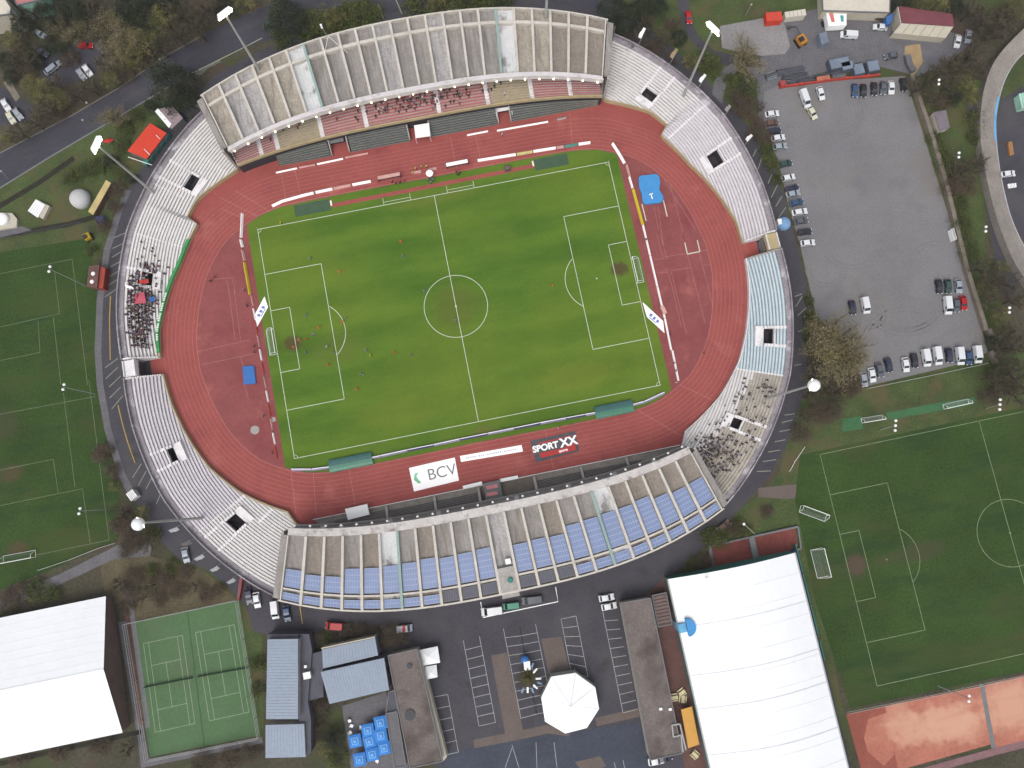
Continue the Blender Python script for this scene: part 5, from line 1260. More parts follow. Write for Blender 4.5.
fence('hand_rail', 'short timber and white rail by the lower right terrace road', [(788.5, 471), (794, 461), (803.5, 447)], 1.1, 2.5, M_white, (1.,))
fence('mesh_fence', 'fence along the top of the clay courts at lower right', [(845, 711), (925, 695), (980, 683), (1050, 668)], 2.5, 5, M_steel, (.5, 1.))
fence('mesh_fence', 'dark fence along the upper edge of the left training pitch', [(0, 240), (45, 232), (85, 224)], 2., 5, M_dgrey, (.5, 1.))
# tennis nets
for k, (a, b, lb) in enumerate((((144.8, 687.3), (193, 677.6), 'dark tennis net across the left green court'), ((198, 676.6), (249, 667.5), 'dark tennis net across the right green court'))):
    u, v = P(*a), P(*b); T = TB('tennis_net', lb, 'net', (u.x, u.y, 0), 'tennis nets'); c = (u+v)/2; t = v-u
    m = MB(); m.box((c.x, c.y, .55), (t.length, .14, .95), math.atan2(t.y, t.x)); T.part('net', m, mat('dark_net', (76, 100, 72)))
    for p in (u, v): m = MB(); m.tube((p.x, p.y, 0), (p.x, p.y, 1.15), .09); T.part('post', m, M_dgrey)
print('PART3 ok')

# ================================================================== PITCH-SIDE THINGS
def goal(name, label, a, b, depth, h, mtl, netm, cat='goal', group=None, tip=None):
    """a,b: goal line post feet (world xy); net extends to the left of a->b"""
    a = Vector(a); b = Vector(b); t = (b-a).normalized(); n = Vector((-t.y, t.x))*depth
    T = TB(name, label, cat, (*((a+b)/2), 0), group)
    for p in (a, b): m = MB(); m.tube((*p, 0), (*p, h), .09, .09, 6); T.part('post', m, mtl)
    m = MB(); m.tube((*a, h), (*b, h), .09, .09, 6); T.part('crossbar', m, mtl)
    m = MB(); c, d = a+n, b+n
    m.tube((*c, .05), (*d, .05), .06, .06, 5); m.tube((*a, .05), (*c, .05), .06, .06, 5); m.tube((*b, .05), (*d, .05), .06, .06, 5)
    e, f = a+n*.45, b+n*.45; m.tube((*a, h), (*e, h), .05, .05, 5); m.tube((*b, h), (*f, h), .05, .05, 5); m.tube((*e, h), (*c, .05), .05, .05, 5); m.tube((*f, h), (*d, .05), .05, .05, 5); T.part('back_frame', m, mtl)
    m = MB(); L_ = (b-a).length; nn = int(L_/.3)
    for k in range(nn+1):
        u = a.lerp(b, k/nn); m.tube((*(u+n*.45), h), (*(u+n), .05), .022, .022, 3, cap=False); m.tube((*u, h), (*(u+n*.45), h), .022, .022, 3, cap=False)
    for k in range(1, 6):
        f_ = k/6; z = h*(1-f_); w_ = .45+.55*f_; m.tube((*(a+n*w_), z), (*(b+n*w_), z), .022, .022, 3, cap=False)
    T.part('net', m, netm); return T
goal('football_goal', 'white netted goal at the left end of the stadium pitch', (-52.5, 3.66), (-52.5, -3.66), -2.2, 2.44, M_white, M_net)
goal('football_goal', 'white netted goal at the right end of the stadium pitch', (52.5, 3.66), (52.5, -3.66), 2.2, 2.44, M_white, M_net)
def pxg(label, a, b, depth, h, mtl, netm):
    u, v = P(*a), P(*b); goal('football_goal', label, (u.x, u.y), (v.x, v.y), depth, h, mtl, netm)
pxg('green netted goal at the lower end of the left training pitch', (36, 557), (4, 563), -1.9, 2.3, M_white, mat('green_net', (110, 160, 120)))
pxg('white goal turned askew on the grass left of the right training pitch', (801, 505.5), (826.5, 515), -1.9, 2.2, M_white, M_net)
pxg('white goal standing beside the corner of the vaulted hall', (821, 548), (828, 576), -3., 2.3, M_white, M_net)
pxg('small white goal on the short green strip', (862, 423), (883, 419.5), 1.3, 1.8, M_white, M_net)
pxg('small white goal on the long green strip', (944, 409), (969, 403.5), 1.3, 1.8, M_white, M_net)
# advertising boards
def board(pts, c, label, w_=.75, h=.95, lean=.35, group=None, name='advertising_board'):
    c0 = (Vector(pts[0])+Vector(pts[-1]))/2
    T = TB(name, label, 'board', (c0.x, c0.y, .05), group)
    m = MB(); leg = MB()
    ps = [Vector(p) for p in pts]
    for a, b in zip(ps, ps[1:]):
        t = (b-a).normalized(); n = Vector((-t.y, t.x))
        A, B = a+n*w_/2, b+n*w_/2; C_, D = a-n*w_/2, b-n*w_/2; E_, F_ = a+n*.06, b+n*.06; G_, H_ = a-n*.06, b-n*.06
        for q_ in (((*A, .06), (*B, .06), (*F_, h), (*E_, h)), ((*G_, h), (*H_, h), (*D, .06), (*C_, .06)), ((*E_, h), (*F_, h), (*H_, h), (*G_, h)), ((*A, .06), (*E_, h), (*G_, h), (*C_, .06)), ((*B, .06), (*D, .06), (*H_, h), (*F_, h))): m.quad(q_[::-1])
        leg.tube((*(a+n*w_*.4), .03), (*(a-n*w_*.4), .03), .05, .05, 4)
    T.part('panel', m, c); T.part('foot', leg, M_dgrey); return T
M_bw = mat('board_white', (246, 244, 242), k=1.1, var=.02, fine=.02); M_bpink = mat('board_pink', (228, 178, 170)); M_bteal = mat('board_teal', (92, 158, 148)); M_blav = mat('board_lavender', (176, 166, 206)); M_bred = mat('board_red', (206, 84, 68)); M_bcream = mat('board_cream', (226, 218, 150)); M_bviol = mat('board_violet', (96, 84, 140))
g = 'boards along the top touchline'
for pts, c, lb in ((((-47.2, 40.2), (-44, 41.1), (-38, 41.6), (-34.6, 41.8)), M_bw, 'bright white advertising board, leftmost along the top touchline'),
    (((-34, 41.8), (-29, 41.9)), M_bw, 'white board with red marks, second from left along top touchline'), (((-28.6, 41.9), (-23.5, 42)), M_bpink, 'pinkish advertising board, third from left along top touchline'), (((-23, 42), (-17.5, 42)), M_bw, 'white advertising board left of the left dugout'),
    (((-5.2, 42.1), (-2.4, 42.1)), M_bpink, 'short pinkish board left of centre between the dugouts'), (((0, 42.1), (2.2, 42.1)), M_bpink, 'short pinkish board beside the white umbrella'),
    (((14.6, 42.1), (20.5, 41.9), (26, 41.7)), M_bw, 'long white board just right of the right dugout'), (((26.3, 41.7), (31, 41.6)), M_bcream, 'cream green board right of the long white one'), (((31.3, 41.6), (38, 41.4)), M_bw, 'white board above the right green landing cover'), (((38.3, 41.4), (40.4, 41.3)), M_bpink, 'tiny pink board right of the right landing cover'), (((40.7, 41.3), (44.6, 41.2)), M_bteal, 'teal advertising board near the top right corner'), (((44.9, 41.2), (48.4, 41)), M_bw, 'white end board at the top right of the top row')):
    board(pts, c, lb, .85, group=g)
g = 'boards behind the left goal'
for y0, y1, c, lb in ((39.6, 32.5, M_bw, 'white curved board, topmost behind the left goal line'), (31.8, 29.6, M_bw, 'short white board below the curved one at left'), (28.6, 25.4, M_bpink, 'pale pink board above the yellow one at left'), (24.8, 15.2, M_yellow, 'yellow board behind the left goal line')):
    board([(-56.2, y0), (-57.6, y1)] if y0 > 39 else [(-57.8, y0), (-57.6, y1)], c, lb, .85, group=g)
for k in range(12):
    y0 = 14.8-4.05*k; board([(-57.3, y0), (-57.2, y0-3.2)], [M_bpink, M_bw, M_bred][k % 3] if k != 4 else M_bw, ['pink', 'white', 'red'][k % 3 if k != 4 else 1]+' low board in the line behind the left goal, number '+'one two three four five six seven eight nine ten eleven twelve'.split()[k]+' below yellow', .5, .7, group=g)
    m = None
g = 'boards behind the right goal'
board([(54.9, 39.4), (56.1, 36), (57.1, 32.6)], M_bw, 'white curved board, topmost behind the right goal line', .95, group=g)
for y0, y1, c, lb in ((32, 28.5, M_bpink, 'pale pink board above the yellow board at right'), (28.2, 24.6, M_bw, 'short white board touching the yellow board at right')): board([(57.5, y0), (57.7, y1)], c, lb, .7, group=g)
board([(57.8, 24.2), (58.2, 13.2)], M_yellow, 'yellow board beside the blue landing mat', .9, group=g)
ys = [13, 3.5, -6, -15.5, -25, -34]
for k in range(5): board([(58.2, ys[k]), (58.2 if k < 3 else 57.9, ys[k+1]+.2)], M_bw, ['first', 'second', 'third', 'fourth', 'last'][k]+' thin white board below the yellow one behind the right goal', .6, .75, group=g)
g = 'boards along the bottom touchline'
xs = [-53.6, -48, -42.4, -36, -28.5, -21, -13.5, -6, 2, 9.5, 17, 24.5, 30, 35, 40.5, 47, 53.2]
yb = [-36.9, -38.0, -38.4, -38.2, -38.1, -38, -38, -37.9, -37.9, -37.9, -37.9, -38, -38.1, -38.2, -38.2, -37.8, -36.4]
for k in range(16):
    c = [M_blav, M_bviol][k % 2] if 3 < k < 12 else M_blav
    T = board([(xs[k], yb[k]), (xs[k+1]-.15, yb[k+1])], c, 'violet lavender board in the bottom touchline row, '+'first second third fourth fifth sixth seventh eighth ninth tenth eleventh twelfth thirteenth fourteenth fifteenth last'.split()[k]+' from left', .8, .9, group=g)
    m = MB(); a, b = Vector((xs[k], yb[k]+.12)), Vector((xs[k+1]-.15, yb[k+1]+.12)); m.ribbon([a, b], .16, .97); T.part('top_edge', m, M_bw)
# track-side boards in front of the top stand
g = 'low boards at the outer track edge by the top stand'
for a, b, c, lb in (((276, 172.5), (297, 168), M_bw, 'thin white board, leftmost at the outer track edge under the top stand'), ((299, 167.5), (315, 164.5), M_bpink, 'thin pink board second at the outer track edge'), ((317, 164), (343, 158.5), M_bw, 'thin white board left of the long dark seat bank'), ((345, 157.5), (368, 153), M_bpink, 'thin pink white board ending below the dark seat bank'), ((467, 135), (488, 131), M_bw, 'thin white board under the right dark seat bank'), ((497, 130.5), (548, 121.5), M_bw, 'long thin white board by the upper right stand entrance'), ((557, 119.5), (566, 117.5), M_steel, 'short grey board alone on the upper right track')):
    u, v = P(*a, .3), P(*b, .3); board([(u.x, u.y), (v.x, v.y)], c, lb, .5, .6, group=g)
# dugouts on the top touchline
for x0, x1, lb in ((-15.2, -8.6, 'left team dugout with pale roof on the top touchline'), (5.2, 11.6, 'right team dugout with pale roof on the top touchline')):
    T = TB('dugout', lb, 'dugout', ((x0+x1)/2, 41, 0), 'team dugouts'); 
    m = MB(); m.prism([(x0, 41.2), (x1, 41.2), (x1, 42.3), (x0, 42.3)], 1.9, 2.0, ztop=[2.1, 2.1, 1.95, 1.95]); T.part('roof', m, M_bpink if x0 < 0 else M_bw)
    m = MB(); m.box(((x0+x1)/2, 42.25, 1.), (x1-x0, .1, 1.9)); T.part('back_panel', m, M_bw)
    for x in (x0, x1): m = MB(); m.box((x, 41.75, 1.), (.1, 1.1, 1.9)); T.part('side_panel', m, M_glass)
    m = MB(); m.box(((x0+x1)/2, 41.9, .45), (x1-x0-.4, .45, .1)); T.part('bench', m, M_dgrey)
# shelters on the bottom touchline
M_shelt = mat('green_shelter', (58, 104, 100), var=.08, rough=.35, spec=.5); M_shelt2 = mat('green_shelter_front', (72, 132, 108), var=.06, rough=.35)
for x0, x1, lb in ((-43.2, -31, 'green shelter over a bench, left one on the bottom touchline'), (32.6, 43.6, 'green shelter over a bench, right one on the bottom touchline')):
    T = TB('bench_shelter', lb, 'shelter', ((x0+x1)/2, -38, 0), 'green bench shelters')
    m = MB(); n = 6
    for k in range(n):
        a0, a1 = math.pi*k/n, math.pi*(k+1)/n
        y0, y1 = -38.2-1.8*math.cos(a0), -38.2-1.8*math.cos(a1); z0_, z1_ = .75+.4*math.sin(a0), .75+.4*math.sin(a1)
        m.quad([(x0, y0, z0_), (x1, y0, z0_), (x1, y1, z1_), (x0, y1, z1_)], 1 if k < 3 else 0)
    T.part('roof_shell', m, [M_shelt, M_shelt2])
    for k in range(4): m = MB(); x = x0+(x1-x0)*k/3; m.tube((x, -39.9, .06), (x, -39.9, 1.), .06); m.tube((x, -36.5, .06), (x, -36.5, 1.), .06); T.part('post', m, M_steel)
    m = MB(); m.box(((x0+x1)/2, -38.6, .5), (x1-x0-.6, .5, .12)); T.part('bench', m, M_dgrey)
# banners laid on the track, with writing
def text_mesh(body, size, mtl_, name, parent, loc, rz, ext=.02, shear=0., bold=0.):
    cu = bpy.data.curves.new(name, 'FONT'); cu.body = body; cu.size = size; cu.extrude = ext; cu.shear = shear; cu.offset = bold; cu.align_x = 'CENTER'; cu.align_y = 'CENTER'
    o = bpy.data.objects.new(name+'_tmp', cu); COL.objects.link(o)
    bpy.context.view_layer.update(); dg = bpy.context.evaluated_depsgraph_get()
    me = bpy.data.meshes.new_from_object(o.evaluated_get(dg)); COL.objects.unlink(o); bpy.data.objects.remove(o)
    me.materials.clear(); me.materials.append(mtl_)
    ob = link(name, me, parent); ob.location = loc; ob.rotation_euler = (0, 0, rz); return ob
def banner(name, label, px, mtl_, h=.12):
    q_ = [P(x, y, .1) for x, y in px]; c = sum(q_, Vector((0, 0, 0)))/4
    T = TB(name, label, 'banner', (c.x, c.y, .06))
    n = 8
    m = MB()
    m.prism([(p.x, p.y) for p in q_], .06, .06+h); T.part('sheet', m, mtl_)
    x = (q_[1]-q_[0]); return T, x.length, (q_[3]-q_[0]).length, math.atan2(x.y, x.x)
T, L_, H_, rz = banner('track_banner', 'white BCV banner laid on the lower track', [(409, 468), (454.8, 457.5), (459, 480.5), (414, 491.5)], M_bw)
text_mesh('BCV', 4.4, mat('banner_grey', (128, 132, 138)), 'lettering', T.o, (2.2, .1, .14), rz, bold=-.02)
m = MB()
for s in (1,):
    pts = [(-1.2, 1.5), (-.3, 1.5), (-1.1, .5), (-.1, -1.5), (-1.0, -1.5), (-1.9, -.2), (-1.6, .9)]
    m.prism([(p[0]-3.9, p[1]) for p in pts], .125, .15)
o = m.build('emblem', mat('banner_mint', (150, 226, 176)), T.o); o.rotation_euler = (0, 0, rz)
T, L_, H_, rz = banner('track_banner', 'long narrow white banner between the two big ones on the track', [(460, 456), (521.5, 445), (523, 451.5), (461, 462)], M_bw)
m = MB()
for k in range(24):
    if k in (5, 9, 17): continue
    m.box((-7+.6*k, 0, .13), (.36, .45, .02))
o = m.build('faint_marks', mat('faint_mark', (212, 214, 222)), T.o); o.rotation_euler = (0, 0, rz)
T, L_, H_, rz = banner('track_banner', 'dark grey SPORT XX banner laid on the lower track', [(530.5, 441), (575, 431), (579, 451), (536, 462.5)], mat('banner_charcoal', (92, 92, 98)))
text_mesh('SPORT', 2.45, M_bw, 'lettering', T.o, (-2.75*math.cos(rz)-.35*math.sin(rz), -2.75*math.sin(rz)+.35*math.cos(rz), .15), rz, bold=.10, shear=.05)
text_mesh('XX', 3.4, M_bw, 'lettering', T.o, (3.95*math.cos(rz)-.4*math.sin(rz), 3.95*math.sin(rz)+.4*math.cos(rz), .16), rz, bold=.12)
m = MB(); m.prism([(-4.6, -2.3), (5.6, -2.3), (5.4, -.2), (3.0, -.2), (2.8, -.9), (-4.8, -.9)], .12, .135); m.prism([(-4.7, 1.5), (-4.3, 2.0), (5.6, 2.0), (5.6, 1.8)], .12, .135); o = m.build('red_field', M_red, T.o); o.rotation_euler = (0, 0, rz)
text_mesh('sports', 1.0, M_bw, 'lettering', T.o, (2.0, -1.55, .15), rz, bold=.03)
for px, lb in (([(254.5, 315), (264.5, 296.5), (268, 307), (257, 327)], 'white slanted banner with blue marks beside the left goal'), ([(642.5, 302), (649, 306), (664.5, 322), (663, 332.5), (646.5, 317)][0:1]+[(663, 321), (664.5, 333), (647, 317)], 'white slanted banner with blue marks beside the right goal')):
    T, L_, H_, rz = banner('goal_banner', lb, px, M_bw, .06)
    m = MB()
    for k in range(3): m.box((-1.3+1.3*k, 0, .08), (.75, .9, .03), .2)
    m.box((0, -.75, .08), (2.6, .25, .03)); o = m.build('blue_marks', mat('blue_mark', (120, 136, 206)), T.o); o.rotation_euler = (0, 0, rz if 'right' in lb else rz-1.1+1.1)
# mats
q_ = [P(x, y, .5) for x, y in ((638.5, 178), (641, 176), (656, 174.5), (659, 177), (660, 183), (659, 190), (663, 196), (663, 201), (660, 203), (645, 204.5), (642.5, 202), (641.5, 194), (639, 187))]
T = TB('landing_mat', 'large sky blue pole vault landing mat behind the right goal', 'mat', (q_[0].x+2, q_[0].y-3, 0))
m = MB(); m.prism([(p.x, p.y) for p in q_], .08, .85); T.part('cushion', m, M_sky)
c = P(652, 190, .9); m = MB(); m.prism([(p.x, p.y) for p in [P(a, b, .9) for a, b in ((643, 182), (657, 180), (658, 188), (645, 191))]], .85, .95); T.part('top_cushion', m, M_sky)
w = P(651.5, 196, 1.); m = MB(); m.box((w.x, w.y, .97), (.3, 1.8, .08), .1); m.box((w.x, w.y+.6, .97), (1.2, .25, .08), .1); T.part('cross_strap', m, M_white)
q_ = [P(x, y, .4) for x, y in ((242.5, 366.5), (254, 365.5), (256, 383.5), (244, 384.5))]
T = TB('landing_mat', 'small blue rectangular high jump mat behind the left goal', 'mat', (q_[0].x+1, q_[0].y-1, 0))
m = MB(); m.prism([(p.x, p.y) for p in q_], .08, .5); T.part('cushion', m, M_blue)
m = MB(); c = sum(q_, Vector((0, 0, 0)))/4; m.prism([(c.x+(p.x-c.x)*.9, c.y+(p.y-c.y)*.9) for p in q_], .5, .56); T.part('cover', m, M_blue)
w = P(644, 323, .5); T = TB('equipment_box', 'small pinkish box beside the white boards behind the right goal', 'box', (w.x, w.y, 0)); w = P(663.2, 309, .5)
w = P(663.5, 310, .5); m = MB(); m.box((w.x, w.y, .45), (1.0, 2.4, .8), .2); T.part('body', m, mat('pinkish_box', (216, 170, 156))); m = MB(); m.box((w.x, w.y, .89), (1.05, 2.45, .08), .2); T.part('lid', m, M_bpink)
# corner flags and umbrella
for x, y, lb in ((-52.5, 34, 'corner flag at the upper left of the pitch'), (52.5, 34, 'corner flag at the upper right of the pitch'), (-52.5, -34, 'corner flag at the lower left of the pitch'), (52.5, -34, 'corner flag at the lower right of the pitch')):
    T = TB('corner_flag', lb, 'flag', (x, y, 0), 'corner flags'); m = MB(); m.tube((x, y, .07), (x, y, 1.5), .03); T.part('pole', m, M_white); m = MB(); m.quad([(x, y, 1.5), (x+.4, y+.1, 1.45), (x+.4, y+.1, 1.2), (x, y, 1.15)]); T.part('cloth', m, M_yellow)
w = P(429.5, 173, 2); T = TB('umbrella', 'white umbrella between the dugouts on the top touchline', 'umbrella', (w.x, w.y, 0))
m = MB(); m.dome((w.x, w.y, 1.9), 1.15, .5, 8, 3); T.part('canopy', m, M_bw); m = MB(); m.tube((w.x, w.y, .07), (w.x, w.y, 2.3), .03); T.part('handle', m, M_dgrey)
w = P(507.5, 168, .7); T = TB('hay_roll', 'round dark equipment trolley on the upper touchline runway', 'trolley', (w.x, w.y, 0)); m = MB(); m.tube((w.x-.8, w.y, .9), (w.x+.8, w.y, .9), .7, .7, 12); T.part('drum', m, mat('brown_drum', (112, 96, 88))); m = MB(); m.box((w.x, w.y, .25), (1.9, 1.6, .15)); T.part('base', m, M_dgrey)
for a in ((533, 163.5), (331, 203)):
    w = P(*a, .3); T = TB('takeoff_board', 'white end board of the jump runway beside the '+('right' if a[0] > 400 else 'left')+' green cover', 'board', (w.x, w.y, 0), 'runway end boards'); m = MB(); m.box((w.x, w.y, .18), (.7, 1.9, .2)); T.part('plank', m, M_timber); m = MB(); m.box((w.x, w.y, .3), (.3, 1.5, .05)); T.part('strip', m, M_bw)
# red hose reel etc. near the ring road
crate('barrier_block', 'long red inflatable barrier by the lower left road', 'barrier', [(240, 577), (242.5, 578), (239, 600.5), (236.5, 600)], 1.3, M_red)
w = P(785.5, 222, 1.8); T = TB('inflatable_arch', 'light blue inflatable tent by the gap in the right terrace', 'tent', (w.x, w.y, 0)); m = MB(); m.dome((w.x, w.y, .1), 2.1, 2.0, 12, 4); T.part('canopy', m, mat('pale_blue_canvas', (130, 170, 214))); m = MB(); m.box((w.x-1.5, w.y+.5, .9), (1.2, 1.6, 1.7)); T.part('entrance', m, M_head)

# ---- training floodlights and street lamps
def lampmast(label, b, hd, H, heads, group):
    u = P(*b, 0); v = P(*hd, H)
    T = TB('lamp_post', label, 'lamp post', (u.x, u.y, 0), group)
    m = MB(); m.tube((u.x, u.y, 0), (v.x, v.y, H), .14, .09, 6); T.part('pole', m, M_steel)
    for k in range(heads):
        o = (k-(heads-1)/2)*1.25; m = MB(); c = (v.x+.35*o, v.y+o, H); hs_ = .3 if group.startswith('street') else .4; m.dome(c, hs_, hs_*.8, 8, 3); m.box((c[0], c[1], H-.1), (hs_*1.4, hs_*1.4, .2)); T.part('lamp_head', m, M_steel if group.startswith('street') else M_head)
g = 'lamp posts of the training pitches'
lampmast('double headed lamp post at the upper corner of the left training pitch', (86, 286), (49.5, 269), 17, 2, g)
lampmast('double headed lamp post half way down the left training pitch', (95, 394), (63.5, 387), 15, 2, g)
lampmast('double headed lamp post near the lower corner of the left training pitch', (104, 509.5), (79.5, 511), 12, 2, g)
lampmast('lamp post with a cluster of heads above the right training pitch corner', (880, 430), (895.5, 425.5), 12, 3, g)
lampmast('lamp post with a cluster of heads right of the long green strip', (985, 409), (1000, 404.5), 12, 3, g)
lampmast('double headed lamp post over the clay courts', (938, 686), (969, 698.5), 13, 2, g)
lampmast('dark lamp post at the upper left corner of the vaulted hall', (694, 572), (708, 578), 10, 1, g)
lampmast('pale lamp post by the red gravel pits', (755, 534), (744, 524), 10, 1, g)
g = 'park lamps right of the gravel car park'
for a, lb in (((939, 82), 'double white park lamp above the garden shed'), ((959, 155), 'double white park lamp below the garden shed'), ((986, 229), 'double white park lamp beside the pinkish path'), ((1009.5, 310), 'double white park lamp lowest on the right strip')):
    u = P(*a, 8); lampmast(lb, (a[0]-6, a[1]+3), a, 8, 2, g)
g = 'street lamps along the road'
for b, hd, lb in (((90, 121), (82.5, 120), 'street lamp on the road left of the first floodlight head'), ((8, 178), (1, 171), 'street lamp where the road leaves the left edge'), ((91, 106), (86.5, 102.5), 'street lamp on the wooded side of the road'), ((164, 64), (159.5, 59.5), 'street lamp on the road above the tan tree'), ((745, 16), (751.5, 4.5), 'street lamp on the lawn above the pale yard')):
    lampmast(lb, b, hd, 9, 1, g)

# ---- velodrome at the right edge
outer = crm([Vector((P(x, y, 2.5).x, P(x, y, 2.5).y)) for x, y in ((1080, -2), (1042, 14), (1014, 38), (994, 62), (984, 88), (980, 120), (982, 155), (990, 195), (1001, 232), (1016, 266), (1040, 300))], 5, False)
inn = crm([Vector((P(x, y, .2).x, P(x, y, .2).y)) for x, y in ((1080, 22), (1050, 34), (1024, 53), (1010, 70), (1001, 92), (996, 120), (998, 155), (1004, 190), (1013, 222), (1028, 252), (1050, 282))], 5, False)
T = TB('velodrome_track', 'curved concrete banked cycle track cut by the right edge of the photo', 'cycle track', (outer[25].x, outer[25].y, 0))
m = MB()
M_velo = mat('velodrome_concrete', (156, 148, 140), var=.12, scale=.25, fine=.1); add_patch(M_velo, (186, 172, 160), .2, .55, .7, 9)
for k in range(len(outer)-1):
    a, b, c, d = outer[k], outer[k+1], inn[k+1], inn[k]
    for j in range(3):
        f, g_ = j/3, (j+1)/3; zf = lambda x: 2.6*(1-x)**1.5+.12
        m.quad([(*a.lerp(d, f), zf(f)), (*b.lerp(c, f), zf(f)), (*b.lerp(c, g_), zf(g_)), (*a.lerp(d, g_), zf(g_))])
    m.quad([(*a, 0), (*a, 2.72), (*b, 2.72), (*b, 0)][::-1])
T.part('banked_surface', m, M_velo)
m = MB(); m.ribbon([p+Vector((-.3, 0)) for p in inn if P(999, 142).y < p.y < P(999, 94).y], .7, .3); T.part('blue_band', m, mat('pale_blue_line', (120, 176, 226)))
m = MB(); m.ribbon([p for p in inn[5:50]], .25, .15); T.part('inner_kerb', m, mat('pale_kerb', (188, 192, 196)))
sheet('velodrome_infield', [(1024, 60), (1090, 20), (1090, 290), (1040, 268), (1012, 222), (1003, 190), (997, 155), (996, 125), (1002, 98), (1024, 84)], .02, M_asph)
sheet('lawn', [(1002, 92), (1010, 72), (1030, 52), (1060, 60), (1030, 82), (1003, 98)], .03, M_lawn)
sheet('velodrome_path', [(966, 105), (976, 104), (984, 128), (988, 170), (1006, 246), (1022, 290), (1008, 300), (996, 262), (980, 175), (974, 140)], .022, M_asph)
crate('bench_block', 'tall orange bench inside the velodrome', 'bench', [(1008.5, 142), (1012, 141.5), (1014, 154), (1010.5, 155)], .8, mat('bench_orange', (206, 140, 70)))
crate('white_cabin', 'mint and white cabin inside the velodrome at the right edge', 'cabin', [(1019, 94), (1030, 91), (1032, 106), (1022, 108)], 2.5, mat('mint_roof', (180, 226, 206)))
crate('white_cabin', 'white slab lying on the velodrome apron below the white car', 'slab', [(1008, 184), (1016, 183), (1016.5, 187), (1009, 188)], .5, M_head)

# ================================================================== VEHICLES
def car_proto(kind):
    o = thing('parked_car' if kind == 'car' else 'parked_van', 'prototype', kind)
    if kind == 'car':
        prof = [(-2.08, .32), (-2.14, .62), (-2.08, .88), (-1.82, .98), (-1.3, 1.4), (-.3, 1.47), (.35, 1.4), (1.08, .98), (1.9, .84), (2.1, .62), (2.08, .32)]; hw, beltz = .86, .98
        ws = ((1.08, .98), (.35, 1.4)); rw_ = ((-1.82, .98), (-1.3, 1.4)); wb = (-1.3, 1.32)
    else:
        prof = [(-2.5, .34), (-2.55, .8), (-2.5, 1.15), (-2.38, 1.98), (-.5, 2.05), (1.05, 2.0), (1.85, 1.2), (2.42, 1.02), (2.55, .7), (2.5, .34)]; hw, beltz = .98, 1.18
        ws = ((1.85, 1.2), (1.05, 2.0)); rw_ = ((-2.5, 1.15), (-2.38, 1.98)); wb = (-1.55, 1.6)
    bm = bmesh.new()
    def yy(z): return hw if z <= beltz+.01 else hw*(1-.16*(z-beltz)/.5) if kind == 'car' else hw*(1-.09*(z-beltz)/.85)
    Lf = [bm.verts.new((x, yy(z), z)) for x, z in prof]; Rf = [bm.verts.new((x, -yy(z), z)) for x, z in prof]
    n = len(prof)
    bm.faces.new(Lf[::-1]); bm.faces.new(Rf)
    for k in range(n): bm.faces.new((Lf[k], Lf[(k+1) % n], Rf[(k+1) % n], Rf[k]))
    bmesh.ops.recalc_face_normals(bm, faces=bm.faces)
    es = [e for e in bm.edges if abs(e.verts[0].co.y-e.verts[1].co.y) < .3]
    bmesh.ops.bevel(bm, geom=es, offset=.07, segments=2, affect='EDGES')
    me = bpy.data.meshes.new('body'); bm.to_mesh(me); bm.free(); me.materials.append(M_white)
    b = link('body', me, o); b.material_slots[0].link = 'OBJECT'; b.material_slots[0].material = M_white
    def glass(nm, pts):
        m = MB(); m.quad(pts); m.quad([(p[0], p[1], p[2]-.01) for p in pts][::-1]); m.build(nm, M_glass, o)
    def cross(seg, e, nm):
        (x0, z0), (x1, z1) = seg; d = .02
        a = (x0+(x1-x0)*.08, z0+(z1-z0)*.08); c = (x0+(x1-x0)*.93, z0+(z1-z0)*.93)
        nx, nz = (z1-z0), -(x1-x0); l_ = math.hypot(nx, nz); nx, nz = nx/l_*e, nz/l_*e
        if nz < 0: nx, nz = -nx, -nz
        p = lambda q_, s: (q_[0]+nx, s*(yy(q_[1])-.1), q_[1]+nz)
        glass(nm, [p(a, -1), p(a, 1), p(c, 1), p(c, -1)] if x0 > 0 else [p(a, 1), p(a, -1), p(c, -1), p(c, 1)])
    cross(ws, .025, 'windscreen'); cross(rw_, .025, 'rear_window')
    for s in (-1, 1):
        if kind == 'car': pp = [(-1.55, 1.03), (.8, 1.03), (.3, 1.34), (-1.22, 1.34)]
        else: pp = [(.5, 1.28), (1.62, 1.28), (1.08, 1.82), (.5, 1.86)]
        pts = [(x, s*(yy(z)+.012), z) for x, z in pp]
        m = MB(); m.quad(pts if s < 0 else pts[::-1]); m.build('side_window', M_glass, o)
        for x in wb: m = MB(); m.tube((x, s*(hw-.2), .32), (x, s*(hw+.01), .32), .32, .32, 10); wmesh = m.build('wheel', M_tyre, o)
        m = MB(); m.box((prof[-2][0]-.06, s*hw*.7, .66), (.16, .34, .16)); m.build('headlight', M_head, o)
        m = MB(); m.box((prof[1][0]+.03, s*hw*.75, .8), (.12, .3, .16)); m.build('tail_light', M_red, o)
        m = MB(); m.box((ws[0][0]-.25, s*(hw+.09), beltz+.06), (.14, .18, .12)); m.build('wing_mirror', M_dgrey, o)
    remember(o); return o
protoC = car_proto('car'); protoV = car_proto('van'); usedp = set()
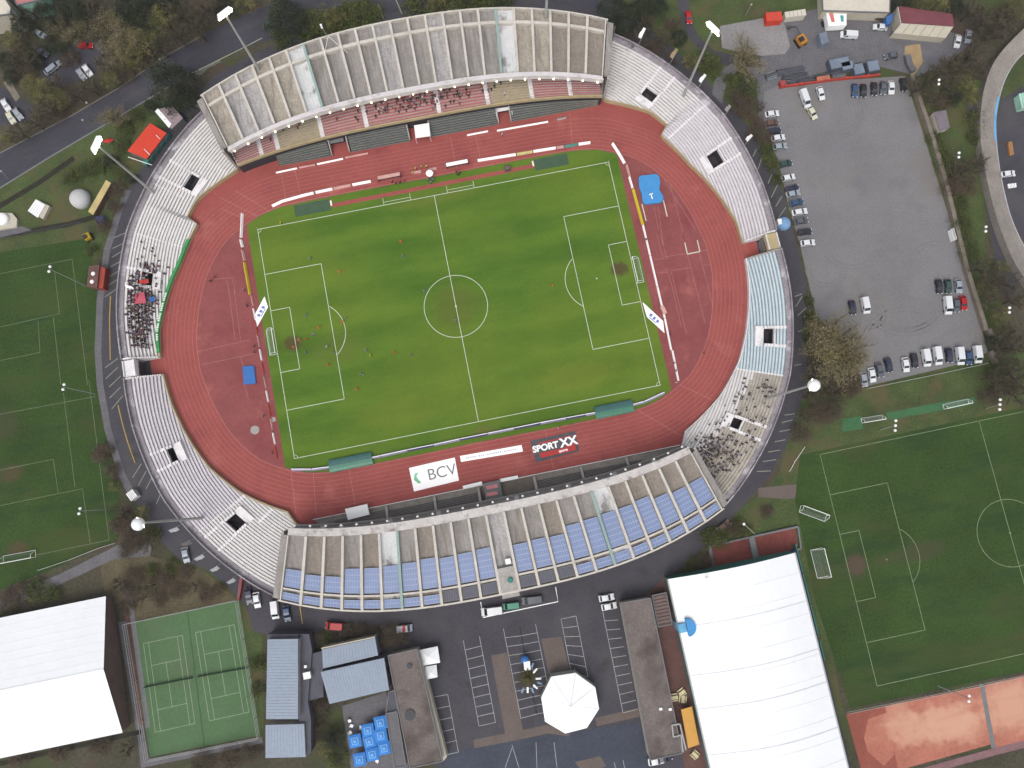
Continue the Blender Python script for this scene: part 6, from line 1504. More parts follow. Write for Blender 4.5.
PAINT = dict(white=mat('paint_white', (236, 238, 240), var=.01, fine=.01, rough=.3, spec=.5), cream=mat('paint_cream', (222, 222, 196), var=.01, fine=.01, rough=.3), silver=mat('paint_silver', (164, 172, 182), var=.02, fine=.01, rough=.3, spec=.5), black=mat('paint_black', (44, 44, 52), var=.02, fine=.02, rough=.25, spec=.5), blue=mat('paint_blue', (54, 84, 122), var=.02, fine=.02, rough=.3, spec=.5), navy=mat('paint_navy', (46, 50, 74), var=.02, fine=.02, rough=.3, spec=.5), red=mat('paint_red', (186, 40, 44), var=.02, fine=.02, rough=.3), green=mat('paint_green', (62, 84, 80), var=.02, fine=.02, rough=.3), teal=mat('paint_teal', (84, 156, 130), var=.03, fine=.02, rough=.4), grey=mat('paint_grey', (98, 102, 110), var=.02, fine=.02, rough=.3), brown=mat('paint_brown', (112, 84, 76), var=.02, fine=.02, rough=.3))
def park(px, py, ang_, col, label, kind='car', scale=(1, 1, 1), group=None):
    """ang_: heading in the photo, degrees clockwise from image right"""
    w = P(px, py, .7); u = P(px+5*math.cos(R(ang_)), py+5*math.sin(R(ang_)), .7); d = u-w; rz = math.atan2(d.y, d.x)
    pr = protoC if kind == 'car' else protoV
    if pr.name not in usedp:
        usedp.add(pr.name); r = pr; r.location = (w.x, w.y, .04); r.rotation_euler = (0, 0, rz); r['label'] = label; r.scale = scale
        kids = KIDS[pr.name]
    else:
        r = copy_thing(pr, (w.x, w.y, .04), rz, label, None, scale); kids = None
    r['group'] = group or 'vehicles parked around the stadium'
    for c in ([k for k in COL.objects if k.parent == r]):
        if c.name.split('.')[0] == 'body': c.material_slots[0].link = 'OBJECT'; c.material_slots[0].material = PAINT[col]
    return r
G1 = 'cars on the gravel car park'
cars = [
 (804.8, 99, 70, 'white', 'long white van at the upper left of the gravel, nose to cream car', 'van', (1.15, 1, 1)), (820.5, 93.4, 72, 'white', 'white car just right of the long white van'), (812, 113, 60, 'cream', 'cream car parked at the nose of the long white van'),
 (854.7, 90.5, 88, 'blue', 'bright blue car, leftmost below the barrier'), (863.2, 90.8, 88, 'black', 'dark car right beside the bright blue one'), (874, 89, 88, 'black', 'black car in the middle of the row below the barrier'), (883, 88, 92, 'grey', 'grey car left of the white one below the barrier'), (891, 87.6, 86, 'white', 'white car, last but one in the row below the barrier'), (903.5, 84.6, 80, 'black', 'black car in the upper right corner of the gravel'),
 (772, 114, -8, 'white', 'white car, topmost in the left column of the gravel'), (771.6, 123, -8, 'brown', 'brown car below the topmost white one in the left column'), (774, 131, -8, 'navy', 'navy car between brown and white cars in left column'), (778, 138, -10, 'white', 'white car third gap down in the left column'), (779.7, 146.6, -8, 'silver', 'silver car with brown load in the left column'), (785, 163.8, -12, 'green', 'dark green car standing alone in the left column'), (788, 177.8, -13, 'white', 'white car with darker rear in the mid left column'), (792, 188.5, -14, 'navy', 'dark navy car beneath the mid column white one'), (792.8, 193.8, -14, 'silver', 'bluish silver car tight below the navy one'), (796.5, 202.7, -13, 'blue', 'dark blue car above the long white estate'), (799.6, 212, -10, 'white', 'long white estate car in the lower left column', 'car', (1.1, 1, 1)), (801, 221, -10, 'grey', 'grey car beside the light blue inflatable tent'), (804.6, 232, -6, 'black', 'black car second from the lower end of the left column'), (807.7, 243, -6, 'white', 'white car at the lower end of the left column'),
 (852.3, 307.6, 80, 'navy', 'dark car standing in mid gravel beside a white van'), (865, 305.5, 78, 'white', 'white van standing in mid gravel beside a dark car', 'van', (.95, 1, 1)),
 (939, 286.5, 82, 'black', 'black car, leftmost of three near the right wall'), (948, 286.3, 84, 'green', 'dark green car, middle of three near the right wall'), (958.3, 286, 82, 'silver', 'silver green car, rightmost of three near the wall'), (947.3, 305.5, 84, 'white', 'white van below the dark trio near the right wall', 'van', (1.05, 1, 1)), (956.2, 305, 84, 'grey', 'grey car squeezed between white van and red car'), (963.3, 303, 80, 'red', 'red car with white roof box near the right wall'),
 (863.5, 379.5, 78, 'silver', 'silver car at the left end of the lower row'), (871.8, 375, 78, 'white', 'white car second in the lower row beside the tan tree'), (879.5, 370, 75, 'grey', 'dark grey car third in the lower row'), (888.4, 365, 75, 'navy', 'navy car fourth in the lower row'), (905.4, 364.8, 80, 'white', 'white car with a plank behind it in the lower row'), (914.3, 360.6, 80, 'black', 'black car between white car and first white van'), (925.7, 357.8, 80, 'white', 'white van, first from left in the lower row', 'van'), (937, 355.8, 80, 'white', 'white van, second from left in the lower row', 'van', (1.05, 1, 1)), (949, 355.3, 82, 'navy', 'navy car between the second and third white vans'), (959.5, 356, 82, 'white', 'white van, third from left in the lower row', 'van', (1.02, 1, 1)), (968.3, 357.6, 82, 'blue', 'blue car between the last two white vans'), (977, 354.5, 82, 'white', 'white van at the right end of the lower row', 'van')]
for c in cars: park(*c[:5], *(c[5:6] or ('car',)), *(c[6:7] or ((1, 1, 1),)), group=G1)
other = [
 (848.5, 35.3, 184, 'white', 'white van in the yard beside the exhibition trailer', 'van'), (880, 27.3, 184, 'white', 'white car in the yard by the blue container'), (957.3, 41.3, 98, 'white', 'white car half out of the carport by the garage'), (968, 36.5, 98, 'silver', 'silver car under the carport by the garage'), (891, 56, 170, 'grey', 'dark grey car above the sand bay', ), (878, 17.3, 190, 'brown', 'tan car in front of the storage shed'),
 (1008, 174, -6, 'white', 'white car parked on the velodrome bank'),
 (51, 69.5, -35, 'silver', 'silver car, left of the pair in the wooded car park'), (54.5, 66.5, -35, 'silver', 'silver car, right of the pair in the wooded car park'), (81.5, 74.3, 55, 'silver', 'silver car, left of the bright pair in the wooded car park'), (87.5, 70.5, 55, 'white', 'white car, right of the bright pair in the wooded car park'), (86, 45.5, 0, 'red', 'red car under the trees of the wooded car park'), (6, 105, 60, 'white', 'white car at the left edge above the road'), (18, 114, 55, 'silver', 'silver car in the lower wooded lot'), (11, 117.5, 60, 'cream', 'cream car left of the silver one in lower wooded lot'), (42, 52, 30, 'grey', 'small grey car hidden between trees at upper left'), (40, 34, 30, 'silver', 'greyish car among the trees near the pink house'),
 (270, 24, -20, 'green', 'dark car on the road behind the top grandstand'), (688.5, 17.3, 80, 'red', 'red car driving on the access road at top'),
 (186, 555, 80, 'silver', 'silver car parked outside the lower left terrace'), (257, 600, 82, 'white', 'white car beside the red barrier at lower left'), (275.3, 609.5, 84, 'white', 'white van by the lower left end of the solar roof', 'van', (.98, 1, 1)), (287, 613.4, 82, 'blue', 'blue car beside the white van under the solar roof'), (334.7, 625.8, 184, 'red', 'bright red van above the clubhouse', 'van', (.95, 1, 1)), (249, 596, 82, 'navy', 'dark car right next to the long red barrier'),
 (606.5, 597.6, -10, 'white', 'white car, upper of the two left of the pavilion'), (609, 606.3, -10, 'white', 'white car, lower of the two left of the pavilion'), (656, 761, -10, 'white', 'white car at the bottom end of the pavilion'), (664, 758, -10, 'navy', 'dark car next to the white one at pavilion bottom'),
 (492, 610.8, 173, 'white', 'white box van inside the outlined compound', 'van', (1.15, 1.1, 1.1)), (511, 605.8, 173, 'teal', 'teal van in the middle of the outlined compound', 'van', (.9, .85, .8)), (532, 600, 173, 'grey', 'dark grey pickup in the outlined compound', 'van', (1.1, 1, .8)), (723.5, 526, -38, 'brown', 'pinkish brown car beside the curved road near the gravel pits')]
for c in other: park(*c[:5], *(c[5:6] or ('car',)), *(c[6:7] or ((1, 1, 1),)))
r = park(404.5, 628.4, -5, 'silver', 'silver car with a broad red stripe left of the marquees', 'van', (.85, .95, .85))
m = MB(); m.box((0, 0, 2.06), (.9, 1.7, .04)); m.box((0, .0, 1.2), (.9, 2.0, 1.2)); o = m.build('red_stripe', M_red, r)
print('PART4 ok')

# ================================================================== PEOPLE
M_skin = mat('skin', (196, 150, 128), var=.05, scale=5); M_hair = mat('hair', (52, 42, 36), var=.1, scale=8)
def person_mesh(pose):
    if pose == 'sit':
        J = {'pel': (0, 0, .46, .15), 'che': (-.06, 0, .85, .17), 'nek': (-.04, 0, 1.02, .07), 'hed': (0, 0, 1.18, .125), 'lh': (.12, .1, .48, .11), 'lk': (.5, .12, .5, .085), 'lf': (.5, .12, .06, .06), 'rh': (.12, -.1, .48, .11), 'rk': (.5, -.12, .5, .085), 'rf': (.5, -.12, .06, .06), 'ls': (-.05, .2, .95, .07), 'le': (.1, .26, .72, .055), 'lw': (.34, .16, .6, .045), 'rs': (-.05, -.2, .95, .07), 're': (.1, -.26, .72, .055), 'rw': (.34, -.16, .6, .045)}
    elif pose == 'run':
        J = {'pel': (0, 0, .92, .15), 'che': (.08, 0, 1.3, .17), 'nek': (.12, 0, 1.48, .07), 'hed': (.16, 0, 1.64, .125), 'lh': (.06, .1, .86, .11), 'lk': (.36, .12, .55, .085), 'lf': (.3, .12, .1, .06), 'rh': (-.04, -.1, .86, .11), 'rk': (-.12, -.12, .5, .085), 'rf': (-.48, -.12, .3, .06), 'ls': (.08, .21, 1.4, .07), 'le': (-.16, .3, 1.18, .055), 'lw': (-.02, .3, .98, .045), 'rs': (.08, -.21, 1.4, .07), 're': (.3, -.3, 1.2, .055), 'rw': (.48, -.24, 1.34, .045)}
    else:
        J = {'pel': (0, 0, .94, .15), 'che': (0, 0, 1.3, .17), 'nek': (.01, 0, 1.5, .07), 'hed': (.03, 0, 1.66, .125), 'lh': (0, .1, .88, .11), 'lk': (.03, .12, .5, .085), 'lf': (0, .14, .06, .06), 'rh': (0, -.1, .88, .11), 'rk': (.02, -.12, .5, .085), 'rf': (0, -.14, .06, .06), 'ls': (0, .21, 1.41, .07), 'le': (0, .3, 1.14, .055), 'lw': (.12, .3, .9, .045), 'rs': (0, -.21, 1.41, .07), 're': (0, -.3, 1.14, .055), 'rw': (.12, -.3, .9, .045)}
    ks = list(J); ed = [('pel', 'che'), ('che', 'nek'), ('nek', 'hed'), ('pel', 'lh'), ('lh', 'lk'), ('lk', 'lf'), ('pel', 'rh'), ('rh', 'rk'), ('rk', 'rf'), ('che', 'ls'), ('ls', 'le'), ('le', 'lw'), ('che', 'rs'), ('rs', 're'), ('re', 'rw')]
    me = bpy.data.meshes.new('tmp'); me.from_pydata([J[k][:3] for k in ks], [(ks.index(a), ks.index(b)) for a, b in ed], [])
    o = bpy.data.objects.new('tmp', me); COL.objects.link(o)
    md = o.modifiers.new('skin', 'SKIN'); sv = me.skin_vertices[0].data
    for i, k in enumerate(ks): sv[i].radius = (J[k][3], J[k][3])
    sv[ks.index('pel')].use_root = True
    o.modifiers.new('sub', 'SUBSURF').levels = 1
    bpy.context.view_layer.update(); out = bpy.data.meshes.new_from_object(o.evaluated_get(bpy.context.evaluated_depsgraph_get()))
    COL.objects.unlink(o); bpy.data.objects.remove(o)
    out.materials.clear()
    for m_ in (M_white, M_dgrey, M_skin, M_hair): out.materials.append(m_)
    hz = J['hed'][2]; nz = J['nek'][2]; pz = J['pel'][2]; hx = J['hed'][0]
    for p in out.polygons:
        c = p.center
        if c.z > hz+.0 and (c.x < hx+.04 or c.z > hz+.07): p.material_index = 3
        elif c.z > nz+.0 and abs(c.y) < .16: p.material_index = 2
        elif c.z > pz-.04 and not (pose == 'sit' and c.x > .2 and c.z < .57): p.material_index = 0
        else: p.material_index = 1
        for w_, s in (('lw', 1), ('rw', 1)):
            if (c-Vector(J[w_][:3])).length < .09: p.material_index = 2
        p.use_smooth = True
    return out
PM = {k: person_mesh(k) for k in ('sit', 'stand', 'run')}
CL = dict(black=mat('cloth_black', (44, 44, 50), var=.1, scale=5), navy=mat('cloth_navy', (52, 56, 86), var=.1, scale=5), purple=mat('cloth_purple', (112, 96, 138), var=.1, scale=5), white=mat('cloth_white', (224, 224, 226), var=.05, scale=5), grey=mat('cloth_grey', (136, 136, 142), var=.1, scale=5), red=mat('cloth_red', (170, 58, 62), var=.1, scale=5), orange=mat('cloth_orange', (236, 104, 62), var=.05, scale=5), yellow=mat('cloth_yellow', (226, 230, 60), var=.05, scale=5), blue=mat('cloth_blue', (70, 92, 170), var=.1, scale=5), brown=mat('cloth_brown', (112, 90, 76), var=.1, scale=5), slate=mat('cloth_slate', (120, 132, 150), var=.08, scale=5))
FIRST = set()
def person(x, y, z, rz, pose, top, label, group, legs='black', scale=1.):
    o = bpy.data.objects.new('person', PM[pose]); COL.objects.link(o); o.location = (x, y, z); o.rotation_euler = (0, 0, rz); o.scale = (scale,)*3
    o.material_slots[0].link = 'OBJECT'; o.material_slots[0].material = CL[top]
    o.material_slots[1].link = 'OBJECT'; o.material_slots[1].material = CL[legs]
    return tag(o, label, 'person', group)
rp_ = random.Random(3)
# players
def play(px, py, top, label, group, legs=None, pose=None, z=.085):
    w = P(px, py, .9); person(w.x, w.y, z, rp_.uniform(0, 6.28), pose or rp_.choice(['run', 'stand', 'run']), top, label, group, legs or top, 1.12)
OR = [((571, 204), 'in the upper middle of the pitch'), ((330, 322), 'above the left penalty area'), ((250, 543), 'near the left penalty spot'), ((338, 520), 'on the left penalty arc'), ((197, 586), 'just outside the left goal area, right of another'), ((170, 592), 'on the edge of the left goal area'), ((148, 620), 'inside the left goal area'), ((285, 690), 'in the lower left penalty area'), ((545, 640), 'right of the left penalty arc, lower')]
for (x, y), s in OR: play(256+x/3.938, 190+y/3.938, 'orange', 'person in orange kit '+s, 'orange kit players')
play(512+158/3.938, 190+375/3.938, 'orange', 'person in orange kit left of the right penalty arc', 'orange kit players'); play(256+398/3.938, 380+36/3.938, 'orange', 'person in orange kit at the lower left near the penalty area corner', 'orange kit players')
GRY = [((580, 262), 'below the orange one in the upper middle'), ((213, 268), 'at the top of the left penalty area'), ((661, 398), 'on the left of the centre circle'), ((195, 494), 'above the left goal area corner'), ((353, 503), 'on the left penalty arc beside an orange one'), ((226, 570), 'near the left penalty spot'), ((195, 640), 'low in the left penalty area'), ((305, 640), 'on the left penalty area line'), ((435, 632), 'beside the referee'), ((612, 650), 'right of the lower orange one'), ((278, 616), 'in the left penalty area, whitest of all')]
for (x, y), s in GRY: play(256+x/3.938, 190+y/3.938, 'white' if 'whitest' in s else 'slate', 'person in pale kit '+s, 'pale kit players', legs='slate')
play(256+450/3.938, 190+652/3.938, 'yellow', 'person in yellow refereeing shirt right of the left penalty area', 'match officials', 'black'); play(256+783/3.938, 190+515/3.938, 'slate', 'person in grey kit inside the centre circle', 'pale kit players', legs='slate'); play(256+415/3.938, 190+727/3.938, 'slate', 'person in pale kit lowest left of the lower half', 'pale kit players', legs='white')
play(321.3-.5, 213, 'white', 'person walking the top touchline at left, in white', 'match officials', 'black') if False else None
for x, y, c, lb in ((392, 182, 'black', 'left dugout, first'), (396, 183, 'navy', 'left dugout, second'), (400, 182.5, 'black', 'left dugout, third'), (404, 181, 'navy', 'left dugout, fourth'), (456, 171.5, 'black', 'right dugout, first'), (460, 172.5, 'navy', 'right dugout, second'), (458, 174.5, 'black', 'right dugout, standing lower')):
    play(x, y, c, 'person in dark coat before the '+lb, 'people at the dugouts', 'black', 'stand')
for x, y, lb in ((413, 173, 'lower left'), (415.5, 168.5, 'left top'), (421.5, 166.8, 'middle top'), (426.5, 166.5, 'right top')): play(x, y, 'yellow', 'person in yellow vest by the white umbrella, '+lb+' of four', 'stewards in yellow vests', 'black', 'stand')
for x, y, lb in ((428, 180, 'left'), (431, 182.5, 'lowest'), (433, 180, 'right'), (431, 178, 'top')): play(x, y, 'slate', 'person in slate jacket below the white umbrella, '+lb+' of the group', 'people by the umbrella', 'navy', 'stand')
for x, y, c, lb in ((243.8, 290, 'grey', 'beside the left yellow board'), (247, 306, 'black', 'under the left yellow board'), (245.5, 305, 'brown', 'left of the one under the yellow board'), (253.5, 346, 'black', 'behind the left goal, upper'), (254, 352, 'black', 'behind the left goal, lower'), (214, 276.5, 'orange', 'on the left bend, in orange'), (210.5, 281, 'black', 'on the left bend, in black'), (646, 239.5, 'black', 'below the blue landing mat'), (670.5, 334, 'navy', 'right of the slanted right banner'), (674, 363, 'purple', 'near the lower end of the right boards, upper'), (676, 370.5, 'slate', 'near the lower end of the right boards, lower'), (263, 416, 'grey', 'above the white throwing circle'), (272, 453, 'purple', 'at the lower end of the left boards'), (502, 130 + 4.5, 'white', 'on the upper track near the stand entrance'), (558, 428, 'white', 'on the lower touchline above the dark banner'), (571, 425.5, 'grey', 'right of the one above the dark banner'), (342, 186.5, 'yellow', 'x'), (281, 223, 'yellow', 'at the upper left pitch corner'), (704, 353, 'brown', 'alone on the right bend'), (502.5, 429, 'purple', 'on the lower touchline near the halfway line'), (676, 382.5, 'white', 'lowest at the right boards')):
    if lb == 'x': continue
    play(x, y, c, 'person '+lb+', in '+c, 'people around the pitch', 'black', 'stand', .08)
# crowds on the terraces
def on_terrace(t, k, top, grp, lb, pose='sit', legs='black'):
    r = row_r(t, k)+.15; x, y = pol(r, t); face = math.atan2(-y, -x)+rp_.uniform(-.3, .3)
    person(x, y, row_z(k, t, r)-(.42 if pose == 'sit' else .0), face, pose, top, lb, grp, legs, rp_.uniform(.86, .95))
desc = dict(black='black jacket', navy='navy jacket', purple='purple top', white='white top', grey='grey jacket', red='red jacket', brown='brown coat', slate='slate jacket', blue='blue jacket', orange='orange top')
seen = set(); n = 0
while n < 84:
    t = rp_.gauss(169.5, 4.6); k = int(rp_.gauss(6.8, 2.1))
    if not (159 < t < 177.6) or not (2 <= k <= 12): continue
    if abs(t-164) < 1.5 and 4 <= k < 7: continue
    key = (round(t/.4), k)
    if key in seen: continue
    seen.add(key); c = rp_.choice(['black']*7+['navy']*4+['purple']*3+['white']*2+['grey', 'red'])
    on_terrace(t, k, c, 'crowd in '+desc[c]+' on the left terrace', 'person in '+desc[c]+' in the packed crowd above the green banner', rp_.choice(['stand', 'sit', 'sit'])); n += 1
for t, k in ((157.6, 10), (158.2, 7), (158.8, 7.0), (158.6, 9), (160.2, 9), (160.8, 10), (159.5, 6)):
    on_terrace(t, int(k), 'black', 'loose spectators at the top of the left terrace', 'person in black standing apart above the packed left crowd', 'stand')
n = 0; seen = set()
while n < 84:
    u = rp_.random()
    if u < .6: t = rp_.gauss(318.5, 2.3); k = int(rp_.gauss(6, 2.4))
    else: t = rp_.uniform(317, 334.5); k = int(rp_.gauss(5.2+.35*(t-326), 1.6)) if rp_.random() < .6 else rp_.randint(5, 12)
    if not (315 < t < 334.8) or not (1 <= k <= 12): continue
    if abs(t-325) < 1.5 and 5 <= k < 8: continue
    key = (round(t/.4), k)
    if key in seen: continue
    seen.add(key); c = rp_.choice(['black']*5+['navy']*3+['slate']*4+['white']*2+['grey']*3+['blue', 'red', 'purple', 'brown'])
    on_terrace(t, k, c, 'crowd in '+desc[c]+' on the right terrace', 'person in '+desc[c]+' in the scattered crowd below the blue rows', rp_.choice(['stand', 'sit', 'sit'])); n += 1
n = 0; seen = set()
while n < 40:
    x = rp_.gauss(1, 11) if rp_.random() < .8 else rp_.choice([-41, -34, 22, 26])+rp_.gauss(0, 1.5)
    k = int(abs(rp_.gauss(6.5, 2.2)))
    if not (-48 < x < 46) or not (1 <= k <= 9): continue
    key = (round(x/.6), k)
    if key in seen: continue
    seen.add(key); c = rp_.choice(['black']*5+['navy']*2+['red']*2+['grey', 'white', 'purple'])
    y0 = y_t(x)+.4+(y_o(x*1.1)-4-y_t(x)-.4)*k/26+.2
    person(x, y0, 5.0+.254*k-.42, -math.pi/2, 'sit', c, 'person in '+desc[c]+' seated under the top grandstand roof edge', 'crowd in '+desc[c]+' in the top grandstand', 'black'); n += 1
def mass(name, label, spots):
    mb_ = MB(); names = ['black', 'navy', 'purple', 'white', 'grey', 'red', 'brown', 'slate']
    src = {k: ([v.co.copy() for v in PM[k].vertices], [(tuple(q.vertices), q.material_index) for q in PM[k].polygons]) for k in ('sit', 'stand')}
    for (x, y, z, rz, pose, top) in spots:
        vs_, ps_ = src[pose]; i0 = len(mb_.v); ca, sa = math.cos(rz), math.sin(rz)
        for v in vs_: mb_.v.append((x+v.x*ca-v.y*sa, y+v.x*sa+v.y*ca, z+v.z))
        ti = names.index(top)+2
        for f, mi in ps_:
            mb_.f.append(tuple(i0+q for q in f)); mb_.m.append({0: ti, 1: 2, 2: 0, 3: 1}[mi])
    o = mb_.build(name, [M_skin, M_hair]+[CL[k] for k in names]); tag(o, label, 'crowd', None, 'stuff')
sp = []
sl = set()
while len(sp) < 250:
    t = rp_.gauss(169.3, 4.0); k = rp_.gauss(7.4, 1.9)
    if not (161 < t < 177) or not (2.5 <= k <= 12): continue
    if abs(t-164) < 1.4 and 4 <= k < 7: continue
    r = row_r(t, k); r = rb(t)-RW-DR*math.floor((rb(t)-RW-r)/DR)-DR*.6; key = (round(t*2.6), round(r*1.2))
    if key in sl: continue
    sl.add(key); pose = rp_.choice(['sit', 'sit', 'stand']); x, y = pol(r, t)
    sp.append((x, y, row_z(0, t, r)-(.42 if pose == 'sit' else 0), math.atan2(-y, -x)+rp_.uniform(-.4, .4), pose, rp_.choice(['black']*7+['navy']*3+['purple']*4+['white']*2+['grey', 'red', 'brown'])))
mass('crowd', 'densest mass of spectators filling the left terrace behind the goal', sp)
sp = []; sl = set()
while len(sp) < 190:
    t = rp_.gauss(317.5, 2.2); k = rp_.gauss(6.5, 2.2)
    if rp_.random() < .3: t = rp_.uniform(318, 334); k = rp_.uniform(3, 12)
    if not (313.5 < t < 334.8) or not (1 <= k <= 12): continue
    if abs(t-325) < 1.5 and 4.6 <= k < 8: continue
    r = row_r(t, k); r = rb(t)-RW-DR*math.floor((rb(t)-RW-r)/DR)-DR*.6; key = (round(t*2.6), round(r*1.2))
    if key in sl: continue
    sl.add(key); pose = rp_.choice(['sit', 'sit', 'stand']); x, y = pol(r, t)
    sp.append((x, y, row_z(0, t, r)-(.42 if pose == 'sit' else 0), math.atan2(-y, -x)+rp_.uniform(-.4, .4), pose, rp_.choice(['black']*4+['navy']*3+['purple']+['white']*3+['grey']*3+['slate']*5+['brown'])))
mass('crowd', 'spectators clustered beside the solar roof on the lower right terrace', sp)
sp = []
while len(sp) < 120:
    x = rp_.gauss(2, 10); k = int(abs(rp_.gauss(6.5, 3)))
    if not (-18 < x < 24) or not (2 <= k <= 11): continue
    y0 = y_t(x)+.4+(y_o(x*1.1)-4-y_t(x)-.4)*k/26+.2
    sp.append((x, y0, 5.0+.254*k-.42, -math.pi/2, 'sit', rp_.choice(['black']*5+['navy']*2+['red']*2+['grey', 'white', 'purple', 'brown'])))
mass('crowd', 'spectators seated in the middle of the top grandstand', sp)
# flags and banners held among the left crowd
for px, c, lb, s in (([(133, 294), (144, 292), (146, 303), (134, 304)], mat('pink_cloth', (204, 96, 112), var=.15, scale=.8), 'pinkish red cloth spread over the left terrace crowd', 3.9), ([(124.5, 284), (132, 286.5), (134, 289), (126, 287.5)], M_white, 'narrow white cloth above the red one in the left crowd', 4.6), ([(149, 298), (154, 296), (155, 301), (150, 302)], M_blue, 'small blue cloth in front of the left crowd', 2.9), ([(139, 280), (148, 279), (149, 283), (140, 284)], M_red, 'small red cloth above the pinkish one in the left crowd', 4.2)):
    q_ = [P(x, y, s+1.2) for x, y in px]; T = TB('crowd_banner', lb, 'banner', (q_[0].x, q_[0].y, s+1), 'cloths held in the left crowd')
    m = MB(); N_ = 6
    for i in range(N_):
        for j in range(N_):
            def g_(a, b): v = q_[0].lerp(q_[1], a).lerp(q_[3].lerp(q_[2], a), b); return (v.x, v.y, s+1.2+.12*math.sin(a*9+b*4))
            m.quad([g_(i/N_, j/N_), g_((i+1)/N_, j/N_), g_((i+1)/N_, (j+1)/N_), g_(i/N_, (j+1)/N_)][::-1])
    T.part('cloth', m, c)
    m = MB(); m.tube((q_[0].x, q_[0].y, s), (q_[0].x, q_[0].y, s+1.3), .03); T.part('pole', m, M_timber)

# ================================================================== VEGETATION
M_tan1 = mat('twig_pale', (152, 139, 110), var=.2, scale=.6, fine=.15); M_twig = mat('twig_brown', (86, 77, 64), var=.25, scale=.6, fine=.15); M_twig2 = mat('twig_tan', (110, 100, 78), var=.2, scale=.6, fine=.15); M_olive = mat('bud_olive', (92, 92, 50), var=.25, scale=.5, fine=.15); M_olive2 = mat('bud_olive_pale', (134, 126, 80), var=.2, scale=.5, fine=.15)
M_ever = mat('evergreen', (44, 52, 36), var=.3, scale=.5, fine=.15); M_ever2 = mat('evergreen_light', (62, 70, 46), var=.25, scale=.5, fine=.15); M_bush = mat('bush_green', (72, 84, 40), var=.25, scale=.5, fine=.15); M_bush2 = mat('bush_yellow', (98, 102, 50), var=.2, scale=.5, fine=.15); M_russet = mat('twig_russet', (102, 86, 70), var=.2, scale=.5, fine=.15)
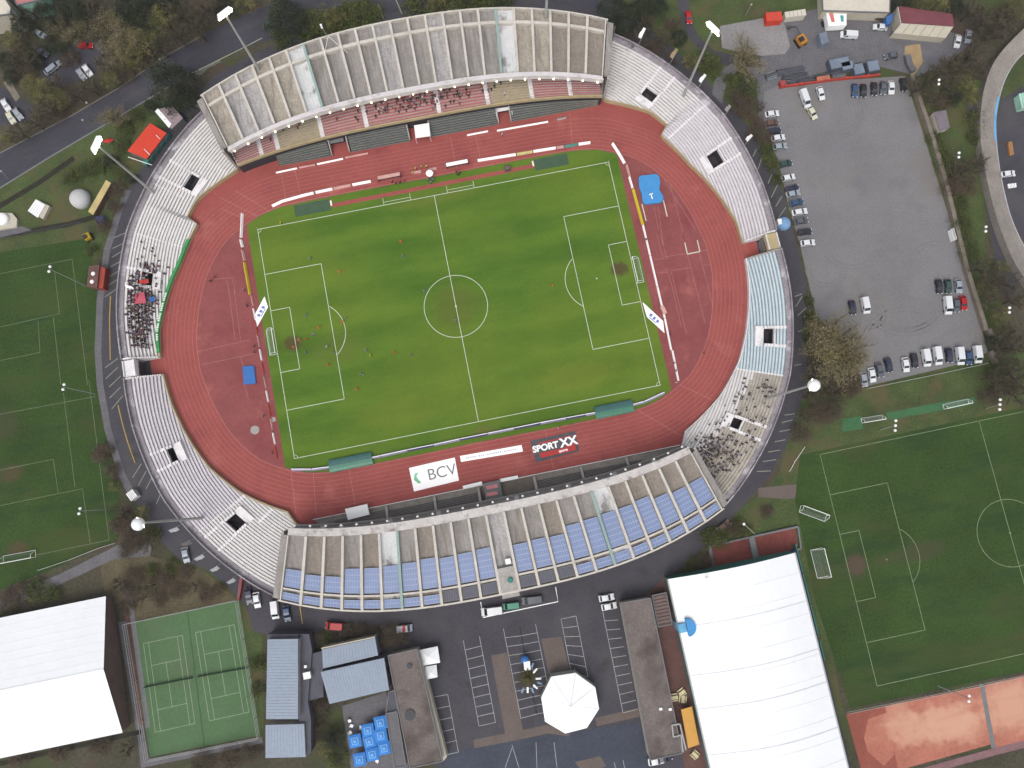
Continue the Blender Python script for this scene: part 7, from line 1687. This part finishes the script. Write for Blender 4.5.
def tree_proto(name, cat, kind, seed):
    rg = random.Random(seed)
    o = thing(name, 'prototype', cat)
    if kind == 'bare':     # fine twigs in branching sprays
        tr = MB(); cr = MB(); H = 9.
        tr.tube((0, 0, 0), (.15, .1, 3.2), .3, .2, 7)
        tips = []
        for k in range(9):
            a = k*2*math.pi/9+rg.uniform(-.3, .3); el = rg.uniform(.5, 1.2); L_ = rg.uniform(3.0, 4.6)
            d = Vector((math.cos(a)*math.cos(el), math.sin(a)*math.cos(el), math.sin(el))); p0 = Vector((.12, .08, rg.uniform(2.2, 3.2))); p1 = p0+d*L_
            tr.tube(p0, p1, .14, .05, 5)
            for j in range(6):
                q0 = p0.lerp(p1, rg.uniform(.35, 1)); d2 = (d+Vector((rg.gauss(0, .6), rg.gauss(0, .6), rg.gauss(.1, .4)))).normalized(); q1 = q0+d2*rg.uniform(1.2, 2.4); tr.tube(q0, q1, .05, .02, 4, cap=False); tips.append((q0, q1, d2))
        for q0, q1, d in tips:
            cl = 0 if rg.random() < .6 else 1
            for j in range(26):
                s = q0.lerp(q1, rg.uniform(.2, 1.1)); dd = (d*.6+Vector((rg.gauss(0, .7), rg.gauss(0, .7), rg.gauss(.15, .5)))).normalized(); e = s+dd*rg.uniform(.5, 1.25)
                w_ = dd.cross(Vector((rg.gauss(0, 1), rg.gauss(0, 1), rg.gauss(0, 1)))).normalized()*rg.uniform(.025, .055)
                cr.quad([s-w_, s+w_, e], cl)
        ms = [M_twig, M_twig2]
    elif kind == 'tan':
        tr = MB(); cr = MB(); tr.tube((0, 0, 0), (0, 0, 3.5), .34, .24, 7)
        for k in range(11):
            a = k*2*math.pi/11+rg.uniform(-.2, .2); el = rg.uniform(.35, 1.3); L_ = rg.uniform(3.4, 5.); d = Vector((math.cos(a)*math.cos(el), math.sin(a)*math.cos(el), math.sin(el))); p0 = Vector((0, 0, rg.uniform(2.4, 3.5))); p1 = p0+d*L_; tr.tube(p0, p1, .15, .05, 5)
            for j in range(8):
                q0 = p0.lerp(p1, rg.uniform(.25, 1)); d2 = (d+Vector((rg.gauss(0, .55), rg.gauss(0, .55), rg.gauss(.1, .4)))).normalized(); q1 = q0+d2*rg.uniform(1., 2.2); tr.tube(q0, q1, .05, .02, 4, cap=False)
                cl = 0 if rg.random() < .5 else 1
                for i in range(46):
                    s = q0.lerp(q1, rg.uniform(0, 1.2))+Vector((rg.gauss(0, .5), rg.gauss(0, .5), rg.gauss(0, .4))); u = Vector((rg.gauss(0, 1), rg.gauss(0, 1), rg.gauss(0, 1))).normalized(); v = u.cross(Vector((rg.gauss(0, 1), rg.gauss(0, 1), rg.gauss(0, 1)))).normalized(); cr.quad([s, s+u*rg.uniform(.15, .5), s+v*.09], cl)
        ms = [M_tan1, M_olive2]
    elif kind in ('olive', 'ever', 'shrub', 'russet'):
        tr = MB(); cr = MB(); H = {'olive': 4.6, 'ever': 6., 'shrub': 1.5, 'russet': 1.6}[kind]; Rr = {'olive': 3.4, 'ever': 3.6, 'shrub': 1.8, 'russet': 1.9}[kind]
        tr.tube((0, 0, 0), (0, 0, H), .26 if kind in ('olive', 'ever') else .1, .06, 7)
        for k in range(8):
            a = k*.785; z = H*rg.uniform(.3, .7); tr.tube((0, 0, z), (math.cos(a)*Rr*.7, math.sin(a)*Rr*.7, z+Rr*.3), .09, .03, 4, cap=False)
        ncl = {'olive': 52, 'ever': 64, 'shrub': 26, 'russet': 28}[kind]; per = {'olive': 46, 'ever': 70, 'shrub': 44, 'russet': 44}[kind]
        for k in range(ncl):
            a = rg.uniform(0, 6.283); rr_ = Rr*math.sqrt(rg.random())*rg.uniform(.75, 1.12)
            if kind == 'ever': z = 1.2+ (H+2.2)*(1-rr_/(Rr*1.15))*rg.uniform(.55, 1.05)
            elif kind == 'olive': z = H*.55+(H*.75)*math.sqrt(max(0, 1-(rr_/Rr/1.1)**2))*rg.uniform(.45, 1.0)
            else: z = .2+H*math.sqrt(max(0, 1-(rr_/Rr/1.15)**2))*rg.uniform(.3, 1.)
            c = Vector((math.cos(a)*rr_, math.sin(a)*rr_, z)); sp = rg.uniform(.3, .62); cl = 0 if rg.random() < .62 else 1
            for i in range(per):
                s = c+Vector((rg.gauss(0, sp), rg.gauss(0, sp), rg.gauss(0, sp*.6))); u = Vector((rg.gauss(0, 1), rg.gauss(0, 1), rg.gauss(0, .6))).normalized(); v = u.cross(Vector((rg.gauss(0, .5), rg.gauss(0, .5), 1))).normalized(); L_ = rg.uniform(.16, .36)
                if kind == 'russet': cr.quad([s, s+u*L_*1.8, s+v*.06], cl)
                else: cr.quad([s-u*L_*.5, s-v*L_*.28, s+u*L_*.5, s+v*L_*.28], cl)
        ms = {'olive': [M_olive, M_olive2], 'ever': [M_ever, M_ever2], 'shrub': [M_bush, M_bush2], 'russet': [M_russet, M_twig]}[kind]
    tr.build('trunk' if kind not in ('shrub', 'russet') else 'stem', M_bark, o); cr.build('crown' if kind not in ('shrub', 'russet') else 'foliage', ms, o)
    remember(o); return o
PROT = {}
for kind, nm, cat in (('bare', 'bare_tree', 'tree'), ('tan', 'budding_tree', 'tree'), ('olive', 'olive_green_tree', 'tree'), ('ever', 'dark_evergreen', 'tree'), ('shrub', 'green_shrub', 'shrub'), ('russet', 'brown_shrub', 'shrub')):
    PROT[kind] = [tree_proto(nm, cat, kind, 100+i*7+len(kind)) for i in range(3)]
used = set(); rt = random.Random(8)
def plant(px, py, kind, s, label, group, flat=1.):
    h = {'bare': 5, 'tan': 5, 'olive': 4, 'ever': 4, 'shrub': .8, 'russet': .8}[kind]*s
    w = P(px, py, h); pr = rt.choice(PROT[kind]); rz = rt.uniform(0, 6.28)
    if pr.name in used: r = copy_thing(pr, (w.x, w.y, 0), rz, label, group)
    else: used.add(pr.name); r = pr; r.location = (w.x, w.y, 0); r.rotation_euler = (0, 0, rz); r['label'] = label; r['group'] = group
    r.scale = (s*rt.uniform(.9, 1.1), s*rt.uniform(.9, 1.1), s*flat)
g1 = 'wood above the road'
KN = dict(bare='bare brown twiggy', tan='tan budding', olive='olive green leafy', ever='dark evergreen', shrub='low green', russet='low russet brown')
def wood(items, where, group):
    for px, py, kind, s in items: plant(px, py, kind, s, KN[kind]+(' tree ' if kind in ('bare', 'tan', 'olive', 'ever') else ' shrub ')+where, group+', '+KN[kind])
wood([(20, 24, 'ever', 1.0), (48, 14, 'ever', 1.15), (66, 6, 'ever', 1.3), (82, 14, 'ever', 1.1), (30, 10, 'bare', .9), (58, 30, 'bare', 1.1), (28, 45, 'bare', 1.1), (12, 40, 'olive', .9), (6, 60, 'ever', .8), (22, 58, 'bare', 1.0), (34, 60, 'ever', .7), (55, 44, 'ever', .9), (70, 34, 'tan', 1.0), (102, 18, 'bare', 1.2), (112, 30, 'tan', 1.3), (130, 44, 'tan', 1.2), (118, 56, 'tan', 1.0), (142, 42, 'olive', 1.35), (134, 62, 'olive', .9), (128, 8, 'ever', 1.2), (146, 12, 'ever', 1.25), (164, 18, 'olive', 1.3), (160, 4, 'ever', 1.2), (180, 10, 'bare', 1.2), (178, 34, 'bare', 1.2), (196, 18, 'bare', 1.2), (212, 6, 'bare', 1.1), (200, 32, 'bare', .9), (226, 4, 'ever', 1.), (244, 2, 'olive', 1.0), (160, 48, 'bare', 1.0), (110, 80, 'olive', .8), (124, 74, 'russet', 1.6), (44, 92, 'olive', 1.2), (30, 84, 'olive', .9), (56, 84, 'bare', .8), (60, 100, 'olive', .9), (76, 94, 'bare', .9), (90, 88, 'bare', .9), (46, 108, 'bare', .9), (34, 122, 'bare', .9), (20, 132, 'bare', .8), (58, 112, 'russet', 1.6), (8, 138, 'olive', .7), (104, 62, 'bare', .9), (96, 34, 'bare', 1.0), (70, 60, 'russet', 1.4), (24, 72, 'russet', 1.6), (10, 76, 'ever', .7), (148, 62, 'russet', 1.4), (94, 4, 'bare', 1.)], 'in the wood above the road', g1)
plant(171, 84, 'ever', 1.9, 'big dark evergreen tree overhanging the road next to the top grandstand', 'single trees by the road', 1.1); plant(183, 97, 'ever', 1.3, 'dark evergreen tree touching the stadium rim', 'single trees by the road')
plant(113, 118, 'tan', 1.0, 'small tan budding tree leaning over the near road edge', 'single trees by the road')
plant(286, 16, 'ever', 1.6, 'dark evergreen standing alone behind the top grandstand', 'single trees by the road'); plant(280, 38, 'shrub', 1.6, 'dark green shrub below the lone evergreen', 'single trees by the road')
wood([(308, 26, 'shrub', 2.2), (320, 22, 'shrub', 2.4), (334, 18, 'olive', 1.0), (348, 16, 'shrub', 2.4), (360, 15, 'shrub', 2.3), (371, 13, 'shrub', 2.0), (326, 30, 'shrub', 1.8), (342, 25, 'shrub', 1.8), (420, 5, 'shrub', 2.4), (436, 3, 'olive', .9), (452, 2, 'shrub', 2.4), (468, 1, 'shrub', 2.4), (484, 0, 'shrub', 2.2), (500, -2, 'shrub', 2.2)], 'in the hedge between the roads behind the top grandstand', 'hedge behind the top grandstand')
wood([(614, 8, 'ever', 1.3), (628, 20, 'ever', 1.2), (622, 32, 'ever', .9), (642, 10, 'ever', 1.2), (656, 4, 'ever', 1.0), (650, 26, 'bare', 1.0), (664, 40, 'bare', .9), (680, 36, 'ever', .7), (668, 60, 'bare', .8), (636, 42, 'bare', .9), (690, 62, 'olive', .7), (704, 60, 'shrub', 1.7), (712, 66, 'shrub', 1.6), (655, 48, 'russet', 1.4), (672, 24, 'russet', 1.3)], 'on the slope between top grandstand and access road', 'slope by the access road')
plant(746, 58, 'tan', 1.55, 'big pale bare tree standing over the forked path at upper right', 'single trees at upper right')
wood([(734, 92, 'russet', 1.15), (744, 88, 'shrub', 2.), (738, 104, 'russet', 1.58), (748, 112, 'russet', 1.30), (750, 100, 'russet', 1.30), (756, 124, 'russet', 1.30), (764, 138, 'russet', 1.30), (768, 152, 'shrub', 1.22), (772, 164, 'shrub', 1.15), (730, 80, 'shrub', 1.01), (760, 108, 'bare', 0.50), (754, 134, 'russet', 1.15), (778, 180, 'shrub', 0.94), (812, 318, 'shrub', 1.08), (810, 332, 'shrub', 1.08), (812, 345, 'shrub', 1.15), (809, 300, 'shrub', 0.72)], 'on the planted strip between stadium road and gravel car park', 'strip beside the gravel car park')
plant(834, 346, 'tan', 2.0, 'large tan budding tree at the lower left corner of the gravel car park', 'large trees by the car park'); plant(842, 364, 'tan', 1.7, 'tan budding tree just below the large one by the car park', 'large trees by the car park'); plant(824, 338, 'tan', 1.5, 'tan budding tree on the stadium side of the large one', 'large trees by the car park'); plant(850, 350, 'tan', 1.4, 'tan budding tree on the gravel side of the large one', 'large trees by the car park')
wood([(818, 376, 'bare', 1.1), (828, 388, 'bare', 1.), (836, 400, 'bare', .9), (812, 396, 'bare', .9), (846, 392, 'russet', 1.6), (806, 414, 'bare', .8), (820, 412, 'russet', 1.6), (832, 414, 'russet', 1.5), (800, 432, 'russet', 1.4), (852, 386, 'russet', 1.4)], 'below the tan trees between road and training pitch', 'scrub by the right training pitch')
wood([(905, 2, 'ever', 1.0), (920, -2, 'olive', 1.2), (938, 2, 'olive', 1.1), (955, 6, 'ever', .9), (972, 10, 'bare', 1.1), (985, 20, 'bare', 1.1), (996, 34, 'bare', 1.1), (1005, 18, 'bare', 1.2), (1018, 8, 'olive', 1.1), (980, 38, 'bare', .9), (972, 54, 'bare', 1.0), (960, 64, 'bare', 1.1), (944, 68, 'bare', 1.2), (930, 80, 'bare', 1.1), (918, 88, 'bare', .9), (950, 84, 'bare', 1.0), (964, 82, 'olive', .9), (978, 72, 'bare', .9), (972, 96, 'olive', .8), (955, 98, 'ever', .6), (932, 98, 'bare', .9), (942, 104, 'russet', 1.4), (975, 120, 'shrub', 1.6), (976, 136, 'shrub', 1.4)], 'in the thicket between garage and velodrome', 'thicket beside the velodrome')
wood([(936, 138, 'shrub', 1.2), (942, 152, 'shrub', 1.3), (946, 166, 'shrub', 1.5), (958, 172, 'bare', .9), (970, 168, 'bare', .9), (980, 160, 'bare', .7), (954, 186, 'russet', 1.6), (968, 186, 'russet', 1.6), (960, 204, 'shrub', 1.4), (962, 222, 'shrub', 1.5), (966, 238, 'shrub', 1.5), (970, 254, 'shrub', 1.4), (980, 268, 'bare', .9), (992, 280, 'bare', 1.0), (1002, 268, 'olive', .7), (1008, 284, 'bare', .9), (990, 300, 'bare', 1.0), (984, 288, 'olive', .7), (1000, 316, 'olive', .8), (1014, 300, 'bare', .9), (1006, 332, 'bare', .9), (1016, 346, 'bare', 1.1), (1002, 356, 'bare', .9), (1016, 372, 'bare', 1.2), (1004, 384, 'bare', 1.), (1018, 392, 'bare', 1.1), (990, 378, 'bare', .8), (992, 340, 'ever', .5), (998, 370, 'shrub', 1.4), (990, 394, 'russet', 1.6)], 'on the strip right of the stone wall', 'strip right of the stone wall')
wood([(136, 528, 'bare', .8), (146, 540, 'bare', .85), (132, 542, 'russet', 1.5), (122, 512, 'bare', .8), (128, 520, 'russet', 1.4), (118, 524, 'russet', 1.4), (142, 512, 'olive', .6), (152, 534, 'shrub', 1.2), (126, 548, 'russet', 1.4), (112, 472, 'russet', 1.2), (106, 452, 'russet', 1.3), (114, 486, 'olive', .5), (100, 456, 'russet', 1.2)], 'around the lower left floodlight head', 'bushes by the left training pitch')
wood([(136, 576, 'russet', 1.30), (150, 586, 'bare', 0.58), (164, 580, 'russet', 1.37), (178, 590, 'russet', 1.37), (194, 586, 'bare', 0.50), (158, 600, 'russet', 1.22), (142, 598, 'bare', 0.50), (206, 594, 'russet', 1.15), (172, 568, 'shrub', 1.15), (186, 574, 'russet', 1.15), (128, 608, 'russet', 1.08), (130, 590, 'russet', 1.15), (152, 570, 'shrub', 1.01), (118, 584, 'bare', 0.58), (220, 590, 'russet', 0.94)], 'on the scrub above the tennis courts', 'scrub above the tennis courts')
wood([(342, 636, 'russet', 1.5), (354, 634, 'russet', 1.4), (366, 632, 'russet', 1.3), (380, 636, 'russet', 1.6), (392, 636, 'russet', 1.5), (402, 638, 'bare', .6), (330, 640, 'shrub', 1.3), (320, 640, 'russet', 1.2), (318, 702, 'russet', 1.2), (326, 712, 'bare', .6), (334, 740, 'ever', .8), (324, 748, 'olive', .7), (338, 760, 'shrub', 1.5), (316, 730, 'russet', 1.4)], 'around the clubhouse and office block', 'bushes around the clubhouse')
wood([(712, 538, 'shrub', 1.6), (722, 536, 'shrub', 1.4), (734, 530, 'russet', 1.3), (742, 528, 'shrub', 1.2), (704, 562, 'russet', 1.4), (696, 566, 'shrub', 1.2), (690, 574, 'shrub', 1.), (768, 512, 'russet', .9)], 'on the bank above the red gravel pits', 'bank above the gravel pits')
wood([(70, 176, 'shrub', 1.3), (86, 172, 'shrub', 1.4), (98, 166, 'shrub', 1.4), (110, 160, 'ever', .6), (120, 172, 'shrub', 1.2), (124, 128, 'shrub', 1.5), (136, 116, 'shrub', 1.3), (122, 146, 'shrub', 1.3), (130, 178, 'ever', .5), (118, 190, 'russet', 1.3), (114, 206, 'russet', 1.2), (102, 226, 'russet', 1.2), (92, 250, 'shrub', 1.), (150, 106, 'ever', .6)], 'on the lawn between road and upper left terrace', 'shrubs on the upper left lawn')
wood([(20, 594, 'russet', 1.5), (8, 600, 'russet', 1.4), (36, 590, 'shrub', 1.4), (52, 594, 'shrub', 1.2), (20, 758, 'russet', 1.5), (60, 752, 'russet', 1.5), (100, 744, 'russet', 1.4), (128, 750, 'bare', .6), (250, 752, 'russet', 1.4), (230, 760, 'russet', 1.6), (200, 764, 'russet', 1.6), (258, 664, 'shrub', 1.2), (258, 690, 'shrub', 1.1)], 'along the edges of the white gabled hall and courts', 'edge shrubs at the lower left')
for k_ in PROT:
    for pr in PROT[k_]:
        if pr.name not in used:
            for c in KIDS[pr.name]: bpy.data.objects.remove(c)
            bpy.data.objects.remove(pr)
print('PART5 ok')

# ================================================================== LIGHT
wd = bpy.data.worlds.new('World'); scene.world = wd; wd.use_nodes = True
nt = wd.node_tree; bg = nt.nodes['Background']
sky = nt.nodes.new('ShaderNodeTexSky'); sky.sky_type = 'NISHITA'; sky.sun_disc = False
EL, AZ = 62., 212.     # sun azimuth clockwise from +Y (lower left of the photo)
sky.sun_elevation = R(EL); sky.sun_rotation = R(AZ); sky.air_density = 1.0; sky.dust_density = 4.0; sky.ozone_density = 1.0
hs = nt.nodes.new('ShaderNodeHueSaturation'); hs.inputs['Saturation'].default_value = .35
nt.links.new(sky.outputs[0], hs.inputs['Color']); nt.links.new(hs.outputs[0], bg.inputs['Color'])
bg.inputs['Strength'].default_value = .15
ld = bpy.data.lights.new('sun', 'SUN'); lo = bpy.data.objects.new('sun', ld); COL.objects.link(lo)
ld.energy = .8; ld.angle = R(45); ld.color = (1, .97, .92)
sd = Vector((math.sin(R(AZ))*math.cos(R(EL)), math.cos(R(AZ))*math.cos(R(EL)), math.sin(R(EL))))
lo.rotation_euler = (-sd).to_track_quat('-Z', 'Y').to_euler(); lo.location = (0, 0, 300)
vs = scene.view_settings; scene.display_settings.display_device = 'sRGB'
vs.view_transform = 'Standard'; vs.look = 'None'; vs.gamma = 1.0; vs.use_curve_mapping = False; vs.exposure = EXPO

# thin even air between the camera and the ground
def haze(density):
    m = MB(); m.box((0, 0, 104.5), (1700, 1700, 211.), 0)
    hm = bpy.data.materials.new('air'); hm.use_nodes = True; n = hm.node_tree
    n.nodes.remove(n.nodes['Principled BSDF'])
    v = n.nodes.new('ShaderNodeVolumePrincipled'); v.inputs['Color'].default_value = (.9, .92, .96, 1); v.inputs['Density'].default_value = density; v.inputs['Anisotropy'].default_value = .2
    n.links.new(v.outputs[0], n.nodes['Material Output'].inputs['Volume'])
    tag(m.build('haze', hm), kind='stuff')
haze(.0001)
